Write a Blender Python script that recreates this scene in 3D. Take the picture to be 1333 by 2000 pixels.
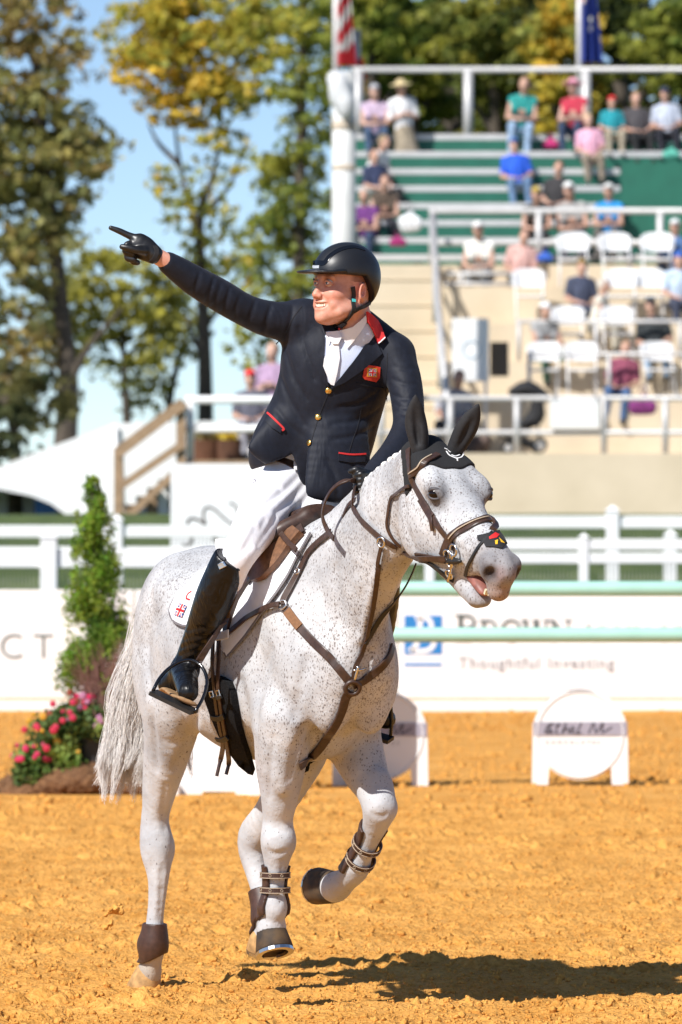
import bpy, bmesh, math, random
import numpy as np
from mathutils import Vector, Matrix
from mathutils.bvhtree import BVHTree
from mathutils.geometry import delaunay_2d_cdt

random.seed(11)
rng = np.random.default_rng(11)
for _o in list(bpy.data.objects):
    bpy.data.objects.remove(_o)
sc = bpy.context.scene
R_ = math.radians

# ------------------------------------------------------------------ camera
# telephoto lens at eye height; the photograph is 1333 x 2000
FPX, CX, HY, CH = 11111.0, 666.5, 1075.0, 1.57
cam_d = bpy.data.cameras.new('camera')
cam_d.sensor_fit = 'VERTICAL'
cam_d.sensor_height = 36.0
cam_d.lens = 36.0 * FPX / 2000.0
cam_d.shift_y = (HY - 1000.0) / 2000.0
cam_d.clip_start, cam_d.clip_end = 1.0, 4000.0
cam_d.dof.use_dof = True
cam_d.dof.focus_distance = 18.9
cam_d.dof.aperture_fstop = 6.3
cam = bpy.data.objects.new('camera', cam_d)
cam.location = (0, 0, CH)
cam.rotation_euler = (R_(90), 0, 0)
sc.collection.objects.link(cam)
sc.camera = cam

# ------------------------------------------------------------------ light
SUN_EL, SUN_AZ = 43.0, 49.0          # azimuth: degrees from -X towards the camera
to_sun = Vector((-math.cos(R_(SUN_AZ)) * math.cos(R_(SUN_EL)), -math.sin(R_(SUN_AZ)) * math.cos(R_(SUN_EL)), math.sin(R_(SUN_EL))))
sun_d = bpy.data.lights.new('sun', 'SUN')
sun_d.energy = 4.6
sun_d.angle = R_(0.6)
sun_d.color = (1.0, 0.965, 0.92)
sun = bpy.data.objects.new('sun', sun_d)
sun.rotation_euler = to_sun.to_track_quat('Z', 'Y').to_euler()
sun.location = (-20, -5, 30)
sc.collection.objects.link(sun)
world = bpy.data.worlds.new('World')
sc.world = world
world.use_nodes = True
_wn = world.node_tree
_bg = _wn.nodes['Background']
_sky = _wn.nodes.new('ShaderNodeTexSky')
_sky.sky_type = 'NISHITA'
_sky.sun_disc = False
_sky.sun_elevation = R_(SUN_EL)
_sky.sun_rotation = math.atan2(to_sun.x, to_sun.y)
_sky.air_density, _sky.dust_density, _sky.ozone_density = 0.62, 0.0, 2.4
_wn.links.new(_sky.outputs[0], _bg.inputs[0])
_bg.inputs[1].default_value = 0.092
sc.view_settings.view_transform = 'Standard'
sc.view_settings.look = 'None'
sc.view_settings.exposure = 0.5
sc.view_settings.gamma = 1.0
sc.view_settings.use_curve_mapping = False
sc.cycles.max_bounces = 6
sc.cycles.transparent_max_bounces = 8

# ------------------------------------------------------------------ helpers
def P(px, py, Y):
    """photo pixel + distance -> world point"""
    return Vector(((px - CX) * Y / FPX, Y, CH - (py - HY) * Y / FPX))

def PN(v):
    """world points (n,3) -> photo pixels"""
    return np.stack([CX + v[:, 0] * FPX / v[:, 1], HY - (v[:, 2] - CH) * FPX / v[:, 1]], 1)

def lin(c):
    return tuple(((x / 255.0) / 12.92 if x <= 10 else ((x / 255.0 + .055) / 1.055) ** 2.4) for x in c)

MATS = {}
def mat(name, col=(.5, .5, .5), rough=.6, var=.12, scale=18.0, bump=0.0, bscale=None, metal=0.0, spec=.5,
        col2=None, sheen=0.0, coat=0.0, attr=None, detail=4.0, stretch=None, trans=0.0, sss=0.0, fold=0.0, fscale=12.0):
    if name in MATS:
        return MATS[name]
    m = bpy.data.materials.new(name)
    m.use_nodes = True
    nt = m.node_tree
    b = nt.nodes['Principled BSDF']
    b.inputs['Roughness'].default_value = rough
    b.inputs['Metallic'].default_value = metal
    b.inputs['Specular IOR Level'].default_value = spec
    if sheen:
        b.inputs['Sheen Weight'].default_value = sheen
    if coat:
        b.inputs['Coat Weight'].default_value = coat
        b.inputs['Coat Roughness'].default_value = .15
    if trans:
        b.inputs['Transmission Weight'].default_value = trans
    if sss:
        b.inputs['Subsurface Weight'].default_value = sss
        b.inputs['Subsurface Radius'].default_value = (.012, .005, .003)
        b.inputs['Subsurface Scale'].default_value = 1.0
    tc = nt.nodes.new('ShaderNodeTexCoord')
    vec = tc.outputs['Object']
    if stretch:
        mp = nt.nodes.new('ShaderNodeMapping')
        mp.inputs['Scale'].default_value = stretch
        nt.links.new(vec, mp.inputs[0])
        vec = mp.outputs[0]
    n = nt.nodes.new('ShaderNodeTexNoise')
    n.inputs['Scale'].default_value = scale
    n.inputs['Detail'].default_value = detail
    nt.links.new(vec, n.inputs['Vector'])
    rp = nt.nodes.new('ShaderNodeValToRGB')
    rp.color_ramp.elements[0].position = .3
    rp.color_ramp.elements[1].position = .7
    c2 = col2 if col2 else tuple(min(1, c * (1 + var)) for c in col)
    c1 = tuple(c * (1 - var) for c in col) if not col2 else col
    rp.color_ramp.elements[0].color = (*c1, 1)
    rp.color_ramp.elements[1].color = (*c2, 1)
    nt.links.new(n.outputs['Fac'], rp.inputs[0])
    out = rp.outputs[0]
    if attr:
        at = nt.nodes.new('ShaderNodeAttribute')
        at.attribute_name = attr
        mx = nt.nodes.new('ShaderNodeMix')
        mx.data_type = 'RGBA'
        mx.blend_type = 'MULTIPLY'
        mx.inputs[0].default_value = 1.0
        nt.links.new(at.outputs['Color'], mx.inputs[6])
        nt.links.new(out, mx.inputs[7])
        out = mx.outputs[2]
    nt.links.new(out, b.inputs['Base Color'])
    if bump:
        n2 = nt.nodes.new('ShaderNodeTexNoise')
        n2.inputs['Scale'].default_value = bscale or scale * 3
        n2.inputs['Detail'].default_value = 5
        nt.links.new(vec, n2.inputs['Vector'])
        bp = nt.nodes.new('ShaderNodeBump')
        bp.inputs['Strength'].default_value = min(1.0, bump * 60)
        bp.inputs['Distance'].default_value = bump
        nt.links.new(n2.outputs['Fac'], bp.inputs['Height'])
        nt.links.new(bp.outputs[0], b.inputs['Normal'])
        if fold:
            n3 = nt.nodes.new('ShaderNodeTexNoise')
            n3.inputs['Scale'].default_value = fscale
            n3.inputs['Detail'].default_value = 2.5
            n3.inputs['Distortion'].default_value = 1.2
            mp3 = nt.nodes.new('ShaderNodeMapping')
            mp3.inputs['Scale'].default_value = (1.0, .8, .42)
            mp3.inputs['Rotation'].default_value = (0, R_(35), 0)
            nt.links.new(tc.outputs['Object'], mp3.inputs[0])
            nt.links.new(mp3.outputs[0], n3.inputs['Vector'])
            b3 = nt.nodes.new('ShaderNodeBump')
            b3.inputs['Strength'].default_value = 1.0
            b3.inputs['Distance'].default_value = fold
            nt.links.new(n3.outputs['Fac'], b3.inputs['Height'])
            nt.links.new(bp.outputs[0], b3.inputs['Normal'])
            nt.links.new(b3.outputs[0], b.inputs['Normal'])
    MATS[name] = m
    return m

def tag(o, label=None, cat=None, group=None, kind=None):
    if label: o['label'] = label
    if cat: o['category'] = cat
    if group: o['group'] = group
    if kind: o['kind'] = kind
    return o

def thing(name, loc, label, cat, group=None, rz=0.0):
    o = bpy.data.objects.new(name, None)
    o.empty_display_size = .2
    o.location = loc
    o.rotation_euler = (0, 0, rz)
    sc.collection.objects.link(o)
    return tag(o, label, cat, group)

def wmat(o):
    m = Matrix.LocRotScale(o.location, o.rotation_euler, o.scale)
    return m if o.parent is None else wmat(o.parent) @ o.matrix_parent_inverse @ m

def set_parent(o, p):
    o.parent = p
    o.matrix_parent_inverse = wmat(p).inverted()
    return o

def mesh_obj(name, verts, faces, material, parent=None, smooth=False, attrs=None, center=True):
    v = np.asarray(verts, dtype=np.float64).reshape(-1, 3)
    c = np.zeros(3)
    if center and len(v):
        c = (v.min(0) + v.max(0)) / 2
    me = bpy.data.meshes.new(name)
    if isinstance(faces, np.ndarray):
        nf, k = faces.shape
        me.vertices.add(len(v)); me.vertices.foreach_set('co', (v - c).astype(np.float32).ravel())
        me.loops.add(nf * k); me.loops.foreach_set('vertex_index', faces.astype(np.int32).ravel())
        me.polygons.add(nf); me.polygons.foreach_set('loop_start', np.arange(0, nf * k, k, dtype=np.int32))
        me.update(calc_edges=True)
    else:
        me.from_pydata([tuple(x) for x in (v - c)], [], faces)
        me.update()
    if smooth:
        me.polygons.foreach_set('use_smooth', np.ones(len(me.polygons), dtype=bool))
    for m in (material if isinstance(material, (list, tuple)) else [material]):
        me.materials.append(m)
    if attrs:
        for k_, a_ in attrs.items():
            if a_.ndim == 2:
                at = me.attributes.new(k_, 'FLOAT_COLOR', 'POINT')
                at.data.foreach_set('color', np.concatenate([a_, np.ones((len(a_), 1))], 1).astype(np.float32).ravel())
            else:
                at = me.attributes.new(k_, 'FLOAT', 'POINT')
                at.data.foreach_set('value', a_.astype(np.float32))
    o = bpy.data.objects.new(name, me)
    o.location = c
    sc.collection.objects.link(o)
    if parent is not None:
        set_parent(o, parent)
    return o

def copy_tree(o, loc=None, rz=None, parent=None):
    c = o.copy()
    sc.collection.objects.link(c)
    if parent is not None:
        c.parent = parent
    if loc is not None:
        c.location = loc
    if rz is not None:
        c.rotation_euler = (0, 0, rz)
    for ch in o.children:
        copy_tree(ch, parent=c)
    return c

def catmull(pts, n):
    pts = np.asarray(pts, float)
    if len(pts) < 3:
        t = np.linspace(0, 1, n)[:, None]
        return pts[0] * (1 - t) + pts[-1] * t
    p = np.vstack([2 * pts[0] - pts[1], pts, 2 * pts[-1] - pts[-2]])
    out = []
    for u in np.linspace(0, len(pts) - 1, n):
        i = min(int(u), len(pts) - 2); t = u - i
        a, b, c, d = p[i], p[i + 1], p[i + 2], p[i + 3]
        out.append(.5 * (2 * b + (c - a) * t + (2 * a - 5 * b + 4 * c - d) * t * t + (3 * b - a - 3 * c + d) * t ** 3))
    return np.array(out)

class MB:
    """collects simple shapes, links them as ONE mesh"""
    def __init__(s):
        s.v, s.f = [], []
    def add(s, v, f):
        n = len(s.v)
        s.v += [tuple(x) for x in v]
        s.f += [tuple(i + n for i in q) for q in f]
        return s
    def box(s, c, size, rot=None, bev=0.0):
        hx, hy, hz = size[0] / 2, size[1] / 2, size[2] / 2
        if bev:
            b = min(bev, hx * .9, hy * .9, hz * .9)
            vs, fs = [], []
            bm = bmesh.new()
            bmesh.ops.create_cube(bm, size=1)
            for v in bm.verts:
                v.co = Vector((v.co.x * 2 * hx, v.co.y * 2 * hy, v.co.z * 2 * hz))
            bmesh.ops.bevel(bm, geom=bm.edges[:], offset=b, segments=1, affect='EDGES')
            bm.verts.index_update()
            vs = [v.co.copy() for v in bm.verts]
            fs = [[v.index for v in f.verts] for f in bm.faces]
            bm.free()
        else:
            vs = [Vector((x, y, z)) for x in (-hx, hx) for y in (-hy, hy) for z in (-hz, hz)]
            fs = [(0, 1, 3, 2), (4, 6, 7, 5), (0, 4, 5, 1), (2, 3, 7, 6), (0, 2, 6, 4), (1, 5, 7, 3)]
        c = Vector(c)
        return s.add([c + (rot @ v if rot else v) for v in vs], fs)
    def bar(s, p, q, w, h, up=(0, 0, 1)):
        p, q = Vector(p), Vector(q)
        t = (q - p).normalized()
        up = Vector(up)
        if abs(t.dot(up)) > .98:
            up = Vector((0, 1, 0))
        x = t.cross(up).normalized(); z = x.cross(t)
        vs = [c + x * sx * w / 2 + z * sz * h / 2 for c in (p, q) for sx in (-1, 1) for sz in (-1, 1)]
        return s.add(vs, [(0, 1, 3, 2), (4, 6, 7, 5), (0, 4, 5, 1), (2, 3, 7, 6), (0, 2, 6, 4), (1, 5, 7, 3)])
    def tube(s, pts, r, n=8, cap=True):
        pts = [Vector(p) for p in pts]
        rs = r if hasattr(r, '__len__') else [r] * len(pts)
        up = Vector((0, 0, 1)); vs, fs = [], []
        x = None
        for i, p in enumerate(pts):
            t = (pts[min(i + 1, len(pts) - 1)] - pts[max(i - 1, 0)])
            t = t.normalized() if t.length > 1e-9 else Vector((0, 0, 1))
            if x is None:
                x = t.cross(up if abs(t.z) < .95 else Vector((0, 1, 0))).normalized()
            else:
                x = (x - t * x.dot(t)).normalized()
            y = t.cross(x)
            for k in range(n):
                a = 2 * math.pi * k / n
                vs.append(p + (x * math.cos(a) + y * math.sin(a)) * rs[i])
        m = len(pts)
        for i in range(m - 1):
            for k in range(n):
                k2 = (k + 1) % n
                fs.append((i * n + k, i * n + k2, (i + 1) * n + k2, (i + 1) * n + k))
        if cap:
            fs.append(tuple(range(n - 1, -1, -1)))
            fs.append(tuple((m - 1) * n + k for k in range(n)))
        return s.add(vs, fs)
    def lathe(s, prof, c=(0, 0, 0), n=20, sx=1.0, sy=1.0, rot=None):
        """prof: (radius, z) from bottom to top"""
        c = Vector(c); vs, fs = [], []
        for r, z in prof:
            for k in range(n):
                a = 2 * math.pi * k / n
                v = Vector((r * math.cos(a) * sx, r * math.sin(a) * sy, z))
                vs.append(c + (rot @ v if rot else v))
        for i in range(len(prof) - 1):
            for k in range(n):
                k2 = (k + 1) % n
                fs.append((i * n + k, i * n + k2, (i + 1) * n + k2, (i + 1) * n + k))
        fs.append(tuple(range(n - 1, -1, -1)))
        fs.append(tuple((len(prof) - 1) * n + k for k in range(n)))
        return s.add(vs, fs)
    def prism(s, poly, d):
        """poly: world points of one face, d: extrusion vector"""
        d = Vector(d); n = len(poly)
        poly = [Vector(p) for p in poly]
        vs = poly + [p + d for p in poly]
        fs = [tuple(range(n)), tuple(range(2 * n - 1, n - 1, -1))]
        fs += [(i, i + n, (i + 1) % n + n, (i + 1) % n) for i in range(n)]
        return s.add(vs, fs)
    def build(s, name, material, parent=None, smooth=False, fix=False):
        o = mesh_obj(name, s.v, s.f, material, parent, smooth)
        if fix or True:
            bm = bmesh.new(); bm.from_mesh(o.data)
            bmesh.ops.recalc_face_normals(bm, faces=bm.faces)
            bm.to_mesh(o.data); bm.free()
        return o

# ------------------------------------------------------------------ implicit bodies (smooth-blended volumes meshed as one surface)
def _n(v):
    v = np.asarray(v, float)
    return v / (np.linalg.norm(v) + 1e-12)

class SDF:
    def __init__(s):
        s.pr = []
    def _add(s, f, lo, hi, k, op):
        s.pr.append((f, np.asarray(lo, float), np.asarray(hi, float), k, op))
        return s
    def cone(s, a, b, ra, rb, k=.02, op='u'):
        a, b = np.array(a, float), np.array(b, float)
        ab = b - a; L2 = max(ab @ ab, 1e-9)
        def f(p):
            q = p - a
            t = np.clip(q @ ab / L2, 0, 1)
            return np.linalg.norm(q - t[:, None] * ab, axis=1) - (ra + (rb - ra) * t)
        r = max(ra, rb)
        return s._add(f, np.minimum(a, b) - r, np.maximum(a, b) + r, k, op)
    def chain(s, pts, rs, k=.02, op='u', n=None):
        n = n or (len(pts) - 1) * 4 + 1
        q = catmull(np.array([[*p, r] for p, r in zip(pts, rs)]), n)
        def f(p):
            d = None
            for i in range(n - 1):
                a, b = q[i, :3], q[i + 1, :3]
                ab = b - a; e = p - a
                t = np.clip(e @ ab / max(ab @ ab, 1e-9), 0, 1)
                x = np.linalg.norm(e - t[:, None] * ab, axis=1) - (q[i, 3] + (q[i + 1, 3] - q[i, 3]) * t)
                d = x if d is None else np.minimum(d, x)
            return d
        r = q[:, 3].max()
        return s._add(f, q[:, :3].min(0) - r, q[:, :3].max(0) + r, k, op)
    def ell(s, c, rad, ax=None, k=.03, op='u'):
        c = np.array(c, float); rad = np.array(rad, float)
        A = np.eye(3) if ax is None else np.array([_n(x) for x in ax])
        def f(p):
            q = (p - c) @ A.T
            k0 = np.linalg.norm(q / rad, axis=1)
            k1 = np.linalg.norm(q / rad ** 2, axis=1) + 1e-9
            return np.where(k0 < .05, -rad.min(), k0 * (k0 - 1) / k1)
        e = (np.abs(A.T) * rad).sum(1)
        return s._add(f, c - e, c + e, k, op)
    def loft(s, pts, ws, hs, side, k=.03, op='u', n=None):
        n = n or (len(pts) - 1) * 4 + 1
        q = catmull(np.array([[*p, w, h] for p, w, h in zip(pts, ws, hs)]), n)
        side = np.array(side, float)
        sides = side if side.ndim == 2 else None
        def f(p):
            d = None
            for i in range(n - 1):
                a, b = q[i, :3], q[i + 1, :3]
                L = np.linalg.norm(b - a); T = (b - a) / max(L, 1e-9)
                sd = side if sides is None else sides[0] * (1 - i / n) + sides[1] * i / n
                sv = _n(sd - T * (sd @ T)); up = np.cross(T, sv)
                e = p - a
                t = np.clip(e @ T / max(L, 1e-9), 0, 1)
                x = e @ T - t * L
                w = q[i, 3] + (q[i + 1, 3] - q[i, 3]) * t
                h = q[i, 4] + (q[i + 1, 4] - q[i, 4]) * t
                m = np.minimum(w, h)
                u1, u2 = e @ sv, e @ up
                k0 = np.sqrt((u1 / w) ** 2 + (u2 / h) ** 2 + (x / m) ** 2)
                k1 = np.sqrt((u1 / w ** 2) ** 2 + (u2 / h ** 2) ** 2 + (x / m ** 2) ** 2) + 1e-9
                dd = np.where(k0 < .05, -m, k0 * (k0 - 1) / k1)
                if d is None:
                    d = dd
                else:
                    g_ = np.clip(.5 + .5 * (d - dd) / .010, 0, 1)
                    d = d * (1 - g_) + dd * g_ - .010 * g_ * (1 - g_) * .5
            return d
        r = max(q[:, 3].max(), q[:, 4].max())
        return s._add(f, q[:, :3].min(0) - r, q[:, :3].max(0) + r, k, op)
    def half(s, c, nrm, k=.01):
        """cut away everything on the side the normal points to"""
        c = np.array(c, float); nrm = _n(nrm)
        return s._add(lambda p: (p - c) @ nrm, [-1e9] * 3, [1e9] * 3, k, 'i')
    def val(s, p, margin=.07):
        d = np.full(len(p), .5)
        for f, lo, hi, k, op in s.pr:
            if op == 'i':
                x = f(p); h = np.clip(.5 - .5 * (d - x) / k, 0, 1)
                d = x * h + d * (1 - h) + k * h * (1 - h) if k else np.maximum(d, x)
                continue
            m = np.all((p > lo - margin - k) & (p < hi + margin + k), axis=1)
            ix = np.nonzero(m)[0]
            if not len(ix):
                continue
            x = f(p[ix]); y = d[ix]
            if op == 'u':
                h = np.clip(.5 + .5 * (y - x) / k, 0, 1)
                d[ix] = y * (1 - h) + x * h - k * h * (1 - h)
            else:
                x = -x
                h = np.clip(.5 - .5 * (y - x) / k, 0, 1)
                d[ix] = y * (1 - h) + x * h + k * h * (1 - h)
        return d
    def mesh(s, h=.01, iso=0.0, relax=2, lo=None, hi=None):
        if lo is None:
            us = [p for p in s.pr if p[4] == 'u']
            lo = np.min([p[1] for p in us], 0) - .05; hi = np.max([p[2] for p in us], 0) + .05
        lo, hi = np.asarray(lo, float), np.asarray(hi, float)
        B = 4
        nc = np.ceil((hi - lo) / (h * B)).astype(int) + 1
        g = np.stack(np.meshgrid(*[np.arange(n) for n in nc], indexing='ij'), -1).reshape(-1, 3)
        dc = s.val(lo + (g + .5) * h * B, margin=max(.07, h * B * 2)) - iso
        act = g[np.abs(dc) < h * B * 1.6]
        nf = nc * B + 1
        D = np.full(int(np.prod(nf)), 1.0, dtype=np.float32)
        st = np.array([nf[1] * nf[2], nf[2], 1])
        sub = np.stack(np.meshgrid(*[np.arange(B + 1)] * 3, indexing='ij'), -1).reshape(-1, 3)
        need = np.zeros(len(D), dtype=bool)
        base = (act * B) @ st
        for o_ in sub @ st:
            need[base + o_] = True
        ids = np.nonzero(need)[0]
        ijk = np.stack([ids // st[0], (ids // st[1]) % nf[1], ids % nf[2]], 1)
        for i in range(0, len(ids), 400000):
            D[ids[i:i + 400000]] = s.val(lo + ijk[i:i + 400000] * h) - iso
        cs = np.stack(np.meshgrid(*[np.arange(B)] * 3, indexing='ij'), -1).reshape(-1, 3)
        cells = (base[:, None] + (cs @ st)[None]).ravel()
        cor = np.array([[i, j, k] for i in (0, 1) for j in (0, 1) for k in (0, 1)])
        V = np.stack([D[cells + o_] for o_ in cor @ st], 1)
        neg = (V < 0).sum(1)
        keep = (neg > 0) & (neg < 8)
        cells, V = cells[keep], V[keep]
        o_ = np.argsort(cells); cells, V = cells[o_], V[o_]
        ci = np.stack([cells // st[0], (cells // st[1]) % nf[1], cells % nf[2]], 1)
        acc = np.zeros((len(cells), 3)); cnt = np.zeros(len(cells))
        for a in range(8):
            for b in range(a + 1, 8):
                if np.abs(cor[a] - cor[b]).sum() != 1:
                    continue
                va, vb = V[:, a], V[:, b]
                m = (va < 0) != (vb < 0)
                t = va[m] / (va[m] - vb[m])
                acc[m] += cor[a] + t[:, None] * (cor[b] - cor[a]); cnt[m] += 1
        vert = lo + (ci + acc / cnt[:, None]) * h
        faces = []
        for ax in range(3):
            u, w = (ax + 1) % 3, (ax + 2) % 3
            a0 = V[:, 0]; a1 = V[:, 4 >> ax]
            m = ((a0 < 0) != (a1 < 0))
            c0 = cells[m]; flip = (a0[m] < 0)
            quad = np.stack([c0, c0 - st[u], c0 - st[u] - st[w], c0 - st[w]], 1)
            ix = np.searchsorted(cells, quad).clip(0, len(cells) - 1)
            ok = np.all(cells[ix] == quad, axis=1)
            ix, flip = ix[ok], flip[ok]
            ix[~flip] = ix[~flip][:, ::-1]
            faces.append(ix)
        F = np.concatenate(faces)
        for _ in range(relax):
            sm = np.zeros_like(vert); c = np.zeros(len(vert))
            for e in range(4):
                i, j = F[:, e], F[:, (e + 1) % 4]
                np.add.at(sm, i, vert[j]); np.add.at(c, i, 1)
                np.add.at(sm, j, vert[i]); np.add.at(c, j, 1)
            vert = .5 * vert + .5 * sm / np.maximum(c, 1)[:, None]
        return vert, F

def bvh_of(v, f):
    return BVHTree.FromPolygons([Vector(x) for x in v], [tuple(int(i) for i in q) for q in f])

def cast(bvh, px, py, miss=None):
    o = Vector((0, 0, CH)); d = (P(px, py, 1.0) - o).normalized()
    h = bvh.ray_cast(o, d)
    if h[0] is None:
        return None
    n = h[1]
    if n.dot(d) > 0: n = -n
    return h[0], n

class FN(SDF):
    """volume given by a function of points"""
    def __init__(s, fn):
        s.fn = fn; s.pr = []
    def val(s, p, margin=0):
        return s.fn(p)

def smooth_rows(a, n=2):
    a = np.array(a, float)
    for _ in range(n):
        b = a.copy(); b[1:-1] = .25 * a[:-2] + .5 * a[1:-1] + .25 * a[2:]
        a = b
    return a

def surf_path(bvh, pix, n=None, lift=.004, sm=2):
    """photo pixels -> smooth path lying on a surface; (px,py) or a world point for stretches off the surface"""
    n = n or max(8, len(pix) * 7)
    if len(pix[0]) == 2:
        q = catmull(pix, n); pos, nor = [], []
        for x, y in q:
            h = cast(bvh, x, y)
            pos.append(None if h is None else np.array(h[0])); nor.append(None if h is None else np.array(h[1]))
        good = [i for i in range(n) if pos[i] is not None]
        for i in range(n):
            if pos[i] is None:
                j = min(good, key=lambda g: abs(g - i))
                pos[i] = np.array(P(q[i][0], q[i][1], pos[j][1])); nor[i] = nor[j]
        pos, nor = np.array(pos), np.array(nor)
    else:
        q = catmull(pix, n); pos, nor = [], []
        for x in q:
            h = bvh.find_nearest(Vector(x))
            d = Vector(x) - h[0]
            nor.append(np.array(h[1] if h[1].dot(d) >= 0 or d.length < 1e-6 else -h[1])); pos.append(np.array(x))
        pos, nor = np.array(pos), np.array(nor)
    nor = smooth_rows(nor, 4); nor /= np.linalg.norm(nor, axis=1)[:, None] + 1e-9
    pos = smooth_rows(pos, sm) + nor * lift
    return pos, nor

def ribbon(mb, pos, nor, w, th):
    n = len(pos); vs, fs = [], []
    ws = w if hasattr(w, '__len__') else [w] * n
    for i in range(n):
        t = _n(pos[min(i + 1, n - 1)] - pos[max(i - 1, 0)])
        s_ = _n(np.cross(t, nor[i])); u = np.cross(s_, t)
        for a_, b_ in ((-1, -.5), (-1, .35), (-.8, .5), (.8, .5), (1, .35), (1, -.5)):
            vs.append(pos[i] + s_ * a_ * ws[i] / 2 + u * b_ * th)
    for i in range(n - 1):
        for k in range(6):
            fs.append((i * 6 + k, i * 6 + (k + 1) % 6, (i + 1) * 6 + (k + 1) % 6, (i + 1) * 6 + k))
    fs.append(tuple(range(5, -1, -1))); fs.append(tuple((n - 1) * 6 + k for k in range(6)))
    return mb.add(vs, fs)

def strap(name, bvh, pix, w, th, material, parent, lift=.004, n=None, sm=2):
    pos, nor = surf_path(bvh, pix, n, lift, sm)
    mb = MB(); ribbon(mb, pos, nor, w, th)
    return mb.build(name, material, parent, smooth=False)

def patch_geo(poly, bvh, off, th, step=7.0, sm=3, mirror=None, curve=0):
    """outline in photo pixels laid on a surface as a sheet with thickness"""
    if curve:
        pl = np.vstack([poly, poly[:1]]); poly = catmull(pl, len(poly) * curve)[:-1]
    poly = [tuple(p) for p in poly]
    dense = []
    for i in range(len(poly)):
        a, b = np.array(poly[i]), np.array(poly[(i + 1) % len(poly)])
        m = max(1, int(np.linalg.norm(b - a) / step))
        dense += [tuple(a + (b - a) * j / m) for j in range(m)]
    nb = len(dense)
    arr = np.array(dense); lo, hi = arr.min(0), arr.max(0)
    def inside(x, y):
        c = False; j = nb - 1
        for i in range(nb):
            if (arr[i, 1] > y) != (arr[j, 1] > y) and x < (arr[j, 0] - arr[i, 0]) * (y - arr[i, 1]) / (arr[j, 1] - arr[i, 1]) + arr[i, 0]:
                c = not c
            j = i
        return c
    ins = [(x, y) for x in np.arange(lo[0], hi[0], step) for y in np.arange(lo[1], hi[1], step)
           if inside(x, y) and np.min(np.hypot(arr[:, 0] - x, arr[:, 1] - y)) > step * .5]
    r = delaunay_2d_cdt([Vector(p) for p in dense + ins], [(i, (i + 1) % nb) for i in range(nb)], [], 1, 1e-4)
    V2, F2 = r[0], r[2]
    pos, nor, bad = [], [], []
    for i, v in enumerate(V2):
        h = cast(bvh, v[0], v[1])
        if h is None:
            bad.append(i); pos.append(None); nor.append(None)
        else:
            pos.append(np.array(h[0])); nor.append(np.array(h[1]))
    good = [i for i in range(len(V2)) if pos[i] is not None]
    for i in bad:
        j = min(good, key=lambda g: (V2[g] - V2[i]).length)
        pos[i] = np.array(P(V2[i][0], V2[i][1], pos[j][1])); nor[i] = nor[j]
    pos, nor = np.array(pos), np.array(nor)
    E = set()
    for f in F2:
        for k in range(len(f)):
            E.add((min(f[k], f[(k + 1) % len(f)]), max(f[k], f[(k + 1) % len(f)])))
    E = np.array(list(E))
    for _ in range(sm):
        s1 = nor.copy()
        np.add.at(s1, E[:, 0], nor[E[:, 1]]); np.add.at(s1, E[:, 1], nor[E[:, 0]])
        nor = s1 / (np.linalg.norm(s1, axis=1)[:, None] + 1e-9)
    top = pos + nor * (off + th); bot = pos + nor * off
    n = len(pos)
    vs = list(top) + list(bot)
    fs = [tuple(f) for f in F2] + [tuple(i + n for i in reversed(f)) for f in F2]
    cnt = {}
    for f in F2:
        for k in range(len(f)):
            e = (f[k], f[(k + 1) % len(f)]); cnt[e] = 1
    for (i, j) in cnt:
        if (j, i) not in cnt:
            fs.append((j, i, i + n, j + n))
    if mirror is not None:
        m = len(vs)
        vs = vs + [mirror(v) for v in vs]
        fs = fs + [tuple(i + m for i in reversed(f)) for f in fs]
    return vs, fs

def patch(name, poly, bvh, off, th, material, parent, step=7.0, sm=3, mirror=None, curve=0, smooth=True):
    if mirror is not None:
        v0, f0 = patch_geo(poly, bvh, off, th, step, sm, None, curve)
        o2 = MB().add([mirror(v) for v in v0], f0).build(name, material, parent, smooth=smooth)
        o2.data.set_sharp_from_angle(angle=R_(50))
    vs, fs = patch_geo(poly, bvh, off, th, step, sm, None, curve)
    o = MB().add(vs, fs).build(name, material, parent, smooth=smooth)
    if smooth:
        o.data.set_sharp_from_angle(angle=R_(50))
    return o

def ring(c, nrm, rad, tube_r, n=18, m=6, sx=1.0):
    """torus geometry"""
    nrm = Vector(nrm).normalized(); x = nrm.orthogonal().normalized(); y = nrm.cross(x)
    vs, fs = [], []
    for i in range(n):
        a = 2 * math.pi * i / n
        d = x * math.cos(a) * sx + y * math.sin(a)
        for k in range(m):
            b = 2 * math.pi * k / m
            vs.append(Vector(c) + d * (rad + tube_r * math.cos(b)) + nrm * tube_r * math.sin(b))
    for i in range(n):
        for k in range(m):
            fs.append((i * m + k, ((i + 1) % n) * m + k, ((i + 1) % n) * m + (k + 1) % m, i * m + (k + 1) % m))
    return vs, fs

def ball(c, rad, n=10, m=7, ax=None):
    c = np.array(c, float); rad = np.array(rad if hasattr(rad, '__len__') else [rad] * 3, float)
    A = np.eye(3) if ax is None else np.array([_n(x) for x in ax])
    vs, fs = [], []
    for i in range(m + 1):
        th = math.pi * i / m
        for k in range(n):
            ph = 2 * math.pi * k / n
            vs.append(c + (np.array([math.sin(th) * math.cos(ph), math.sin(th) * math.sin(ph), math.cos(th)]) * rad) @ A)
    for i in range(m):
        for k in range(n):
            fs.append((i * n + k, (i + 1) * n + k, (i + 1) * n + (k + 1) % n, i * n + (k + 1) % n))
    return vs, fs

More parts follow.
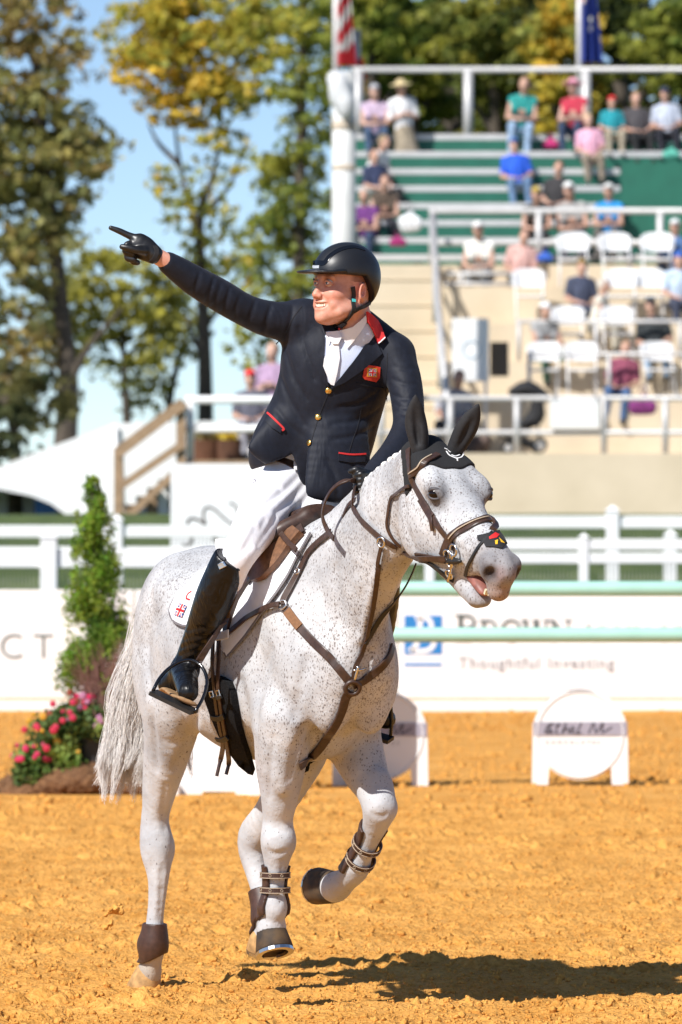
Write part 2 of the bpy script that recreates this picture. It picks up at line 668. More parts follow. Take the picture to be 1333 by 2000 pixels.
def text_geo(s, size, loc, rot, material, name, parent=None, extrude=.002, align='LEFT', spacing=1.0, xs=1.0, offset=0.0):
    cu = bpy.data.curves.new('txt', 'FONT')
    cu.body = s; cu.size = size; cu.extrude = extrude; cu.align_x = align; cu.space_character = spacing; cu.offset = offset
    o = bpy.data.objects.new('txt', cu)
    sc.collection.objects.link(o)
    bpy.context.view_layer.update()
    me = bpy.data.meshes.new_from_object(o.evaluated_get(bpy.context.evaluated_depsgraph_get()))
    bpy.data.objects.remove(o)
    M = Matrix.LocRotScale(Vector(loc), rot, Vector((xs, 1, 1)))
    me.transform(M)
    v = np.array([x.co for x in me.vertices]); f = [tuple(p.vertices) for p in me.polygons]
    bpy.data.meshes.remove(me)
    return mesh_obj(name, v, f, material, parent)

def carve(sdf, lines, h=.014):
    """soft creases (op s) or ridges (op u) drawn in photo pixels on the surface of a volume"""
    v, f = sdf.mesh(h, relax=1); b = bvh_of(v, f)
    for pl, r, k, op, lift in lines:
        if any(cast(b, *q) is None for q in pl): continue
        ps, nr = surf_path(b, pl, max(6, len(pl) * 3), lift, 1)
        n = len(ps); w = np.sin(np.linspace(.25, math.pi - .25, n))
        sdf.chain(list(ps), list(r * (.35 + .65 * w)), k=k, op=op, n=n)
# ================================================================== GROUND, SAND, TREES
def vnoise(x, y, cell, seed):
    """smooth value noise on numpy arrays"""
    r_ = np.random.default_rng(seed); T = r_.random((256, 256))
    u, v = x / cell, y / cell
    i, j = np.floor(u).astype(int), np.floor(v).astype(int)
    fu, fv = u - i, v - j
    fu, fv = fu * fu * (3 - 2 * fu), fv * fv * (3 - 2 * fv)
    g = lambda a, b: T[a % 256, b % 256]
    return (g(i, j) * (1 - fu) + g(i + 1, j) * fu) * (1 - fv) + (g(i, j + 1) * (1 - fu) + g(i + 1, j + 1) * fu) * fv - .5

def grid_mesh(name, xs, ys, zf, material, smooth=True, attrs=None):
    X, Y = np.meshgrid(xs, ys, indexing='ij')
    Z = zf(X, Y)
    n, m = len(xs), len(ys)
    idx = np.arange(n * m).reshape(n, m)
    F = np.stack([idx[:-1, :-1], idx[1:, :-1], idx[1:, 1:], idx[:-1, 1:]], -1).reshape(-1, 4)
    return mesh_obj(name, np.stack([X, Y, Z], -1).reshape(-1, 3), F, material, None, smooth, center=False)

GRASS = mat('grass', (.05, .085, .018), .9, .35, 3.0, col2=(.11, .15, .035), bump=.03, bscale=40)
def terrain(X, Y):
    t1 = np.clip((Y - 57.4) / 5.0, 0, 1); t2 = np.clip((Y - 62.0) / 14.0, 0, 1)
    sm = lambda t: t * t * (3 - 2 * t)
    return -.06 + .62 * sm(t1) + 1.49 * sm(t2) + .05 * vnoise(X, Y, 3.0, 5) * sm(t1)
ys = np.concatenate([np.linspace(-40, 56, 12), np.linspace(57, 80, 60), np.linspace(84, 180, 20), np.geomspace(200, 3000, 12)])
xs = np.concatenate([-np.geomspace(2500, 40, 10), np.linspace(-36, 36, 60), np.geomspace(40, 2500, 10)])
tag(grid_mesh('ground', xs, ys, terrain, GRASS), kind='structure')

SANDM = bpy.data.materials.new('sand'); SANDM.use_nodes = True
nt = SANDM.node_tree; B_ = nt.nodes['Principled BSDF']
B_.inputs['Roughness'].default_value = .95; B_.inputs['Specular IOR Level'].default_value = .1
_tc = nt.nodes.new('ShaderNodeTexCoord')
_n1 = nt.nodes.new('ShaderNodeTexNoise'); _n1.inputs['Scale'].default_value = 2.2; _n1.inputs['Detail'].default_value = 6
_n2 = nt.nodes.new('ShaderNodeTexNoise'); _n2.inputs['Scale'].default_value = 48; _n2.inputs['Detail'].default_value = 6
for k_ in (_n1, _n2): nt.links.new(_tc.outputs['Object'], k_.inputs['Vector'])
_ad = nt.nodes.new('ShaderNodeMath'); _ad.operation = 'MULTIPLY_ADD'; _ad.inputs[1].default_value = .55
nt.links.new(_n2.outputs['Fac'], _ad.inputs[0])
_sc = nt.nodes.new('ShaderNodeMath'); _sc.operation = 'MULTIPLY'; _sc.inputs[1].default_value = .45
nt.links.new(_n1.outputs['Fac'], _sc.inputs[0]); nt.links.new(_sc.outputs[0], _ad.inputs[2])
_rp = nt.nodes.new('ShaderNodeValToRGB')
_rp.color_ramp.elements[0].position = .34; _rp.color_ramp.elements[0].color = (.47, .205, .038, 1)
_rp.color_ramp.elements[1].position = .62; _rp.color_ramp.elements[1].color = (.76, .388, .100, 1)
nt.links.new(_ad.outputs[0], _rp.inputs[0]); nt.links.new(_rp.outputs[0], B_.inputs['Base Color'])
_bp = nt.nodes.new('ShaderNodeBump'); _bp.inputs['Distance'].default_value = .022; _bp.inputs['Strength'].default_value = .9
nt.links.new(_n2.outputs['Fac'], _bp.inputs['Height']); nt.links.new(_bp.outputs[0], B_.inputs['Normal'])

_hr = np.random.default_rng(77)
HOOFPRINTS = [(_hr.uniform(-2.2, 2.6), 18.6 + 16 * _hr.random() ** 1.3, _hr.uniform(.05, .085)) for _ in range(170)]
def sand_h(X, Y):
    z = .018 * vnoise(X, Y, .55, 1) + .013 * vnoise(X, Y, .17, 2) + .020 * np.maximum(0, vnoise(X + 9, Y, .075, 3)) + .030 * np.maximum(0, vnoise(X, Y + 5, .040, 4)) - .020 * np.maximum(0, vnoise(X + 3, Y, .05, 14) - .1)
    z += .014 * np.maximum(0, vnoise(X, Y, .30, 8) - .12)
    for hx, hy_, hr in HOOFPRINTS:
        m = (np.abs(X - hx) < .3) & (np.abs(Y - hy_) < .3)
        if m.any():
            d = np.hypot(X[m] - hx, (Y[m] - hy_) * .8) / hr
            z[m] += -.035 * np.exp(-d ** 4) + .018 * np.exp(-((d - 1.35) / .35) ** 2) * (1 + .8 * np.sin(5 * np.arctan2(Y[m] - hy_, X[m] - hx)))
    ex = np.clip((4.2 - np.abs(X - .2)) / .5, 0, 1) * np.clip((Y - 14) / 1.0, 0, 1) * np.clip((36.5 - Y) / 2.5, 0, 1)
    return z * ex + .008
tag(grid_mesh('arena_sand', np.linspace(-4.0, 4.4, 600), np.linspace(14, 36.5, 740), sand_h, SANDM), kind='structure')
def sand_far(X, Y):
    return -.012 + .014 * vnoise(X, Y, 1.1, 21)
def sand_far2(X, Y):
    inn = (np.abs(X - .2) < 4.0) & (Y > 14.4) & (Y < 36.0)
    return np.where(inn, -.045, sand_far(X, Y) - .004)
tag(grid_mesh('arena_sand', np.linspace(-30, 30, 420), np.concatenate([np.linspace(-20, 14, 12), np.linspace(14.5, 57.2, 230)]), sand_far2, SANDM), kind='structure')
# clods lying on the sand
def lump_base():
    bm = bmesh.new(); bmesh.ops.create_icosphere(bm, subdivisions=1, radius=1)
    v = np.array([x.co for x in bm.verts]); f = np.array([[y.index for y in x.verts] for x in bm.faces]); bm.free()
    return v, f
LV, LF = lump_base()
def lumps(pts, sizes, seed=3):
    r_ = np.random.default_rng(seed); n = len(pts)
    V = LV[None] * (1 + r_.uniform(-.4, .4, (n, len(LV), 1))) * sizes[:, None, None] * r_.uniform(.6, 1.2, (n, 1, 3)) + pts[:, None]
    F = (LF[None] + (np.arange(n) * len(LV))[:, None, None]).reshape(-1, 3)
    return V.reshape(-1, 3), F
ncl = 38000
cy = 18.2 + (36 - 18.2) * rng.random(ncl) ** 1.6; cx = (rng.random(ncl) - .5) * (.15 * cy + .8)
cs = np.clip(rng.lognormal(-5.45, .5, ncl), .0025, .018)
c2y = 33 + 23 * rng.random(11000); c2x = (rng.random(11000) - .5) * (.16 * c2y + 2)
c2s = np.clip(rng.lognormal(-4.4, .45, 11000), .006, .035)
v_, f_ = lumps(np.concatenate([np.stack([cx, cy, sand_h(cx, cy) + cs * .2], 1), np.stack([c2x, c2y, np.where(c2y < 36, sand_h(c2x, c2y), -.014) + c2s * .1], 1)]), np.concatenate([cs, c2s]))
tag(mesh_obj('sand_clods', v_, f_, SANDM, None, False, center=False), 'loose orange clods scattered over the arena sand', 'sand', kind='stuff')
# kicked-up clod and crumbs behind the hind hoof
for nm, px_, py_, Y_, sz, lab in (('flying_clod', 226, 1776, 20.5, .017, 'kicked-up clump of orange sand flying behind the hind leg'), ('flying_clod', 210, 1808, 20.5, .010, 'smaller kicked-up crumb of sand just below the flying clump')):
    n_ = 16; c_ = np.array(P(px_, py_, Y_))
    p_ = c_ + rng.normal(0, 1, (n_, 3)) * np.array([sz * 1.1, sz, sz * .6])
    p_[:, 2] += (p_[:, 0] - c_[0]) * .45
    s_ = SDF()
    for k_ in range(n_): s_.ell(p_[k_], np.ones(3) * rng.uniform(.35, .8) * sz, None, k=.006)
    s_.chain([c_ - [sz * 1.5, 0, sz * .6], c_, c_ + [sz * 1.5, 0, sz * .6]], [sz * .3, sz * .5, sz * .3], k=.006)
    v_, f_ = s_.mesh(.004, relax=0)
    tag(mesh_obj(nm, v_, f_, SANDM, None, False), lab, 'sand', 'kicked-up sand')

# ------------------------------------------------------------------ foliage
LEAFM = bpy.data.materials.new('leaves'); LEAFM.use_nodes = True
nt = LEAFM.node_tree; B_ = nt.nodes['Principled BSDF']
_at = nt.nodes.new('ShaderNodeAttribute'); _at.attribute_name = 'tint'
nt.links.new(_at.outputs['Color'], B_.inputs['Base Color'])
B_.inputs['Roughness'].default_value = .55; B_.inputs['Specular IOR Level'].default_value = .3
_tr = nt.nodes.new('ShaderNodeBsdfTranslucent'); nt.links.new(_at.outputs['Color'], _tr.inputs[0])
_mx = nt.nodes.new('ShaderNodeMixShader'); _mx.inputs[0].default_value = .5
nt.links.new(B_.outputs[0], _mx.inputs[1]); nt.links.new(_tr.outputs[0], _mx.inputs[2])
nt.links.new(_mx.outputs[0], nt.nodes['Material Output'].inputs['Surface'])
BARK = mat('bark', (.07, .055, .04), .9, .4, 12, bump=.02, bscale=30)

def leaf_cloud(clumps, size, cols, seed, aspect=.6, up=0.0):
    """clumps: (centre, radii, count, colour index or None); returns verts, quads, colours"""
    r_ = np.random.default_rng(seed); V, T = [], []
    cols = np.array(cols)
    for c, rad, n, ci in clumps:
        n = int(n)
        d = r_.normal(0, 1, (n, 3)); d /= np.linalg.norm(d, axis=1)[:, None]
        p = np.array(c) + d * (r_.random((n, 1)) ** .42) * np.array(rad) * r_.uniform(.75, 1.15, (n, 1))
        nr = d * .6 + r_.normal(0, 1, (n, 3)) * .6 + np.array([0, 0, up]); nr /= np.linalg.norm(nr, axis=1)[:, None]
        a = np.cross(nr, r_.normal(0, 1, (n, 3))); a /= np.linalg.norm(a, axis=1)[:, None] + 1e-9
        b = np.cross(nr, a)
        s = size * r_.uniform(.55, 1.35, (n, 1))
        V.append(np.stack([p - a * s, p - b * s * aspect, p + a * s, p + b * s * aspect], 1))
        base = cols[r_.integers(0, len(cols))] if ci is None else cols[ci]
        k = cols[r_.integers(0, len(cols), n)]
        col = (base * .65 + k * .35) * r_.uniform(1.2, 3.1, (n, 1))
        T.append(np.repeat(col, 4, 0))
    V = np.concatenate(V).reshape(-1, 3)
    return V, np.arange(len(V)).reshape(-1, 4), np.concatenate(T)

GR = [(.055, .085, .018), (.10, .125, .022), (.20, .19, .03)]
AUT = [(.17, .115, .042), (.135, .135, .045), (.11, .115, .045), (.20, .17, .05)]
GOLD = [(.30, .23, .03), (.22, .21, .035), (.38, .25, .035), (.12, .14, .03)]
PINE = [(.075, .10, .022), (.15, .165, .028), (.23, .215, .04)]
def tree(name, label, Y, trunk, limbs, clumps, size, cols, seed, tr=.16, group='trees behind the show ground'):
    """trunk / limbs: photo pixels at distance Y; clumps: (px, py, rx, rz px, count, colour, dY)"""
    s = Y / FPX
    base = P(trunk[0][0], HY, Y); base.z = 1.98
    t = thing(name, base, label, 'tree', group)
    m = MB()
    pts = [np.array(base)] + [np.array(P(x, y, Y + random.uniform(-.2, .2))) for x, y in trunk]
    pts = catmull(pts, 12)
    m.tube(pts, list(np.linspace(tr * 1.25, tr * .45, 12)), 8)
    tk = m.build('trunk', BARK, t, smooth=True)
    for lb in limbs:
        pts = catmull([np.array(P(x, y, Y + (i * .35 if len(lb) % 2 else -i * .35))) for i, (x, y) in enumerate(lb)], 8)
        MB().tube(pts, list(np.linspace(tr * .45, tr * .12, 8)), 6).build('limb', BARK, tk, smooth=True)
    cl = []
    r_ = np.random.default_rng(seed)
    for px_, py_, rx, rz, n, ci, dY in clumps:
        k_ = max(5, int(rx * rz / 130)); n = n * (1.0 if Y < 118 else 2.0)
        for _ in range(k_):
            a_ = r_.uniform(0, 6.28); q_ = r_.random() ** .5 * (1.25 if r_.random() < .2 else .95)
            cx_, cy_ = px_ + math.cos(a_) * q_ * rx, py_ + math.sin(a_) * q_ * rz
            rr = r_.uniform(.5, 1.3) * s * (21 if Y < 118 else 19)
            cl.append((np.array(P(cx_, cy_, Y + dY + r_.normal(0, rx * s * .45))), (rr * 1.7, rr * 1.6, rr * .8), n / k_, ci if r_.random() < .6 else None))
    v, f, c = leaf_cloud(cl, size * .68, cols, seed)
    mesh_obj('crown', v, f, LEAFM, t, attrs={'tint': c})
    return t

tree('autumn_tree', 'tall rusty-brown autumn tree at the left edge, crown over its dark trunk', 104, [(128, 860), (135, 760), (120, 600), (90, 350), (70, 100)], [[(130, 760), (165, 690), (205, 640), (240, 600)], [(120, 620), (60, 540), (20, 480)], [(105, 450), (150, 380), (200, 330)], [(128, 800), (105, 730), (80, 680)]],
     [(50, 90, 120, 130, 1900, 0, 0), (10, 250, 140, 110, 1700, 1, 0), (100, 330, 130, 80, 1300, 1, 0), (60, 420, 120, 90, 1300, 2, 0), (20, 560, 90, 120, 1100, 2, 0), (150, 270, 70, 60, 500, 3, 0), (40, 690, 80, 60, 500, 0, 0), (-120, 300, 120, 300, 1200, 1, 0)], .15, AUT, 31, .20)
tree('golden_tree', 'slender golden-yellow tree with forked dark trunk left of the raised arm', 108, [(402, 830), (400, 690), (395, 560), (390, 450), (398, 380)], [[(390, 450), (365, 380), (350, 310), (340, 230), (330, 160)], [(396, 400), (420, 330), (430, 250), (440, 150), (445, 60)], [(400, 420), (450, 360), (470, 300)], [(350, 320), (310, 280), (290, 240)], [(398, 640), (430, 600), (450, 560)], [(395, 700), (372, 640), (360, 600)]],
     [(310, 60, 110, 70, 1500, 0, 0), (400, 30, 120, 60, 1500, 1, 0), (320, 150, 90, 60, 1000, 2, 0), (410, 120, 90, 70, 900, 0, 0), (500, 60, 90, 60, 900, 1, 0), (450, 190, 60, 40, 420, 3, 0), (350, 215, 50, 35, 300, 2, 0), (390, 420, 70, 70, 260, 3, 0), (440, 300, 50, 50, 200, 1, 0), (340, 360, 40, 60, 130, 3, 0), (420, 520, 60, 60, 200, 1, 0)], .14, GOLD, 32, .14)
tree('olive_tree', 'low olive-green tree below the pointing hand', 112, [(250, 860), (245, 760), (240, 650)], [[(245, 720), (280, 650), (310, 600)], [(243, 690), (200, 620), (180, 580)]],
     [(230, 560, 110, 75, 1200, 1, 0), (150, 600, 80, 80, 800, 0, 0), (300, 640, 70, 70, 600, 0, 0), (220, 690, 90, 50, 500, 2, 0), (340, 560, 50, 50, 250, 3, 0)], .14, [(.12, .12, .03), (.22, .20, .03), (.09, .10, .03), (.16, .15, .035)], 33, .10)
tree('bare_tree', 'thin half-bare tree in front of the left-hand thicket', 114, [(330, 860), (332, 780), (350, 700), (365, 640)], [[(332, 780), (310, 720), (300, 660)], [(350, 700), (380, 660), (395, 620)]], [(310, 700, 60, 60, 300, 1, 0), (370, 640, 50, 60, 250, 0, 0), (290, 770, 50, 40, 160, 0, 0)], .13, [(.12, .12, .035), (.20, .18, .03)], 34, .09)
tree('dark_tree', 'dark tangled tree at the bottom left above the marquee', 100, [(30, 900), (25, 830), (10, 770)], [[(26, 850), (60, 800), (95, 770)], [(20, 800), (-10, 760), (-40, 700)]], [(0, 830, 70, 70, 900, 0, 0), (90, 780, 60, 50, 420, 1, 2), (20, 740, 60, 50, 400, 1, 2)], .14, [(.02, .028, .012), (.07, .065, .02)], 35, .12)
tree('pine_tree', 'yellow-green pine behind the rider with drooping open branches', 116, [(580, 800), (585, 500), (590, 200), (595, -40)], [[(585, 450), (540, 440), (490, 450)], [(588, 350), (540, 330), (500, 310)], [(586, 560), (530, 570), (480, 580)], [(590, 250), (630, 230), (660, 240)]],
     [(590, 60, 100, 80, 1700, 1, 0), (560, 330, 70, 50, 800, 2, 0), (600, 410, 90, 60, 1100, 0, 0), (520, 450, 70, 35, 500, 2, 0), (560, 520, 90, 55, 900, 1, 0), (500, 600, 60, 45, 420, 2, 0), (610, 250, 60, 45, 420, 0, 0), (590, 160, 70, 45, 560, 1, 0), (490, 680, 45, 35, 200, 2, 0), (620, 600, 70, 80, 700, 0, 0)], .13, PINE, 36, .16)
FOREST = [(720, 60, 'broad green tree behind the left end of the bleachers', GR, 126, 1), (800, 120, 'yellowing bushy tree behind the bleachers near the straw hat', GR, 131, 2), (880, 40, 'tall deep-green tree behind the middle bleacher post', [(.035, .06, .014), (.07, .095, .02), (.13, .14, .025)], 134, 1),
          (960, 110, 'olive shrubby tree behind the teal-shirted spectator', [(.11, .12, .025), (.20, .18, .03), (.07, .09, .02)], 129, 3), (1050, 30, 'shadowy dark-crowned tree left of the blue flag', [(.02, .03, .01), (.05, .06, .015), (.16, .15, .03)], 138, 0),
          (1110, 130, 'golden shrub-like tree directly below the blue flag', GOLD, 127, 0), (1210, 40, 'dark tall tree right of the blue flag', [(.018, .028, .010), (.04, .05, .015), (.10, .11, .02)], 137, 0), (1300, 110, 'yellow-green tree at the upper right corner', [(.12, .14, .025), (.20, .20, .035), (.07, .10, .02)], 128, 1), (1400, 60, 'green tree beyond the right end of the bleachers', GR, 133, 1)]
for i, (px_, py_, lab, cols, Y_, ci) in enumerate(FOREST):
    tree('forest_tree', lab, Y_, [(px_, 500), (px_ + 8, 250), (px_, py_)], [[(px_ + 5, 260), (px_ - 40, 190), (px_ - 60, 150)], [(px_ + 5, 240), (px_ + 45, 180), (px_ + 60, 130)], [(px_ + 4, 200), (px_ - 12, 140), (px_ - 10, 80)]],
         [(px_, py_, 75, 75, 1500, min(ci, len(cols) - 1), 0), (px_ + random.randint(-30, 30), py_ + 95, 70, 60, 1100, None, 1), (px_, py_ + 180, 70, 60, 900, None, 2), (px_ + random.randint(-50, 50), py_ - 80, 60, 50, 600, None, 0)], .17, cols, 50 + i, .2, 'trees behind the bleachers')

# the wood goes on to both sides of the view
r9 = np.random.default_rng(9); cl = []; wt = MB()
for lo_, hi_ in ((-1150, -220), (1500, 2700)):
    for k_ in range(150):
        Y_ = r9.uniform(118, 142); px_ = r9.uniform(lo_, hi_); z_ = r9.uniform(2.5, 15) * (1 if lo_ > 0 else .85)
        c_ = np.array([xx_ := (px_ - CX) * Y_ / FPX, Y_, z_])
        cl.append((c_, (1.5, 1.5, 1.1), 130, None))
        if k_ % 8 == 0:
            wt.tube([(xx_, Y_, 1.9), (xx_ + .2, Y_, 6), (xx_, Y_, 12)], [.2, .15, .06], 6)
v_, f_, c2_ = leaf_cloud(cl, .17, [(.08, .10, .025), (.13, .14, .03), (.20, .18, .035), (.06, .08, .02)], 91)
wd = mesh_obj('woodland', v_, f_, LEAFM, None, attrs={'tint': c2_}, center=False)
tag(wd, 'wood of autumn trees continuing beyond both picture edges', 'woodland', kind='stuff')
tag(wt.build('trunks', BARK, wd, smooth=True), kind='stuff')
# ================================================================== GRANDSTAND
CONC = mat('tan_concrete', (.58, .48, .34), .9, .08, 1.2, col2=(.68, .57, .42), bump=.006, bscale=14)
GREENB = mat('green_board', (.014, .125, .082), .55, .12, 3, bump=.002)
ALU = mat('aluminium', (.62, .61, .60), .5, .06, 4, metal=.35)
GALV = mat('galvanised_pipe', (.55, .54, .53), .5, .08, 3, metal=.3)
WHITEP = mat('white_paint', (.80, .80, .79), .5, .03, 3)
WHITEPL = mat('white_plastic', (.80, .80, .80), .4, .02, 3)
def zpx(py, Y): return CH - (py - HY) * Y / FPX
def xpx(px, Y): return (px - CX) * Y / FPX
def slab(px0, px1, py0, py1, Y0, Y1):
    """box whose front face covers a pixel rectangle at distance Y0"""
    x0, x1, z1, z0 = xpx(px0, Y0), xpx(px1, Y0), zpx(py0, Y0), zpx(py1, Y0)
    return ((x0 + x1) / 2, (Y0 + Y1) / 2, (z0 + z1) / 2), (x1 - x0, Y1 - Y0, z1 - z0)
GZ = 2.0
gs = thing('grandstand', (xpx(1100, 92), 92, GZ), 'tan concrete grandstand with green bleachers and aluminium benches', 'grandstand')
RX = 2700
def tier(y_top, Y0, Y1, zb, px0=866):
    x0, x1 = xpx(px0, Y0), xpx(RX, Y0); z1 = zpx(y_top, Y0)
    MB().box(((x0 + x1) / 2, (Y0 + Y1) / 2, (zb + z1) / 2), (x1 - x0, Y1 - Y0, z1 - zb)).build('tier', CONC, gs)
tier(885, 85.0, 87.0, GZ - .3, 690); tier(778, 87.002, 88.2, GZ, 866); tier(707, 88.202, 89.4, GZ, 866); tier(632, 89.402, 90.6, GZ, 866); tier(560, 90.602, 92.0, GZ, 866)
c_, s_ = slab(715, 864, 519, 1030, 91.2, 92.0); MB().box(c_, s_).build('end_wall', CONC, gs)
c_, s_ = slab(690, RX, 517, 1030, 92.002, 93.0); MB().box(c_, s_).build('back_wall', CONC, gs)
# course joints in the concrete, recessed lines built as shallow ledges
for k_ in range(9):
    y_ = 545 + k_ * 50
    c_, s_ = slab(716, 863, y_, y_ + 2.0, 91.18, 91.2); MB().box(c_, s_).build('joint_ledge', CONC, gs)
ROWS = []
for i in range(8):
    y_ = 262 + 33.6 * i; Y_ = 97.6 - .62 * i
    ROWS.append((y_, Y_))
    x1 = RX if i != 2 and i != 3 and i != 4 and i != 5 else 1212
    x0 = 692
    c_, s_ = slab(x0, x1, y_, y_ + 12, Y_ - .3, Y_); MB().box(c_, s_, bev=.01).build('bench', ALU, gs)
    zt = zpx(y_ + 13, Y_); zb_ = zpx(y_ + 36, Y_)
    xa, xb = xpx(690, Y_), xpx(RX, Y_)
    MB().box(((xa + xb) / 2, Y_ - .27, (zt + zb_) / 2 - .03), (xb - xa, .04, zt - zb_ + .06)).build('riser_board', GREENB, gs)
    if i:
        MB().box(((xa + xb) / 2, Y_ + .16, zpx(y_ + 14, Y_) - .02), (xb - xa, .30, .03)).build('foot_board', GREENB, gs)
c_, s_ = slab(1214, 1420, 318, 505, 93.2, 93.3); MB().box(c_, s_).build('aisle_panel', GREENB, gs)
for px_ in (700, 820, 940, 1060, 1180, 1300):      # bleacher supports
    MB().bar((xpx(px_, 97.9), 97.9, GZ - .1), (xpx(px_, 97.9), 97.9, zpx(275, 97.9)), .12, .12).build('support_post', GREENB, gs)
c_, s_ = slab(958, 994, 668, 735, 86.9, 87.0); MB().box(c_, s_).build('vent', mat('brown_grille', (.10, .075, .055), .7, .1), gs)

def railing(name, label, rails, posts, Y, r=.045, pr=None, group='grandstand railings', zb=None):
    x0 = xpx(rails[0][0], Y)
    t = thing(name, (x0, Y, zpx(posts[0][2], Y) if posts else 3), label, 'railing', group)
    for (xa, ya, xb, yb) in rails:
        MB().tube([P(xa, ya, Y), P((xa + xb) / 2, (ya + yb) / 2, Y), P(xb, yb, Y)], r, 8).build('rail', GALV, t, smooth=True)
    for (x_, ya, yb) in posts:
        MB().tube([P(x_, ya, Y + .001), P(x_, yb, Y + .001)], pr or r * 1.1, 8).build('post', GALV, t, smooth=True)
    return t
railing('bleacher_railing', 'grey pipe railing along the very top of the bleachers', [(688, 136, 2700, 136)], [(915, 136, 292), (1145, 136, 292), (1400, 136, 292), (700, 136, 292)] + [(x, 136, 292) for x in (1660, 1920, 2180, 2440)], 98.3, .05, .085)
railing('bleacher_railing', 'grey double pipe railing at the foot of the green bleachers', [(838, 412, 2700, 412), (838, 474, 2700, 474)], [(846, 406, 520), (1053, 412, 520), (1290, 412, 520), (1500, 412, 520)] + [(x, 412, 520) for x in (1740, 1980, 2220, 2460)], 91.9, .05, .06)
railing('front_railing', 'long pipe railing along the front edge of the walkway below the chairs', [(690, 778, 2700, 778), (690, 845, 2700, 845)], [(745, 778, 886), (880, 778, 886), (1010, 778, 886), (1180, 770, 886), (1300, 778, 886), (1450, 778, 886)] + [(x, 778, 886) for x in (1600, 1750, 1900, 2050, 2200, 2350)], 85.2, .04, .05)
railing('tier_railing', 'short pipe railing beside the white-capped man in the white shirt', [(868, 535, 1012, 535), (868, 555, 1012, 555)], [(900, 535, 562), (1008, 535, 562)], 90.7, .03)
railing('tier_railing', 'pipe railing in front of the chair row below the gold-capped spectator', [(1012, 628, 1700, 628)], [(1014, 628, 705), (1165, 628, 705), (1330, 628, 705)], 88.3, .03)
railing('tier_railing', 'lowest tier pipe railing level with the plum-shirted spectator', [(1030, 692, 1700, 692)], [(1034, 692, 778), (1190, 692, 778), (1340, 692, 778)], 87.1, .03)
st_ = thing('stair_railing', P(860, 700, 89), 'sloping handrail beside the chair-section steps', 'railing', 'grandstand railings')
MB().tube([P(846, 420, 91.7), P(856, 600, 89.0), P(874, 778, 85.3)], .05, 8).build('rail', GALV, st_, smooth=True)
MB().tube([P(846, 478, 91.7), P(858, 650, 89.0), P(876, 845, 85.3)], .035, 8).build('rail', GALV, st_, smooth=True)
for (x_, ya, yb, Y_) in ((850, 500, 630, 90.2), (860, 640, 760, 88.0), (870, 740, 884, 86.0)):
    MB().tube([P(x_, ya, Y_), P(x_, yb, Y_)], .04, 8).build('post', GALV, st_, smooth=True)

# tall post at the left end of the bleachers
lp_ = thing('light_post', P(672, 1034, 84), 'thick pale steel post with rust marks at the left end of the bleachers', 'post')
m_ = MB(); m_.lathe([(.21, 0), (.20, .3), (.185, 4), (.17, zpx(138, 84) - GZ)], (xpx(672, 84), 84, GZ - .02), 18)
m_.build('shaft', mat('pale_steel', (.62, .62, .60), .6, .12, 2.0, bump=.003), lp_, smooth=True)
for y_, h_ in ((255, .14), (335, .10)):
    m_ = MB(); m_.lathe([(.178, 0), (.180, .03), (.179, h_)], (xpx(672, 84) , 84, zpx(y_, 84)), 18); m_.build('rust_band', mat('rusty_band', (.50, .42, .33), .8, .35, 6), lp_, smooth=True)
sk = SDF(); sk.ell(P(664, 178, 83.75), (.17, .15, .28), None, k=.05); sk.ell(P(676, 205, 83.7), (.13, .12, .22), None, k=.05); sk.ell(P(655, 155, 83.8), (.13, .1, .14), None, k=.05)
v_, f_ = sk.mesh(.03); tag(mesh_obj('cloth_cover', v_, f_, mat('pale_cloth', (.60, .61, .62), .8, .15, 4, bump=.02, bscale=12), None, True), 'crumpled pale grey cloth tied over the top of the thick post', 'cloth')

# flags on poles behind the top railing
def flag(px0, px1, y0, y1, Y, colf, name, label, twist=0.0, stars=()):
    t = thing(name, P(px0, y1, Y), label, 'flag')
    nx, nz = 26, 40
    X = np.linspace(0, 1, nx); Z = np.linspace(0, 1, nz)
    V, T = [], []
    for j in Z:
        for i in X:
            w = (px1 - px0) * (.55 + .45 * j)
            px_ = px0 + i * w + math.sin(j * 3 + i) * 5 * twist + twist * 14 * j
            V.append(np.array(P(px_, y0 + (y1 - y0) * j - 8 * i * (1 - j), Y)) + np.array([0, .16 * math.sin(i * 17 + j * 2.0), 0]))
            T.append(colf(i, j))
    F = [(b * nx + a, b * nx + a + 1, (b + 1) * nx + a + 1, (b + 1) * nx + a) for b in range(nz - 1) for a in range(nx - 1)]
    m = mat('flag_cloth', (1, 1, 1), .75, .04, 5, attr='tint')
    mesh_obj('cloth', V, np.array(F), m, t, True, attrs={'tint': np.array(T)})
    MB().tube([(xpx(px0 - 2, Y + .1), Y + .1, zpx(300, Y)), P(px0 - 2, y0 - 60, Y + .1)], .05, 8).build('pole', GALV, t, smooth=True)
    return t
RED, WHT, BLU = (.55, .02, .03), (.72, .72, .70), (.012, .035, .25)
def usf(i, j):
    return RED if math.floor((i * 1.2 + j * 6.5)) % 2 == 0 or j > .83 else WHT
flag(658, 694, -40, 128, 98.8, usf, 'striped_flag', 'red and white striped flag hanging in folds above the post', .25)
flag(700, 716, 118, 182, 98.9, lambda i, j: RED if j < .62 else (.65, .42, .03), 'red_yellow_flag', 'small red flag with yellow hem hanging beside the thick post', .1)
def nzf(i, j):
    if j < .30 and i < .45: return RED if (i * 9 + j * 14) % 2 < 1 else WHT
    for (a, b) in ((.55, .50), (.70, .58), (.45, .60)):
        if abs(i - a) < .09 and abs(j - b) < .035: return WHT
    return BLU
flag(1134, 1178, -40, 122, 98.8, nzf, 'blue_flag', 'dark blue flag with pale stars hanging from its pole', .05)

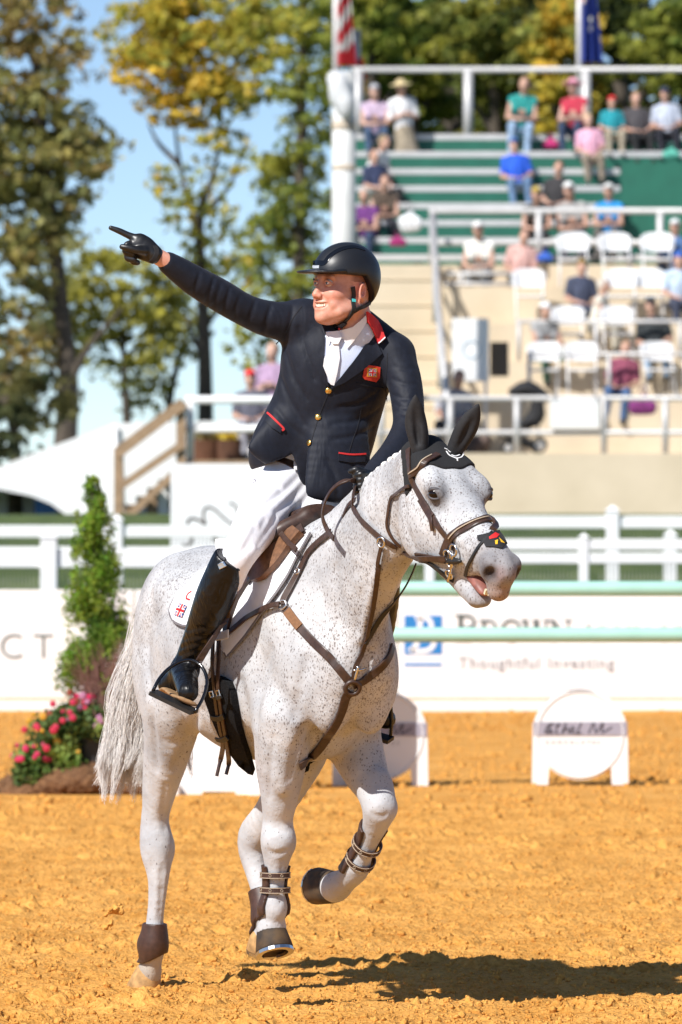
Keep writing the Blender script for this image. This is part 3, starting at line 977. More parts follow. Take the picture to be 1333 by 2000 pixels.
# ------------------------------------------------------------------ chairs
def make_chair():
    t = thing('folding_chair', (0, 0, 0), '-', 'chair', 'white chairs on the tiers')
    MB().box((0, -.02, .44), (.44, .42, .035), bev=.012).build('seat', WHITEPL, t)
    m = MB(); n = 13
    vs = []
    for k in range(n):
        x = -.27 + .54 * k / (n - 1); e = abs(x) / .27
        h0, h1 = .60 + .03 * e ** 4, .90 - .08 * e ** 4
        y = .20 + .05 * (1 - e * e)
        vs += [(x, y, h0), (x, y + .02, h1), (x, y + .045, h1), (x, y + .025, h0)]
    fs = []
    for k in range(n - 1):
        for q in range(4):
            fs.append((k * 4 + q, k * 4 + (q + 1) % 4, k * 4 + 4 + (q + 1) % 4, k * 4 + 4 + q))
    fs += [(0, 1, 2, 3), tuple((n - 1) * 4 + q for q in (3, 2, 1, 0))]
    m.add(vs, fs).build('backrest', WHITEPL, t)
    for sx in (-1, 1):
        MB().tube([(sx * .22, -.22, 0), (sx * .22, .0, .42), (sx * .22, .24, .86)], .013, 6).build('leg', WHITEPL, t, smooth=True)
        MB().tube([(sx * .20, .24, 0), (sx * .20, .0, .40)], .013, 6).build('leg', WHITEPL, t, smooth=True)
    return t
chair0 = make_chair()
CH_ = [(1120, 487, 91.0, 'white chair in the top chair row, left of the pair below the railing'), (1205, 487, 91.0, 'white chair in the top chair row, right of the pair below the railing'), (1283, 500, 91.0, 'white chair in the top chair row beside the blue-shirted man'),
       (1035, 556, 89.9, 'white chair alone left of the gold-capped spectator'), (1212, 556, 89.9, 'white chair right of the gold-capped spectator'), (1268, 558, 89.9, 'white chair behind the black and teal clad spectator'),
       (1110, 630, 88.7, 'white chair beside the white-capped spectator in grey'), (1207, 630, 88.7, 'white chair left of the black and teal clad spectator'),
       (1062, 706, 87.6, 'white chair behind the stroller canopy in the lowest row'), (1137, 706, 87.6, 'white chair in the lowest row left of the plum-shirted spectator'), (1288, 706, 87.6, 'white chair in the lowest row right of the plum-shirted spectator'), (886, 790, 86.25, 'white chair under the bareheaded man in grey')]
for i, (px_, py_, Y_, lab) in enumerate(CH_):
    o = chair0 if i == 0 else copy_tree(chair0)
    tr_ = {91.0: zpx(560, 90.602), 89.9: zpx(632, 89.402), 88.7: zpx(707, 88.202), 87.6: zpx(778, 87.002), 86.25: zpx(885, 85.0)}[Y_]
    o.location = (xpx(px_, Y_), Y_, tr_ + .004); o.rotation_euler = (0, 0, R_(random.uniform(-8, 8)))
    o['label'] = lab

# ------------------------------------------------------------------ walkway things
sg_ = thing('sign_board', P(920, 886, 86.6), 'tall white board with faint round blue mark below the bleacher steps', 'sign')
c_, s_ = slab(884, 955, 622, 745, 86.6, 86.68); MB().box(c_, s_, bev=.01).build('panel', WHITEP, sg_)
MB().add(*ring(P(921, 683, 86.595), (0, 1, 0), .13, .012, 24, 4)).build('mark', mat('pale_blue_print', (.30, .42, .52), .6, .2, 6), sg_)
for px_ in (890, 949):
    MB().bar(P(px_, 745, 86.64), P(px_, 885.5, 86.64), .05, .05).build('post', WHITEP, sg_)
hs_ = thing('hanging_sign', P(1123, 838, 85.1), 'blank white rectangular sign fixed to the front railing', 'sign')
c_, s_ = slab(1075, 1172, 781, 837, 85.10, 85.13); MB().box(c_, s_, bev=.008).build('panel', WHITEP, hs_)
for px_ in (1082, 1165):
    MB().box(P(px_, 778, 85.14), (.03, .1, .10)).build('clip', GALV, hs_)
st = thing('stroller', P(1035, 886, 85.8), 'black folded-canopy stroller parked behind the front railing', 'stroller')
BLKF = mat('black_fabric', (.016, .016, .018), .8, .2, 8)
sd_ = SDF(); sd_.loft([P(1000, 765, 85.8), P(1030, 760, 85.8), P(1062, 775, 85.8)], [.22, .26, .20], [.06, .13, .10], (0, 1, 0), k=.03); v_, f_ = sd_.mesh(.025); mesh_obj('canopy', v_, f_, BLKF, st, True)
sd_ = SDF(); sd_.loft([P(1050, 785, 85.8), P(1046, 815, 85.8), P(1020, 830, 85.75)], [.20, .20, .18], [.10, .13, .06], (0, 1, 0), k=.03); v_, f_ = sd_.mesh(.025); mesh_obj('seat', v_, f_, BLKF, st, True)
sd_ = SDF(); sd_.loft([P(982, 850, 85.7), P(1010, 858, 85.75), P(1050, 872, 85.8)], [.18, .2, .18], [.04, .08, .06], (0, 1, 0), k=.03); v_, f_ = sd_.mesh(.025); mesh_obj('basket', v_, f_, BLKF, st, True)
for dy in (-.22, .22):
    MB().tube([P(1068, 770, 85.8 + dy), P(1050, 820, 85.8 + dy), P(1056, 872, 85.8 + dy)], .018, 6).build('frame', BLKF, st, smooth=True)
    MB().tube([P(1050, 825, 85.8 + dy), P(1000, 862, 85.8 + dy)], .016, 6).build('frame', BLKF, st, smooth=True)
for px_, dy, rr in ((1052, -.24, .13), (1052, .24, .13), (992, -.16, .09), (992, .16, .09)):
    z0 = zpx(885, 85.0) + .004
    w_ = MB().add(*ring((xpx(px_, 85.8), 85.8 + dy, z0 + rr), (0, 1, 0), rr - .02, .02, 18, 6)).build('wheel', BLKF, st, smooth=True)
    MB().lathe([(rr * .55, -.012), (rr * .55, .012)], (xpx(px_, 85.8), 85.8 + dy, z0 + rr), 12, rot=Matrix.Rotation(R_(90), 3, 'X')).build('hub', GALV, w_)
sd_ = SDF(); sd_.loft([P(920, 885, 86.2), P(938, 868, 86.2), P(952, 852, 86.2)], [.16, .2, .10], [.16, .16, .06], (0, 1, 0), k=.05); sd_.half((0, 86, zpx(885, 85) + .004), (0, 0, -1), k=.005)
bg_ = thing('duffel_bag', P(938, 886, 86.2), 'brown checked bag on the walkway beside the grey-shirted man', 'bag')
v_, f_ = sd_.mesh(.025); mesh_obj('bag_body', v_, f_, mat('brown_check', (.13, .09, .075), .8, .4, 9), bg_, True)
MB().tube(catmull([P(924, 862, 86.2), P(936, 838, 86.2), P(950, 850, 86.2)], 10), .012, 6).build('handle', BLKF, bg_, smooth=True)

# ------------------------------------------------------------------ spectators
def chainmesh(builder, h=.02):
    s = SDF(); builder(s); return s.mesh(h, relax=1)
def pose_parts(kind):
    """meshes of one seated / leaning / standing figure, hips at the origin, facing -Y"""
    lean = {'sit': .04, 'lean': -.20, 'stand': 0.0}[kind]
    sh = np.array([0, lean, .50]); nk = np.array([0, lean * 1.1 - .01, .60]); hd = np.array([0, lean * 1.25 - .03, .745])
    P_ = {}
    def body(s):
        s.ell(hd, (.075, .095, .115), None, k=.03); s.ell(hd + [0, -.055, -.055], (.05, .05, .055), None, k=.03); s.cone(hd + [0, -.095, -.005], hd + [0, -.108, -.03], .012, .016, k=.015)
        s.cone(nk, hd + [0, .01, -.06], .058, .052, k=.03); s.ell(hd + [.078, .01, -.01], (.012, .02, .03), None, k=.01); s.ell(hd + [-.078, .01, -.01], (.012, .02, .03), None, k=.01)
        s.ell(sh + [0, 0, -.1], (.15, .08, .18), None, k=.05)
        for g in (1, -1):
            if kind == 'stand':
                a, b, c = sh + [g * .19, 0, -.02], sh + [g * .23, -.03, -.27], sh + [-g * .04, -.17, -.20]
            elif kind == 'lean':
                a, b, c = sh + [g * .18, 0, -.02], np.array([g * .22, -.30, .20]), np.array([g * .04, -.46, .17])
            else:
                a, b, c = sh + [g * .19, 0, -.02], sh + [g * .24, -.05, -.28], np.array([g * .07, -.30, .13])
            s.chain([a, b], [.05, .042], k=.02); s.chain([b, c], [.040, .030], k=.02); s.ell(c + [-g * .02, -.03, 0], (.04, .05, .028), None, k=.02)
    def shirt(s):
        s.loft([np.array([0, 0, .0]), np.array([0, lean * .4, .2]), np.array([0, lean * .8, .38]), sh + [0, 0, .02]], [.165, .16, .185, .16], [.115, .115, .12, .085], (1, 0, 0), k=.04)
        s.chain([sh + [-.16, 0, 0], sh + [.16, 0, 0]], [.065, .065], k=.04)
        for g in (1, -1):
            if kind == 'stand': b = sh + [g * .225, -.025, -.24]
            elif kind == 'lean': b = sh * .4 + np.array([g * .21, -.28, .22]) * .6
            else: b = sh + [g * .225, -.03, -.20]
            s.chain([sh + [g * .18, 0, -.01], b], [.066, .060], k=.03)
    def trousers(s):
        s.ell((0, 0, .02), (.175, .14, .12), None, k=.04)
        for g in (1, -1):
            if kind == 'stand':
                s.chain([np.array([g * .09, 0, 0]), np.array([g * .10, -.02, -.42]), np.array([g * .10, .02, -.80])], [.095, .07, .055], k=.03)
            else:
                s.chain([np.array([g * .10, 0, .02]), np.array([g * .14, -.42, .06])], [.095, .072], k=.03)
                s.chain([np.array([g * .14, -.42, .06]), np.array([g * .13, -.40, -.34])], [.070, .052], k=.02)
    def shoe(g):
        def f(s):
            if kind == 'stand': s.chain([np.array([g * .10, .02, -.86]), np.array([g * .11, -.12, -.885])], [.048, .038], k=.02)
            else: s.chain([np.array([g * .13, -.39, -.385]), np.array([g * .14, -.53, -.405])], [.048, .038], k=.02)
        return f
    def hair(s):
        s.ell(hd + [0, .025, .03], (.086, .098, .105), None, k=.02); s.half(hd + [0, -.03, .02], (0, -.8, -.6), k=.02)
    def cap(s):
        s.ell(hd + [0, .01, .055], (.090, .108, .085), None, k=.02); s.half(hd + [0, 0, .045], (0, 0, -1), k=.01)
        s.ell(hd + [0, -.13, .05], (.075, .075, .012), None, k=.015)
    def hat(s):
        s.ell(hd + [0, .01, .07], (.092, .105, .085), None, k=.02); s.half(hd + [0, 0, .05], (0, 0, -1), k=.01)
        s.ell(hd + [0, 0, .05], (.20, .21, .018), None, k=.02)
    def skirt(s):
        s.loft([np.array([0, 0, .05]), np.array([0, -.02, -.25]), np.array([0, -.04, -.62])], [.16, .21, .27], [.13, .17, .2], (1, 0, 0), k=.02)
    for nm, fn in (('body', body), ('shirt', shirt), ('trousers', trousers), ('shoe', shoe(1)), ('shoe2', shoe(-1)), ('hair', hair), ('cap', cap), ('hat', hat), ('skirt', skirt)):
        v, f = chainmesh(fn)
        me_o = mesh_obj(nm, v, f, WHITEPL, None, True)
        P_[nm] = me_o.data; P_[nm + '_c'] = me_o.location.copy()
        bpy.data.objects.remove(me_o)
    return P_
POSES = {k_: pose_parts(k_) for k_ in ('sit', 'lean', 'stand')}
_cl = {}
def cloth(c, rough=.85):
    key = tuple(round(x, 3) for x in c)
    if key not in _cl:
        _cl[key] = mat('cloth_%d' % len(_cl), c, rough, .38, 16, bump=.006, bscale=30, stretch=(1, 1, .5))
    return _cl[key]
SKINS = [(.50, .29, .21), (.42, .23, .16), (.56, .34, .26)]
def spectator(px, py, Y, pose, shirt, legs, head, headcol, label, rz=0.0, sc_=1.0, group='spectators in the stand', skin=0, legpart='trousers'):
    """px, py: pixel of the top of the head"""
    pp = POSES[pose]
    top = {'sit': .865, 'lean': .865, 'stand': .865}[pose] * sc_
    loc = P(px, py, Y); loc.z -= top
    t = thing('person', loc, label, 'person', group, R_(rz))
    t.rotation_euler = (R_(random.uniform(-6, 6)), R_(random.uniform(-7, 7)), R_(rz + random.uniform(-12, 12)))
    t.scale = (sc_,) * 3
    sk = mat('spectator_skin_%d' % skin, SKINS[skin], .6, .1, 12)
    parts = [('body', 'body', sk), ('shirt', 'shirt', cloth(shirt)), (legpart, legpart, cloth(legs)), ('shoe', 'shoe', cloth((.05, .045, .04))), ('shoe', 'shoe2', cloth((.05, .045, .04)))]
    if head in ('cap', 'hat'):
        parts += [(head, head, cloth(headcol)), ('hair', 'hair', cloth((.10, .06, .035)))]
    else:
        parts += [('hair', 'hair', cloth(headcol))]
    for nm, key, m in parts:
        o = bpy.data.objects.new(nm, pp[key]); sc.collection.objects.link(o)
        o.location = pp[key + '_c']; o.parent = t
        o.material_slots[0].link = 'OBJECT'; o.material_slots[0].material = m
    return t
JEAN, DJ, KHA, BLK = (.12, .20, .33), (.03, .05, .10), (.36, .29, .20), (.02, .02, .022)
spectator(733, 168, 97.2, 'lean', (.55, .42, .55), (.06, .10, .18), 'cap', (.42, .42, .45), 'spectator in lavender tank top and grey cap at the top left of the bleachers', 5, skin=2)
spectator(790, 157, 97.0, 'stand', (.78, .78, .80), (.30, .25, .18), 'hat', (.60, .48, .26), 'spectator in straw hat, white shirt and long khaki skirt', 8, legpart='skirt')
spectator(718, 262, 96.2, 'lean', (.74, .74, .72), BLK, 'hair', (.30, .22, .12), 'spectator hunched in a white jacket below the lavender tank top', 40)
spectator(742, 288, 95.6, 'sit', (.03, .04, .09), BLK, 'hair', (.05, .03, .02), 'dark-haired spectator in navy beside the thick post', 20)
spectator(748, 342, 94.6, 'lean', (.10, .07, .05), (.03, .03, .04), 'hair', (.10, .06, .04), 'spectator in a dark brown coat above the purple sweater', 15)
spectator(720, 372, 93.9, 'lean', (.13, .03, .17), DJ, 'hair', (.42, .38, .32), 'grey-haired spectator in purple sweater beside the thick post', -5)
spectator(1018, 152, 97.3, 'lean', (.02, .27, .25), (.30, .42, .58), 'hair', (.25, .16, .09), 'man in teal polo shirt and light jeans on the top bench', 0, 1.06)
spectator(1012, 268, 95.6, 'sit', (.015, .09, .55), JEAN, 'cap', (.04, .10, .30), 'spectator in bright blue jersey and blue cap, jeans', 0)
spectator(1130, 160, 97.2, 'lean', (.45, .03, .06), DJ, 'hat', (.80, .32, .42), 'spectator in big pink hat and red sleeveless top', -25, 1.02, skin=2)
spectator(1196, 187, 97.1, 'sit', (.01, .25, .30), (.40, .34, .25), 'cap', (.65, .03, .03), 'child in red cap and turquoise jacket', 0, .85)
spectator(1247, 178, 97.2, 'sit', (.06, .055, .06), BLK, 'hair', (.22, .14, .08), 'spectator in dark patterned shirt between the red cap and the navy cap', 6)
spectator(1305, 170, 97.2, 'sit', (.42, .46, .55), (.02, .02, .03), 'cap', (.02, .03, .07), 'spectator in white and navy shirt with navy cap at the right edge', -5)
spectator(1156, 222, 96.0, 'sit', (.72, .38, .50), (.30, .24, .18), 'hair', (.50, .36, .18), 'blond spectator in pink top below the pink hat', 0, .92, skin=2)
spectator(1088, 314, 94.8, 'sit', (.03, .028, .03), (.05, .05, .06), 'hair', (.16, .08, .05), 'long-haired spectator in black top next to the blue jersey', -10)
spectator(1127, 358, 93.2, 'lean', (.34, .33, .32), (.10, .10, .12), 'cap', (.70, .70, .68), 'heavy-set man in grey T-shirt and white cap', 0, 1.1)
spectator(1194, 363, 93.1, 'lean', (.02, .26, .62), (.12, .11, .10), 'cap', (.65, .65, .63), 'spectator in sky-blue T-shirt and pale cap, leaning forward', -8, 1.0)
spectator(1050, 366, 93.0, 'lean', (.03, .025, .02), BLK, 'cap', (.42, .30, .05), 'spectator in black with a yellow-fronted cap, arms on knees', 0, .98)
spectator(944, 432, 91.3, 'lean', (.74, .72, .66), (.30, .31, .32), 'cap', (.72, .70, .68), 'man in white shirt and white cap leaning forward by the steps', -15, 1.05)
spectator(1014, 446, 91.2, 'sit', (.60, .36, .32), BLK, 'hair', (.12, .06, .04), 'spectator in salmon top and black trousers next to the man in white', 10)
spectator(1135, 505, 89.9, 'sit', (.05, .06, .10), (.06, .08, .14), 'cap', (.20, .13, .03), 'spectator in navy jacket with dark gold cap in the chairs', 12)
spectator(1160, 548, 89.3, 'lean', (.72, .68, .58), (.70, .66, .55), 'hair', (.60, .55, .48), 'spectator in cream clothes bent forward beside the gold cap', 60, .9)
spectator(1058, 590, 88.6, 'lean', (.38, .38, .38), (.08, .18, .12), 'cap', (.74, .74, .73), 'spectator in grey shirt and white cap leaning left', 25)
spectator(1282, 580, 88.5, 'sit', (.02, .025, .028), (.28, .40, .55), 'cap', (.03, .035, .04), 'spectator in black and teal jacket with light jeans', 0, 1.05)
spectator(1212, 664, 87.4, 'sit', (.22, .05, .09), (.06, .12, .25), 'hair', (.30, .18, .10), 'spectator in plum shirt and jeans in the lowest chair row', 0)
spectator(1318, 428, 91.4, 'sit', (.07, .14, .30), (.07, .09, .14), 'cap', (.78, .78, .77), 'spectator in blue shirt and bright white cap at the right edge', -10)
spectator(1326, 492, 90.0, 'sit', (.45, .55, .68), (.05, .06, .10), 'cap', (.04, .12, .45), 'spectator in pale blue shirt and blue cap at the right edge', 0)
spectator(886, 722, 86.2, 'sit', (.30, .29, .32), (.04, .04, .05), 'hair', (.20, .13, .09), 'bareheaded man in grey T-shirt behind the front railing', -10, 1.05, skin=1)

def soft_bag(px, py, Y, w, h, col, label, name='bag', group='bags on the stand'):
    t = thing(name, P(px, py, Y), label, 'bag', group)
    c = np.array(P(px, py, Y)); s = SDF()
    s.loft([c + [-w * .34, 0, h * .34], c + [0, 0, h * .40], c + [w * .34, 0, h * .34]], [w * .22] * 3, [h * .34, h * .40, h * .30], (0, 1, 0), k=.02); s.loft([c + [-w * .12, 0, h * .5], c + [w * .06, 0, h * .85]], [w * .18, w * .12], [w * .22, w * .10], (0, 1, 0), k=.04); s.half(c + [0, 0, .01], (0, 0, -1), k=.004)
    v, f = s.mesh(.02, relax=1); mesh_obj('pouch', v, f, cloth(col), t, True)
    MB().tube(catmull([c + [-w * .2, 0, h * .9], c + [0, -.02, h * 1.25], c + [w * .2, 0, h * .9]], 9), .012, 5).build('handle', cloth(tuple(x * .5 for x in col)), t, smooth=True)
soft_bag(1256, 812, 85.9, .38, .36, (.20, .03, .16), 'purple and magenta bag on the walkway below the plum-shirted spectator')
soft_bag(1076, 292, 97.2, .26, .22, (.50, .03, .16), 'bright pink bag on the top bench right of the teal polo shirt')
soft_bag(802, 455, 92.9, .34, .40, (.72, .73, .74), 'white carrier bag beside the spectator in the brown coat')
soft_bag(778, 482, 92.6, .26, .20, (.30, .02, .13), 'magenta bag on the bench right of the purple sweater')
soft_bag(1312, 312, 95.2, .28, .22, (.10, .42, .32), 'green and white bag below the navy-capped spectator')
soft_bag(1065, 512, 91.0, .24, .18, (.04, .12, .50), 'blue bag between the salmon top and the white chairs')
# ================================================================== ARENA EDGE
VINYL = mat('white_vinyl', (.80, .80, .79), .45, .03, 2)
BOARDW = mat('white_board', (.82, .82, .82), .5, .02, 2)
WOOD = mat('weathered_wood', (.33, .22, .13), .85, .25, 6, bump=.006, bscale=20, stretch=(1, 1, 6))
# sponsor boards along the rail
YB = 56.3
def board_panel(px0, px1, label):
    t = thing('sponsor_board', (xpx((px0 + px1) / 2, YB), YB, 0), label, 'board', 'sponsor boards along the arena')
    c_, s_ = slab(px0 + .7, px1 - .7, 1152, 1362, YB, YB + .04); MB().box(c_, s_, bev=.004).build('panel', BOARDW, t)
    c_, s_ = slab(px0, px1, 1369, 1389, YB - .03, YB + .06); MB().box(c_, s_).build('kickboard', BOARDW, t)
    c_, s_ = slab(px0, px1, 1361, 1370, YB + .005, YB + .05); MB().box(c_, s_).build('base_strip', mat('tan_strip', (.55, .42, .28), .8, .1), t)
    for px_ in (px0 + 12, px1 - 12):
        MB().bar((xpx(px_, YB), YB + .10, -.05), (xpx(px_, YB), YB + .10, zpx(1158, YB)), .08, .08).build('brace', VINYL, t)
    return t
b0 = board_panel(-330, 262, 'white sponsor board with large grey letters CT at the left')
b1 = board_panel(263.5, 775, 'plain white sponsor board hidden behind the horse')
b2 = board_panel(776.5, 1390, 'white sponsor board with blue square logo and serif company name')
board_panel(-930, -331.5, 'white sponsor board beyond the left picture edge')
board_panel(1391.5, 2500, 'white sponsor board beyond the right picture edge')
RXM = Matrix.Rotation(R_(90), 3, 'X')
GREYL = mat('grey_print_letters', (.11, .135, .125), .6, .05)
LGREY = mat('light_grey_letters', (.36, .36, .37), .6, .03)
BLUEP = mat('blue_print', (.02, .20, .52), .5, .05)
DKG = mat('dark_green_print', (.06, .08, .07), .6, .05)
def letters(s, px0, base, hpx, m, parent, xs=1.0, gap=1.0, Y=YB - .006, off=0.0):
    """one part per printed word, cap height hpx"""
    h = hpx * Y / FPX
    return text_geo(s, h / .70, (xpx(px0, Y), Y, zpx(base, Y)), RXM.to_quaternion(), m, 'lettering', parent, .002, spacing=gap, xs=xs, offset=off)
letters('C', -2, 1286, 49, GREYL, b0, off=-.004); letters('T', 64, 1286, 49, GREYL, b0, off=-.004)
# blue square with a white letter shape
def pxquad(mb, x0, x1, y0, y1, Y, th=.003):
    c_, s_ = slab(x0, x1, y0, y1, Y, Y + th); mb.box(c_, s_)
m_ = MB(); pxquad(m_, 790, 864, 1202, 1278, YB - .006); m_.build('logo_square', BLUEP, b2)
m_ = MB(); pxquad(m_, 790, 864, 1295, 1301, YB - .006); m_.build('logo_line', BLUEP, b2)
def stroke(pts, w, Y, th=.002):
    """flat brush stroke following photo pixels"""
    q_ = catmull(pts, max(10, len(pts) * 6)); vs, fs = [], []
    n = len(q_)
    for i in range(n):
        t = q_[min(i + 1, n - 1)] - q_[max(i - 1, 0)]; t = t / (np.linalg.norm(t) + 1e-9); nn = np.array([-t[1], t[0]])
        wi = (w[0] + (w[1] - w[0]) * i / (n - 1)) if hasattr(w, '__len__') else w
        for d in (-1, 1):
            p = q_[i] + nn * d * wi / 2
            vs.append(P(p[0], p[1], Y)); vs.append(P(p[0], p[1], Y - th))
    for i in range(n - 1):
        a = i * 4; b = a + 4
        fs += [(a + 1, a + 3, b + 3, b + 1), (a, b, b + 2, a + 2), (a, a + 1, b + 1, b), (a + 2, b + 2, b + 3, a + 3)]
    fs += [(0, 2, 3, 1), ((n - 1) * 4, (n - 1) * 4 + 1, (n - 1) * 4 + 3, (n - 1) * 4 + 2)]
    return vs, fs
lg = MB()
for pts, w in (([(812, 1208), (826, 1206), (838, 1210), (843, 1222), (836, 1234), (822, 1238)], 9), ([(822, 1238), (840, 1242), (848, 1256), (838, 1269), (818, 1272), (804, 1270)], 9), ([(822, 1206), (820, 1225), (818, 1245), (812, 1262), (800, 1272)], 10)):
    lg.add(*stroke(pts, w, YB - .0065))
lg.build('logo_letter', BOARDW, b2)
# serif letters: thick stems, thin joins, slab serifs
def serif(ch, x, base, h, w, m, parent, Y=YB - .0065):
    S, T = h * .17, h * .07
    mb = MB(); top = base - h
    def stem(xx, y0=None, y1=None, tw=S):
        pxquad(mb, xx - tw / 2, xx + tw / 2, y0 if y0 is not None else top, y1 if y1 is not None else base, Y)
    def ser(xx, yy, tw=S * 2.2):
        pxquad(mb, xx - tw / 2, xx + tw / 2, yy - T * .6, yy + T * .6, Y - .0005)
    def st(pts, wd): mb.add(*stroke(pts, wd, Y - .0008))
    L, Rr = x, x + w; M = base - h * .5
    if ch in 'BRPD':
        stem(L + S * .5); ser(L + S * .3, top); ser(L + S * .3, base)
        if ch == 'D': st([(L + S * .5, top + T / 2), (L + w * .6, top + T), (Rr - S / 2, M), (L + w * .6, base - T), (L + S * .5, base - T / 2)], S * .7)
        else: st([(L + S * .5, top + T / 2), (L + w * .6, top + T / 2), (Rr - S * .6, top + h * .25), (L + w * .6, M), (L + S * .5, M)], S * .65)
        if ch == 'B': st([(L + S * .5, M), (L + w * .7, M), (Rr - S * .3, base - h * .25), (L + w * .65, base - T / 2), (L + S * .5, base - T / 2)], S * .7)
        if ch == 'R': st([(L + w * .45, M), (L + w * .75, base - h * .15), (Rr + S * .4, base - T / 2)], S * .8)
    elif ch == 'O':
        a = [(x + w / 2 + w / 2 * math.cos(t), M + h / 2 * math.sin(t)) for t in np.linspace(0, 2 * math.pi, 14)]
        st(a, S * .75)
    elif ch == 'W':
        for a, b, wd in ((0, .27, S), (.27, .5, T), (.5, .75, S), (.75, 1.0, T)):
            up = a in (0, .5)
            st([(L + w * a, top if up else base), (L + w * (a + b) / 2, M), (L + w * b, base if up else top)], wd)
        ser(L, top); ser(L + w * .5, top); ser(Rr, top)
    elif ch == 'N':
        stem(L + T, tw=T); stem(Rr - T, tw=T); st([(L + T, top), ((L + Rr) / 2, M), (Rr - T, base)], S); ser(L, top); ser(L + T, base); ser(Rr - T, top)
    elif ch in 'AV':
        f = (base, top) if ch == 'A' else (top, base)
        st([(L, f[0]), (L + w * .25, M), (L + w / 2, f[1])], T); st([(L + w / 2, f[1]), (L + w * .75, M), (Rr, f[0])], S)
        ser(L, f[0]); ser(Rr, f[0])
        if ch == 'A': pxquad(mb, L + w * .2, Rr - w * .2, base - h * .34, base - h * .34 + T, Y - .0003)
    elif ch == 'I':
        stem((L + Rr) / 2); ser((L + Rr) / 2, top); ser((L + Rr) / 2, base)
    elif ch == 'S':
        st([(Rr, top + h * .2), (L + w * .5, top + T / 2), (L + T, top + h * .27), (L + w * .5, M), (Rr - T, base - h * .27), (L + w * .5, base - T / 2), (L, base - h * .2)], S * .75)
    elif ch == 'Y':
        st([(L, top), (L + w * .25, top + h * .25), (L + w / 2, M)], S); st([(Rr, top), (L + w * .75, top + h * .25), (L + w / 2, M)], T); stem(L + w / 2, M, base); ser(L, top); ser(Rr, top); ser(L + w / 2, base)
    return mb.build('letter', m, parent)
x_ = 896
for ch, h, w, g in (('B', 50, 36, 10), ('R', 40, 30, 9), ('O', 40, 36, 8), ('W', 40, 44, 8), ('N', 40, 36, 20)):
    serif(ch, x_, 1252, h, w, DKG, b2); x_ += w + g
x_ += 4
for ch, w in (('A', 24), ('D', 24), ('V', 24), ('I', 9), ('S', 17), ('O', 25), ('R', 22), ('Y', 22)):
    serif(ch, x_, 1252, 28 if ch != 'A' else 32, w, LGREY, b2); x_ += w + 10
letters('Thoughtful Investing', 895, 1305, 22, LGREY, b2, xs=1.02, gap=1.14, off=.002)

# ------------------------------------------------------------------ white rail fences behind the boards
def rail_fence(name, label, Y, rails, posts, pw=.14, wires=None):
    t = thing(name, (xpx(posts[0][0], Y), Y, float(terrain(np.array([0.]), np.array([Y]))[0])), label, 'fence', 'white rail fences round the arena')
    gz = float(terrain(np.array([0.]), np.array([Y]))[0]) - .1
    for (x0, x1, y0, y1) in rails:
        c_, s_ = slab(x0, x1, y0, y1, Y, Y + .05); MB().box(c_, s_, bev=.008).build('rail', VINYL, t)
    for (px_, y0) in posts:
        x_ = xpx(px_, Y); z1 = zpx(y0, Y)
        p_ = MB().box((x_, Y + .03, (gz + z1) / 2), (pw, pw, z1 - gz), bev=.01).build('post', VINYL, t)
        MB().add([(x_ - pw * .6, Y + .03 - pw * .6, z1), (x_ + pw * .6, Y + .03 - pw * .6, z1), (x_ + pw * .6, Y + .03 + pw * .6, z1), (x_ - pw * .6, Y + .03 + pw * .6, z1), (x_, Y + .03, z1 + pw * .5)], [(0, 1, 4), (1, 2, 4), (2, 3, 4), (3, 0, 4), (3, 2, 1, 0)]).build('post_cap', VINYL, p_)
    if wires:
        x0, x1, y0, y1 = wires
        m = MB()
        for px_ in np.arange(x0, x1, 7.5):
            m.bar(P(px_, y0, Y + .09), P(px_, y1, Y + .09), .008, .008)
        tag(m.build('wire_mesh', mat('wire', (.25, .25, .22), .6, .1), t), kind='stuff')
    return t
rail_fence('rail_fence', 'front white rail fence left of the horse, above the CT board', 58.2, [(-1100, 620, 1072, 1109)], [(-1000, 1050), (-720, 1050), (-440, 1050), (-160, 1050), (96, 1050), (480, 1050)], .17, (-1100, 620, 1109, 1150))
rail_fence('rail_fence', 'rear white rail fence left of the horse, below the lawn', 66.0, [(-1100, 600, 1026, 1050), (-1100, 600, 1068, 1090)], [(-980, 1016), (-670, 1016), (-360, 1016), (-60, 1016), (228, 1016), (500, 1016)], .15, (-260, 600, 1050, 1068))
rail_fence('rail_fence', 'front white rail fence behind the horse head, two low rails', 58.2, [(700, 2500, 1053, 1074), (700, 2500, 1080, 1101)], [(840, 1052), (1141, 1050), (1455, 1052), (1760, 1052), (2060, 1052), (2360, 1052)], .10, (700, 1700, 1101, 1150))
rail_fence('rail_fence', 'rear white rail fence in front of the tan grandstand wall', 66.0, [(620, 2500, 1008, 1032), (620, 2500, 1056, 1076)], [(900, 1004), (1197, 998), (1310, 1046), (1490, 998), (1780, 998), (2070, 998), (2360, 998)], .15, (620, 1700, 1032, 1054))

# ------------------------------------------------------------------ jump: poles, wings, fillers
MINT = mat('mint_paint', (.36, .62, .52), .4, .05, 5)
PY = 38.0
def pole(px0, px1, py, lab):
    t = thing('jump_pole', P(px0, py, PY), lab, 'pole', 'mint jump poles')
    a, b = P(px0, py, PY), P(px1, py, PY)
    MB().lathe([(.046, 0), (.050, .01), (.050, (b - a).length - .01), (.046, (b - a).length)], a, 18, rot=Matrix.Rotation(R_(90), 3, 'Y')).build('shaft', MINT, t, smooth=True).data.set_sharp_from_angle(angle=R_(40))
    for k_ in (0, 1):
        e = a if k_ == 0 else b
        MB().lathe([(.051, -.04), (.051, .04)], e + Vector((.05 if k_ == 0 else -.05, 0, 0)), 18, rot=Matrix.Rotation(R_(90), 3, 'Y')).build('end_cap', WHITEP, t, smooth=False)
pole(600, 1600, 1150, 'upper mint-green jump pole passing behind the muzzle')
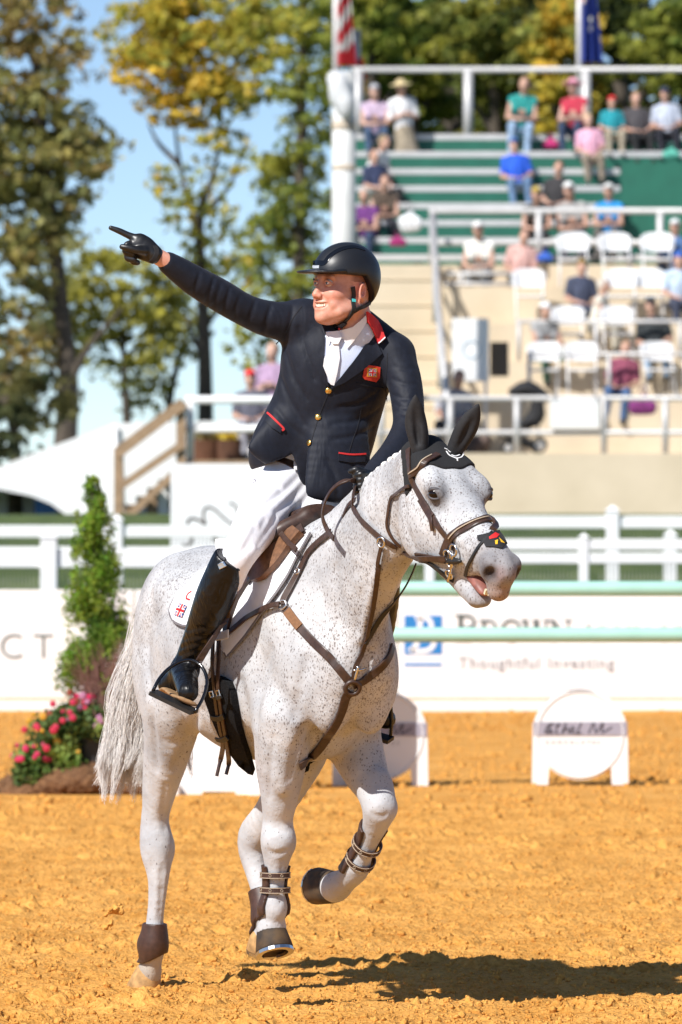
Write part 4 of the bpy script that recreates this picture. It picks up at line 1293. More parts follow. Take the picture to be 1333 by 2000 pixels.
pole(600, 1600, 1240, 'lower mint-green jump pole crossing the sponsor name')
def wing(px, lab, sgn):
    x = xpx(px, PY)
    t = thing('jump_standard', (x, PY, 0), lab, 'jump standard', 'jump standards')
    for dx in (0, sgn * .62):
        MB().box((x + dx, PY - .12, .80), (.09, .09, 1.60), bev=.008).build('upright', WHITEP, t)
        MB().box((x + dx, PY - .12, .05), (.10, .60, .10), bev=.01).build('foot', WHITEP, t)
    for z in (.25, 1.05, 1.45):
        MB().box((x + sgn * .31, PY - .12, z), (.53, .05, .08)).build('crossbar', WHITEP, t)
    MB().box((x + sgn * .31, PY - .12, .65), (.53, .03, .72)).build('panel', WHITEP, t)  # solid infill added so the standard casts an even shadow on the filler
    for py_ in (1150, 1240):
        MB().box((x, PY - .05, zpx(py_, PY) - .065), (.07, .20, .02)).build('cup', GALV, t)
wing(700, 'white jump standard hidden behind the horse holding the pole ends', -1)
wing(1590, 'white jump standard beyond the right picture edge', 1)
BANDM = mat('lilac_band', (.33, .31, .37), .6, .06); SCRIPT = mat('dark_script', (.05, .045, .06), .6, .1); GREYT = mat('pale_caps', (.33, .32, .33), .6, .05)
def filler(dx, dy, lab):
    Y = 38.25
    t = thing('jump_filler', P(1133 + dx, 1533 + dy, Y), lab, 'jump filler', 'arched white jump fillers')
    arc = lambda c, r0, r1, a0, a1, n: [(c[0] + r0 * math.cos(R_(a)), c[1] - r1 * math.sin(R_(a))) for a in np.linspace(a0, a1, n)]
    out = [(1040, 1533), (1071, 1533), (1073, 1499)] + arc((1133, 1437), 86, 86, 226, 314, 13)[1:-1] + [(1194, 1499), (1196, 1533), (1228, 1533), (1226, 1412)] + arc((1133.5, 1430), 92, 84, 12, 168, 19) + [(1042, 1412)]
    poly = [P(x + dx, y + dy, Y) for x, y in out]
    MB().prism(poly, (0, .09, 0)).build('panel', WHITEP, t)
    ps = [P(x + dx, y + dy, Y - .004) for x, y in arc((1133, 1434), 84, 84, 0, 360, 40)]
    MB().tube(ps, .006, 5, cap=False).build('disc_edge', WHITEP, t, smooth=True)
    c_, s_ = slab(1043 + dx, 1225 + dx, 1410 + dy, 1436 + dy, Y - .008, Y + .0); MB().box(c_, s_).build('band', BANDM, t)
    text = [[(1064, 1430), (1072, 1416), (1080, 1414), (1070, 1422), (1078, 1426), (1066, 1431), (1082, 1431)], [(1084, 1417), (1096, 1416)], [(1092, 1412), (1086, 1430), (1092, 1432)], [(1106, 1411), (1098, 1432), (1108, 1421), (1111, 1432)], [(1114, 1427), (1122, 1424), (1118, 1420), (1114, 1430), (1126, 1431)], [(1136, 1411), (1128, 1432), (1136, 1430)],
            [(1150, 1432), (1160, 1412), (1164, 1431), (1178, 1412), (1176, 1430), (1186, 1426), (1196, 1420)]]
    m = MB()
    for pl in text: m.add(*stroke([(x + dx, y + dy) for x, y in pl], 2.6, Y - .009, .002))
    tag(m.build('script_lettering', SCRIPT, t), kind='stuff')
    h = 7 * Y / FPX
    text_geo('CHOCOLATES', h / .7, (xpx(1066 + dx, Y - .003), Y - .003, zpx(1453 + dy, Y - .003)), RXM.to_quaternion(), GREYT, 'lettering', t, .0012, spacing=1.9)
filler(0, 0, 'sunlit arched white jump filler with lilac name band at the right')
filler(-391, 2, 'shaded arched white jump filler with lilac name band behind the far foreleg')
# low white filler behind the hind legs
lf = thing('low_filler', P(425, 1553, 36.4), 'low white jump filler panel seen between the hind and front legs', 'jump filler')
Y_ = 36.4
MB().prism([P(x, y, Y_) for x, y in ((322, 1555), (322, 1395), (520, 1395), (520, 1555), (462, 1555), (460, 1546), (396, 1546), (394, 1555))], (0, .12, 0)).build('panel', WHITEP, lf)
for px_ in (340, 500):
    MB().box((xpx(px_, Y_), Y_ + .06, .04), (.08, .40, .08), bev=.01).build('foot', WHITEP, lf)

# ------------------------------------------------------------------ planter with spiral conifer
YP = 36.8
mm = SDF()
for px_, py_, rx, rz in ((105, 1535, .33, .10), (60, 1545, .26, .07), (160, 1525, .33, .14), (215, 1530, .36, .13), (280, 1535, .33, .10)):
    mm.ell(np.array(P(px_, py_, YP + random.uniform(-.1, .2))), (rx, .40, rz), None, k=.08)
v_, f_ = mm.mesh(.025); v_ = v_ + rng.normal(0, .006, v_.shape)
mu = thing('mulch_bed', P(150, 1549, YP), 'mound of brown pine straw mulch round the planted pot', 'mulch')
mesh_obj('mound', v_, f_, mat('pine_straw', (.13, .055, .022), .95, .5, 30, col2=(.26, .13, .055), bump=.03, bscale=60), mu, False)
sv = MB()
for k_ in range(900):
    i_ = rng.integers(0, len(v_)); p_ = v_[i_]
    if p_[2] < .0: continue
    d_ = rng.normal(0, 1, 3) * [1, 1, .25]; d_ = _n(d_) * rng.uniform(.03, .08)
    sv.bar(p_ + [0, 0, .004], p_ + d_ + [0, 0, .008], .004, .004)
tag(sv.build('straw', mat('straw', (.22, .11, .045), .9, .4, 20), mu), kind='stuff')
pot = thing('plant_pot', P(190, 1500, 36.75), 'dark plastic pot at the foot of the spiral conifer', 'pot')
MB().lathe([(.17, 0), (.20, .02), (.235, .30), (.25, .30), (.25, .33), (.22, .33)], (xpx(190, 36.75), 36.75, .07), 20).build('tub', mat('black_pot', (.025, .027, .03), .5, .2), pot, smooth=False)
tp = thing('spiral_conifer', P(188, 1450, 36.75), 'bright green conifer clipped into a spiral standing in the pot', 'tree')
MB().tube([P(190, 1470, 36.75), P(188, 1300, 36.75), P(184, 1100, 36.75), P(180, 950, 36.75)], [.022, .02, .015, .006], 7).build('trunk', BARK, tp, smooth=True)
cl = []
r8 = np.random.default_rng(8)
for t_ in np.linspace(0, 1, 130):
    y_ = 1345 - 412 * t_; ang = t_ * 6.28 * 3.4 + .6
    W = .235 * (1 - t_) ** .60 + .012
    ax_ = np.array(P(192 - 10 * t_, y_, 36.75))
    c_ = ax_ + np.array([math.cos(ang), math.sin(ang), 0]) * W * .42 + r8.normal(0, .012, 3)
    th = W * .62 + .014
    cl.append((c_, (th, th, th * .9), 190 * (1 - t_) + 34, None))
    a2 = r8.uniform(0, 6.28)
    cl.append((ax_ + np.array([math.cos(a2), math.sin(a2), 0]) * W * r8.uniform(.7, 1.15), (th * .36, th * .36, th * .7), 50 * (1 - t_) + 14, 3 if r8.random() < .5 else None))
CON = [(.06, .125, .012), (.10, .19, .016), (.025, .06, .010), (.16, .20, .03)]
v_, f_, c2_ = leaf_cloud(cl, .017, CON, 71, .38, .2); mesh_obj('crown', v_, f_, LEAFM, tp, attrs={'tint': c2_})
# reddish ornamental grass
og = thing('ornamental_grass', P(200, 1440, 36.5), 'tuft of purplish ornamental grass below the spiral conifer', 'grass')
gb = MB()
for k_ in range(260):
    b_ = np.array(P(198 + rng.normal(0, 16), 1420, 36.55 + rng.normal(0, .06)))
    e_ = b_ + np.array([rng.normal(0, .13), rng.normal(0, .08), rng.uniform(.25, .62)])
    mid_ = (b_ + e_) / 2 + np.array([0, 0, .05]) - (e_ - b_) * [.15, .15, 0]
    q_ = catmull([b_, mid_, e_ + [0, 0, -.03]], 6)
    gb.tube(q_, [.003, .003, .0028, .0025, .002, .001], 3, cap=False)
tag(mesh_obj('blades', gb.v, gb.f, mat('purple_grass', (.16, .07, .06), .8, .4, 12, col2=(.30, .16, .12)), og, True), kind='stuff')
# geraniums: each flowering plant a thing
GER = [(62, 1470, .12, 'trailing geranium with pink blooms at the far left of the pot'), (98, 1415, .15, 'geranium with red and yellow blooms left of the pot'), (140, 1390, .14, 'geranium with rust-red blooms below the conifer'), (182, 1388, .14, 'geranium with large crimson blooms in front of the conifer'), (220, 1400, .12, 'geranium with crimson blooms nearest the horse tail'), (120, 1460, .12, 'leafy geranium with yellow-green foliage above the mulch'), (50, 1500, .10, 'low grey-green trailing plant at the edge of the mulch')]
for i, (px_, py_, rr, lab) in enumerate(GER):
    g_ = thing('flowering_plant', P(px_, py_ + 40, 36.5), lab, 'plant', 'flowers round the conifer pot')
    c_ = np.array(P(px_, py_ + 12, 36.5))
    v_, f_, c2_ = leaf_cloud([(c_, (rr, rr, rr * .9), 330, None), (c_ + [rr * .5, 0, -rr * .5], (rr * .9, rr, rr * .7), 160, None)], .024, [(.06, .12, .03), (.12, .19, .045), (.19, .24, .06), (.04, .07, .025)], 80 + i, .8)
    mesh_obj('foliage', v_, f_, LEAFM, g_, attrs={'tint': c2_})
    MB().tube([c_ + [0, 0, -rr * 1.2], c_], .008, 5).build('stem', BARK, g_)
    if i == 6: continue
    cols_ = [[(.55, .02, .09)], [(.50, .015, .05), (.60, .30, .02), (.50, .02, .06)], [(.28, .04, .02), (.50, .02, .07)], [(.60, .012, .09), (.45, .18, .30)], [(.52, .015, .07), (.42, .18, .30)], [(.50, .04, .11), (.55, .33, .04)]][i]
    for k_ in range(12 if i != 5 else 5):
        d_ = rng.normal(0, 1, 3); d_[1] = -abs(d_[1]); d_[2] = abs(d_[2]) * .9 - .1; d_ = _n(d_) * rr * rng.uniform(.9, 1.25)
        fc = c_ + d_; col = cols_[k_ % len(cols_)]; fr = rng.uniform(.012, .024)
        fm = MB()
        for a_ in np.linspace(0, 6.28, 8)[:-1]:
            fm.add(*ball(fc + np.array([math.cos(a_) * fr * .6, -.3 * fr, math.sin(a_) * fr * .6]), fr * .55, 6, 4))
        fm.add(*ball(fc + np.array([0, -fr * .5, 0]), fr * .5, 6, 4))
        s_ = SDF()
        fm.build('bloom', mat('petal_%d_%d' % (int(col[0] * 99), int(col[2] * 99)), col, .6, .1), g_, smooth=True)['kind'] = 'stuff'

# ------------------------------------------------------------------ marquee, deck and steps on the left
TENT = mat('white_canvas', (.80, .80, .80), .7, .03, .8, bump=.02, bscale=2)
tn = thing('marquee', P(200, 1030, 97), 'white marquee with sloping roof and arched side opening', 'tent')
MB().prism([P(x, y, 97) for x, y in ((-150, 968), (-60, 934), (80, 880), (225, 827), (330, 823), (560, 822), (560, 1040), (132, 1040), (126, 1003), (100, 984), (60, 968), (0, 956), (-150, 950))], (0, 9, 0)).build('canvas', TENT, tn)
MB().tube([P(225, 828, 96.9), P(232, 1040, 96.9)], .04, 6).build('seam_pole', TENT, tn, smooth=True)
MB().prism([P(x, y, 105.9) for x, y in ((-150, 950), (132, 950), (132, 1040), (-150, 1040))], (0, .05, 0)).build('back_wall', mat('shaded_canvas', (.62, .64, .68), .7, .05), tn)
bp0 = thing('blue_banner', P(88, 1040, 97.5), 'deep blue banner standing in the marquee opening', 'banner')
c_, s_ = slab(68, 112, 972, 1040, 97.6, 97.7); MB().box(c_, s_).build('board', mat('deep_blue', (.015, .09, .32), .5, .05), bp0)
dk = thing('viewing_deck', P(480, 1020, 80), 'raised wooden viewing deck behind the script sign', 'deck')
YD = 79.0
c_, s_ = slab(352, 700, 899, 909, YD, YD + 5); MB().box(c_, s_).build('deck_edge', WOOD, dk)
for px_ in (360, 480, 600, 690):
    MB().bar((xpx(px_, YD + .2), YD + .2, GZ - .1), (xpx(px_, YD + .2), YD + .2, zpx(909, YD + .2)), .14, .14).build('support_post', WOOD, dk)
stp = thing('wooden_steps', P(290, 1020, 79.6), 'weathered wooden steps with sloping handrail up to the deck', 'steps')
xs0, xs1 = 243, 352
for k_ in range(5):
    x0_ = xs0 + (xs1 - xs0) * k_ / 5; y0_ = 985 - (985 - 905) * k_ / 5 * 1.02
    c_, s_ = slab(x0_, x0_ + 24, y0_, y0_ + 3.5, 79.0, 80.2); MB().box(c_, s_).build('tread', WOOD, stp)
    c_, s_ = slab(x0_ + 1, x0_ + 21, y0_ + 3.6, 1010, 79.3, 80.1); MB().box(c_, s_).build('riser', WHITEP if k_ % 2 else WOOD, stp)
MB().prism([P(x, y, 78.95) for x, y in ((240, 1008), (262, 1008), (352, 925), (352, 903))], (0, .05, 0)).build('stringer', WOOD, stp)
for a, b, w in (((228, 886), (360, 786), .16), ((236, 950), (356, 868), .11)):
    MB().bar(P(*a, 78.9), P(*b, 78.9), .09, w).build('handrail', WOOD, stp)
for px_, y0, y1 in ((232, 880, 1012), (354, 786, 905)):
    MB().bar(P(px_, y0, 78.98), P(px_, y1, 78.98), .13, .13, (0, 1, 0)).build('newel_post', WOOD, stp)
rl = thing('deck_railing', P(372, 905, 79.1), 'white pipe railing along the front of the viewing deck', 'railing')
for y_ in (781, 838):
    MB().tube([P(362, y_, 79.1), P(540, y_, 79.1), P(700, y_, 79.1)], .055, 8).build('rail', WHITEP, rl, smooth=True)
for px_ in (372, 545, 690):
    MB().tube([P(px_, 776, 79.1), P(px_, 899, 79.1)], .055, 8).build('post', WHITEP, rl, smooth=True)
spn = thing('script_sign', P(500, 1060, 70), 'tall white panel with looping dark script letter behind the croup', 'sign')
YS = 70.0
c_, s_ = slab(334, 700, 906, 1075, YS, YS + .06); MB().box(c_, s_, bev=.006).build('panel', BOARDW, spn)
for px_ in (350, 680):
    MB().bar((xpx(px_, YS), YS + .10, .9), (xpx(px_, YS), YS + .10, zpx(920, YS)), .1, .1).build('post', VINYL, spn)
m_ = MB()
pl_ = [(358, 1062), (366, 1068), (376, 1050), (366, 1030), (372, 1013), (392, 1018), (410, 1038), (425, 1056), (414, 1048), (398, 1012), (402, 992), (418, 994), (440, 1014), (456, 1024), (466, 1010), (462, 990), (448, 981)]
m_.add(*stroke(pl_, (6, 4), YS - .003, .003)); m_.build('script_letter', mat('bronze_script', (.085, .065, .05), .5, .2), spn)
# pots and things on the deck
for px_, lab, col in ((403, 'brown flower tub with dry stems on the deck left of the railing post', (.14, .06, .03)), (447, 'brown flower tub with yellow flowers on the deck near the rider', (.12, .055, .03))):
    p0 = thing('flower_tub', P(px_, 899, 80.0), lab, 'planter', 'flower tubs on the deck')
    MB().lathe([(.20, 0), (.26, .28), (.27, .30)], (xpx(px_, 80), 80, zpx(899, 79) + .004), 16).build('tub', mat('tub_%d' % px_, col, .8, .2, 8), p0)
    v_, f_, c2_ = leaf_cloud([(np.array(P(px_, 855, 80.0)), (.20, .2, .18), 200, None)], .06, [(.18, .16, .04), (.10, .10, .03), (.40, .30, .03)] if px_ > 420 else [(.13, .10, .04), (.20, .17, .06)], px_)
    mesh_obj('plant', v_, f_, LEAFM, p0, attrs={'tint': c2_})
wb = thing('deck_table', P(470, 899, 80.6), 'white draped table on the deck behind the railing', 'table')
c_, s_ = slab(430, 560, 824, 838, 80.4, 81.4); MB().box(c_, s_, bev=.02).build('table_top', WHITEPL, wb)
c_, s_ = slab(434, 556, 838.3, 897, 80.45, 81.35); MB().box(c_, s_).build('drape', mat('draped_cloth', (.78, .78, .78), .8, .05, 4, bump=.02, bscale=8), wb)
spectator(494, 722, 80.3, 'sit', (.10, .10, .13), (.30, .30, .34), 'cap', (.75, .03, .04), 'spectator in red cap sitting on the deck left of the rider', 10, 1.0, 'spectators on the deck')
spectator(532, 668, 80.9, 'stand', (.36, .24, .36), (.08, .08, .10), 'hair', (.30, .18, .10), 'standing spectator in mauve top partly behind the rider', -15, 1.1, 'spectators on the deck', 2)
# ================================================================== HORSE
YAW = R_(65)
_c, _s = math.cos(YAW), math.sin(YAW)
HO = np.array([-.082, 19.38, 0.0])
HH = np.array([_c, -_s, 0.0]); HR = np.array([-_s, -_c, 0.0]); HZ = np.array([0, 0, 1.0])
def HF(a, r, z):
    return HO + a * HH + r * HR + z * HZ
def hp(px, py, r):
    """point on the horse's lateral plane r seen at a photo pixel"""
    k = (px - CX) / FPX
    Y = (_s * HO[0] + _c * HO[1] - r) / (_s * k + _c)
    return np.array(P(px, py, Y))

hb = SDF()
# trunk: (along, centre height, half width, half height)
TR = [(.27, 1.20, .15, .19), (.14, 1.22, .178, .30), (0, 1.235, .218, .375), (-.22, 1.205, .285, .365), (-.45, 1.20, .305, .355),
      (-.66, 1.235, .295, .325), (-.82, 1.30, .26, .285), (-.96, 1.33, .215, .25), (-1.08, 1.30, .14, .20)]
hb.loft([HF(a, 0, z) for a, z, w, h in TR], [t[2] for t in TR], [t[3] for t in TR], HR, k=.05, n=33)
# withers
hb.chain([HF(-.30, 0, 1.54), HF(-.08, 0, 1.585), HF(.12, 0, 1.57)], [.05, .06, .08], k=.09)
# neck
NK = [(.02, 1.36, .17, .29), (.22, 1.44, .122, .262), (.45, 1.605, .092, .19), (.66, 1.715, .082, .155), (.82, 1.795, .075, .125)]
hb.loft([HF(a, 0, z) for a, z, w, h in NK], [t[2] for t in NK], [t[3] for t in NK], HR, k=.06)
hb.chain([HF(.10, 0, 1.63), HF(.33, 0, 1.735), HF(.53, 0, 1.81), HF(.70, 0, 1.855), HF(.84, 0, 1.875)], [.035, .03, .03, .03, .035], k=.05)
# jugular line / windpipe
hb.chain([HF(.28, 0, 1.26), HF(.46, 0, 1.45), HF(.65, 0, 1.59)], [.055, .048, .055], k=.05)
for sg in (1, -1):
    # shoulder blade, point of shoulder, breast
    hb.ell(HF(.09, sg * .135, 1.30), (.10, .08, .27), [HH * .9 + HZ * .42, HR, HZ * .9 - HH * .42], k=.07)
    hb.ell(HF(.185, sg * .130, 1.14), (.095, .066, .15), [HH, HR, HZ], k=.05)
    hb.ell(HF(.265, sg * .074, 1.10), (.072, .076, .15), [HH, HR, HZ], k=.035)
    hb.ell(HF(-.03, sg * .15, 1.06), (.15, .085, .15), [HH, HR, HZ], k=.06)
    # haunch
    hb.ell(HF(-.87, sg * .135, 1.36), (.21, .115, .19), [HH, HR, HZ], k=.06)
    hb.ell(HF(-.97, sg * .14, 1.17), (.16, .115, .26), [HH, HR, HZ], k=.06)
    hb.ell(HF(-.74, sg * .215, 1.41), (.06, .05, .06), [HH, HR, HZ], k=.07)
    hb.ell(HF(-.80, sg * .19, 1.06), (.12, .09, .15), [HH, HR, HZ], k=.06)
LEG = {}
def leg(key, nodes, k=.035):
    pts = [hp(px, py, r) for px, py, r, w, h in nodes]
    hb.loft(pts, [n[3] for n in nodes], [n[4] for n in nodes], HR, k=k, n=(len(nodes) - 1) * 5 + 1)
    LEG[key] = pts
# near hind (standing)
leg('nh', [(330, 1300, .165, .10, .17), (335, 1385, .165, .095, .155), (326, 1460, .15, .075, .12), (312, 1535, .14, .056, .088), (304, 1597, .135, .044, .064),
           (307, 1655, .13, .058, .070), (310, 1705, .13, .038, .047), (307, 1755, .13, .029, .038), (303, 1800, .13, .029, .037), (301, 1845, .13, .040, .046),
           (297, 1878, .13, .034, .039), (292, 1900, .13, .043, .05)])
hb.chain([LEG['nh'][4] - HH * .03, LEG['nh'][5] - HH * .062 + HZ * .02, LEG['nh'][6] - HH * .03], [.026, .030, .018], k=.03)
hb.ell(LEG['nh'][5] - HR * .035 - HZ * .005, (.03, .025, .045), [HH, HR, HZ], k=.025)
hb.ell(LEG['nh'][9] - HH * .03, (.03, .036, .036), [HH, HR, HZ], k=.02)
# far hind (swinging forward)
leg('fh', [(600, 1385, -.16, .10, .15), (592, 1450, -.16, .085, .13), (566, 1520, -.15, .062, .095), (528, 1590, -.135, .052, .07), (496, 1640, -.13, .052, .064),
           (499, 1690, -.13, .04, .046), (508, 1730, -.13, .034, .038), (515, 1765, -.13, .033, .037), (520, 1795, -.13, .041, .046), (520, 1815, -.13, .034, .038), (516, 1830, -.13, .042, .05)])
hb.chain([LEG['fh'][3] - HH * .03, LEG['fh'][4] - HH * .06 + HZ * .01, LEG['fh'][5] - HH * .03], [.026, .030, .018], k=.03)
# near fore (reaching down)
leg('nf', [(552, 1400, .165, .095, .14), (551, 1455, .16, .085, .118), (549, 1510, .15, .074, .092), (546, 1560, .145, .060, .070), (543, 1602, .14, .050, .054),
           (543, 1643, .14, .058, .060), (541, 1678, .14, .043, .046), (538, 1715, .14, .030, .040), (537, 1745, .14, .030, .040), (537, 1772, .14, .042, .048),
           (534, 1795, .14, .037, .040), (531, 1815, .14, .052, .052)])
hb.ell(LEG['nf'][5] + HH * .02 - HZ * .002, (.045, .052, .05), [HH, HR, HZ], k=.02)
hb.ell(LEG['nf'][9] - HH * .028 - HZ * .01, (.03, .034, .032), [HH, HR, HZ], k=.02)
# far fore (knee raised, folded back)
leg('ff', [(668, 1405, -.165, .095, .13), (690, 1450, -.165, .085, .11), (712, 1500, -.16, .074, .09), (731, 1543, -.155, .060, .064), (741, 1576, -.15, .058, .058),
           (735, 1606, -.15, .045, .045), (722, 1638, -.15, .031, .04), (709, 1668, -.15, .031, .04), (697, 1696, -.15, .042, .046), (677, 1718, -.15, .038, .042), (655, 1733, -.15, .054, .054)])
hb.ell(LEG['ff'][4] + HH * .02 - HZ * .005, (.045, .052, .045), [HH, HR, HZ], k=.02)
hb.ell(LEG['ff'][3] + HH * .025 + HZ * .01, (.04, .05, .06), [HH, HR, HZ], k=.03)
# head: origin on the forehead line, D down the face, N out of the face
HD = _n(.83 * HH - .558 * HZ); HN = _n(.558 * HH + .83 * HZ)
H0 = HF(.91, 0, 1.915)
def hh(t, r, n):
    return H0 + t * HD + r * HR + n * HN
HT = [(-.03, .01, .22, .080), (.07, .012, .28, .100), (.16, .012, .315, .108), (.25, .012, .315, .104), (.34, .008, .285, .088), (.43, .004, .225, .070), (.53, .004, .155, .056), (.61, -.002, .122, .050), (.655, -.016, .095, .042)]
hb.loft([hh(t, 0, f - d / 2) for t, f, d, w in HT], [x[3] for x in HT], [x[2] / 2 for x in HT], HR, k=.03)
for sg in (1, -1):
    hb.ell(hh(.230, sg * .088, -.020), (.058, .026, .032), [HD, HR, HN], k=.035); hb.ell(hh(.14, sg * .07, -.03), (.10, .032, .04), [HD, HR, HN], k=.04)           # brow
    hb.ell(hh(.18, sg * .072, -.20), (.125, .045, .11), [HD, HR, HN], k=.03)            # cheek
    hb.chain([hh(.30, sg * .082, -.10), hh(.39, sg * .066, -.085), hh(.46, sg * .054, -.075)], [.016, .014, .010], k=.02)
    hb.ell(hh(.625, sg * .042, -.060), (.044, .028, .043), [HD, HR, HN], k=.015)           # nostril wing
    hb.ell(hh(.285, sg * .122, -.022), (.022, .022, .017), [HD, HR, HN], k=.014, op='s')  # eye socket
    hb.ell(hh(.676, sg * .060, -.066), (.040, .024, .034), [_n(HD + .55 * sg * HR), _n(HR - .55 * sg * HD), _n(HN)], k=.006, op='s')
    hb.ell(hh(.315, sg * .108, -.04), (.03, .018, .03), [HD, HR, HN], k=.03, op='s')     # hollow ahead of the eye
hb.chain([hh(.635, 0, -.095), hh(.655, 0, -.128)], [.042, .037], k=.02)                     # upper lip
hb.chain([hh(.34, 0, -.245), hh(.46, 0, -.240), hh(.540, 0, -.238)], [.050, .041, .032], k=.025)  # lower jaw
hb.ell(hh(.556, 0, -.226), (.040, .040, .026), [HD, HR, HN], k=.015)                         # lower lip
hb.ell(hh(.600, 0, -.178), (.085, .10, .026), [_n(HD - .12 * HN), HR, _n(HN + .12 * HD)], k=.008, op='s')  # open mouth
for r_, A_ in ((1, 'nf'), (-1, 'ff')):
    L_ = LEG[A_]
    hb.ell(L_[1] * .5 + L_[2] * .5 + HH * .05 + HR * .02 * r_, (.035, .035, .11), [HH, HR, _n(L_[1] - L_[2])], k=.03)
    hb.ell(L_[1] * .6 + L_[2] * .4 - HH * .05 + HR * .035 * r_, (.03, .03, .10), [HH, HR, _n(L_[1] - L_[2])], k=.025)
hb.chain([HF(.42, 0, 1.22), HF(.39, 0, 1.10), HF(.33, 0, .96)], [.016, .022, .02], k=.04, op='s')   # breast groove
# dock
hb.chain([HF(-1.10, 0, 1.40), HF(-1.27, 0, 1.38), HF(-1.33, .0, 1.22)], [.06, .05, .035], k=.04)

carve(hb, [([(655, 1110), (662, 1165), (664, 1225), (652, 1290)], .010, .035, 's', .004), ([(528, 1270), (508, 1340), (500, 1410)], .009, .04, 's', .005),
    ([(596, 1420), (578, 1465), (566, 1520)], .007, .025, 's', .003), ([(716, 1350), (700, 1395), (668, 1440)], .008, .03, 's', .003), ([(742, 1310), (735, 1365), (715, 1420)], .007, .03, 's', .003),
    ([(388, 1385), (372, 1440), (345, 1500)], .009, .03, 's', .004), ([(300, 1320), (298, 1400), (306, 1500)], .007, .03, 's', .003), ([(296, 1170), (286, 1260), (292, 1350)], .008, .04, 's', .004),
    ([(768, 1110), (745, 1180), (722, 1250)], .008, .03, 's', .003), ([(740, 1110), (722, 1180), (705, 1250)], .006, .03, 'u', .002), ([(792, 985), (792, 1030), (812, 1075)], .007, .025, 's', .003),
    ([(862, 1005), (880, 1035), (900, 1060)], .004, .015, 'u', .001), ([(905, 1050), (915, 1075), (920, 1100)], .003, .012, 'u', .001), ([(600, 1290), (585, 1350), (575, 1400)], .007, .035, 's', .003),
    ([(535, 1440), (528, 1500), (526, 1560)], .004, .02, 's', .001), ([(325, 1530), (318, 1580), (322, 1620)], .004, .018, 's', .001), ([(296, 1680), (297, 1730), (296, 1790)], .004, .012, 's', .0005),
    ([(318, 1690), (316, 1730), (312, 1790)], .005, .012, 's', .001), ([(552, 1680), (549, 1720), (547, 1760)], .005, .012, 's', .001), ([(528, 1625), (541, 1620), (556, 1626)], .004, .014, 's', .001), ([(526, 1662), (541, 1668), (557, 1662)], .005, .014, 's', .001),
    ([(728, 1590), (742, 1596), (756, 1590)], .005, .014, 's', .001), ([(470, 1330), (485, 1400), (492, 1450)], .008, .035, 's', .004), ([(420, 1300), (405, 1350), (400, 1390)], .008, .04, 's', .004)])
hv, hf = hb.mesh(.0065, relax=3)
HBVH = bvh_of(hv, hf)
if 'DEBUG' in globals():
    pp = PN(hv)
    for y in range(1060, 1560, 40):
        m = np.abs(pp[:, 1] - y) < 4
        q = pp[m, 0]
        open('/tmp/rows.txt','a').write('row %d %d %d\n'%(y,q.min(),q.max()))

# coat colour: flecks denser on head, shoulder and barrel; grey-pink muzzle; clean legs
q = hv - HO
ha, hr_, hz = q @ HH, q @ HR, hv[:, 2]
ht = (hv - H0) @ HD; hn = (hv - H0) @ HN; hhr = (hv - H0) @ HR
fleck = np.clip((hz - .70) / .45, 0.05, 1) * .9
fleck = np.where(ha < -.85, fleck * .75, fleck)
head = (ht > -.06) & (hz > 1.35) & (ha > .8)
fleck = np.where(head, 1.0, fleck)
tint = np.ones((len(hv), 3))
def blend(mask, col):
    global tint
    mask = np.clip(mask, 0, 1)[:, None]
    tint = tint * (1 - mask) + np.array(col) * mask
mz = np.clip((ht - .50) / .08, 0, 1) * (ha > 1.2)
blend(mz * .85, (.55, .52, .52))
def near(c, rad):
    return np.clip(1.3 - np.linalg.norm(hv - c, axis=1) / rad, 0, 1)
for sg in (1, -1):
    blend(near(hh(.670, sg * .022, -.055), .028), (.70, .46, .42))
    blend(near(hh(.640, sg * .045, -.06), .058) * .7, (.30, .28, .29))
    blend(near(hh(.652, sg * .05, -.064), .030) , (.06, .04, .04))
    blend(near(hh(.265, sg * .098, -.028), .052), (.22, .21, .22))
blend(near(hh(.672, 0, -.125), .05), (.72, .50, .40))
blend(near(hh(.61, 0, -.172), .07) * np.clip(1.8 - np.abs(hn + .178) / .020, 0, 1) * (ht > .53), (.40, .17, .13))
blend(near(hh(.40, .07, -.14), .06) * .3, (.45, .43, .43))
blend(np.clip((.95 - hz) / .1, 0, 1) * np.clip((ha + .15) / .1, 0, 1) * np.clip((.3 - np.abs(ha + .18)) / .2, 0, 1) * (hz > .75) * .35, (.75, .55, .52))
# dust on the lower legs
low = np.clip((.24 - hz) / .16, 0, 1) * (ha < -.6)
blend(low * .6, (.72, .55, .34))
fleck *= np.clip(1 - mz * .6, 0, 1)
HM = bpy.data.materials.new('grey_coat'); HM.use_nodes = True
nt = HM.node_tree; B_ = nt.nodes['Principled BSDF']
B_.inputs['Roughness'].default_value = .6
B_.inputs['Specular IOR Level'].default_value = .2
B_.inputs['Sheen Weight'].default_value = .12
tc = nt.nodes.new('ShaderNodeTexCoord')
def nd(t, **kw):
    n_ = nt.nodes.new(t)
    for k_, v_ in kw.items():
        n_.inputs[k_].default_value = v_
    return n_
def mth(op, a, b=None, clamp=False):
    n_ = nt.nodes.new('ShaderNodeMath'); n_.operation = op; n_.use_clamp = clamp
    for i_, x_ in enumerate((a, b)):
        if x_ is None: continue
        if isinstance(x_, (int, float)): n_.inputs[i_].default_value = x_
        else: nt.links.new(x_, n_.inputs[i_])
    return n_.outputs[0]
mp = nt.nodes.new('ShaderNodeMapping'); mp.inputs['Scale'].default_value = (1, 1, .62)
nt.links.new(tc.outputs['Object'], mp.inputs[0])
wob = nd('ShaderNodeTexNoise', Scale=90.0, Detail=2.0); nt.links.new(mp.outputs[0], wob.inputs['Vector'])
vm = nt.nodes.new('ShaderNodeVectorMath'); vm.operation = 'MULTIPLY_ADD'
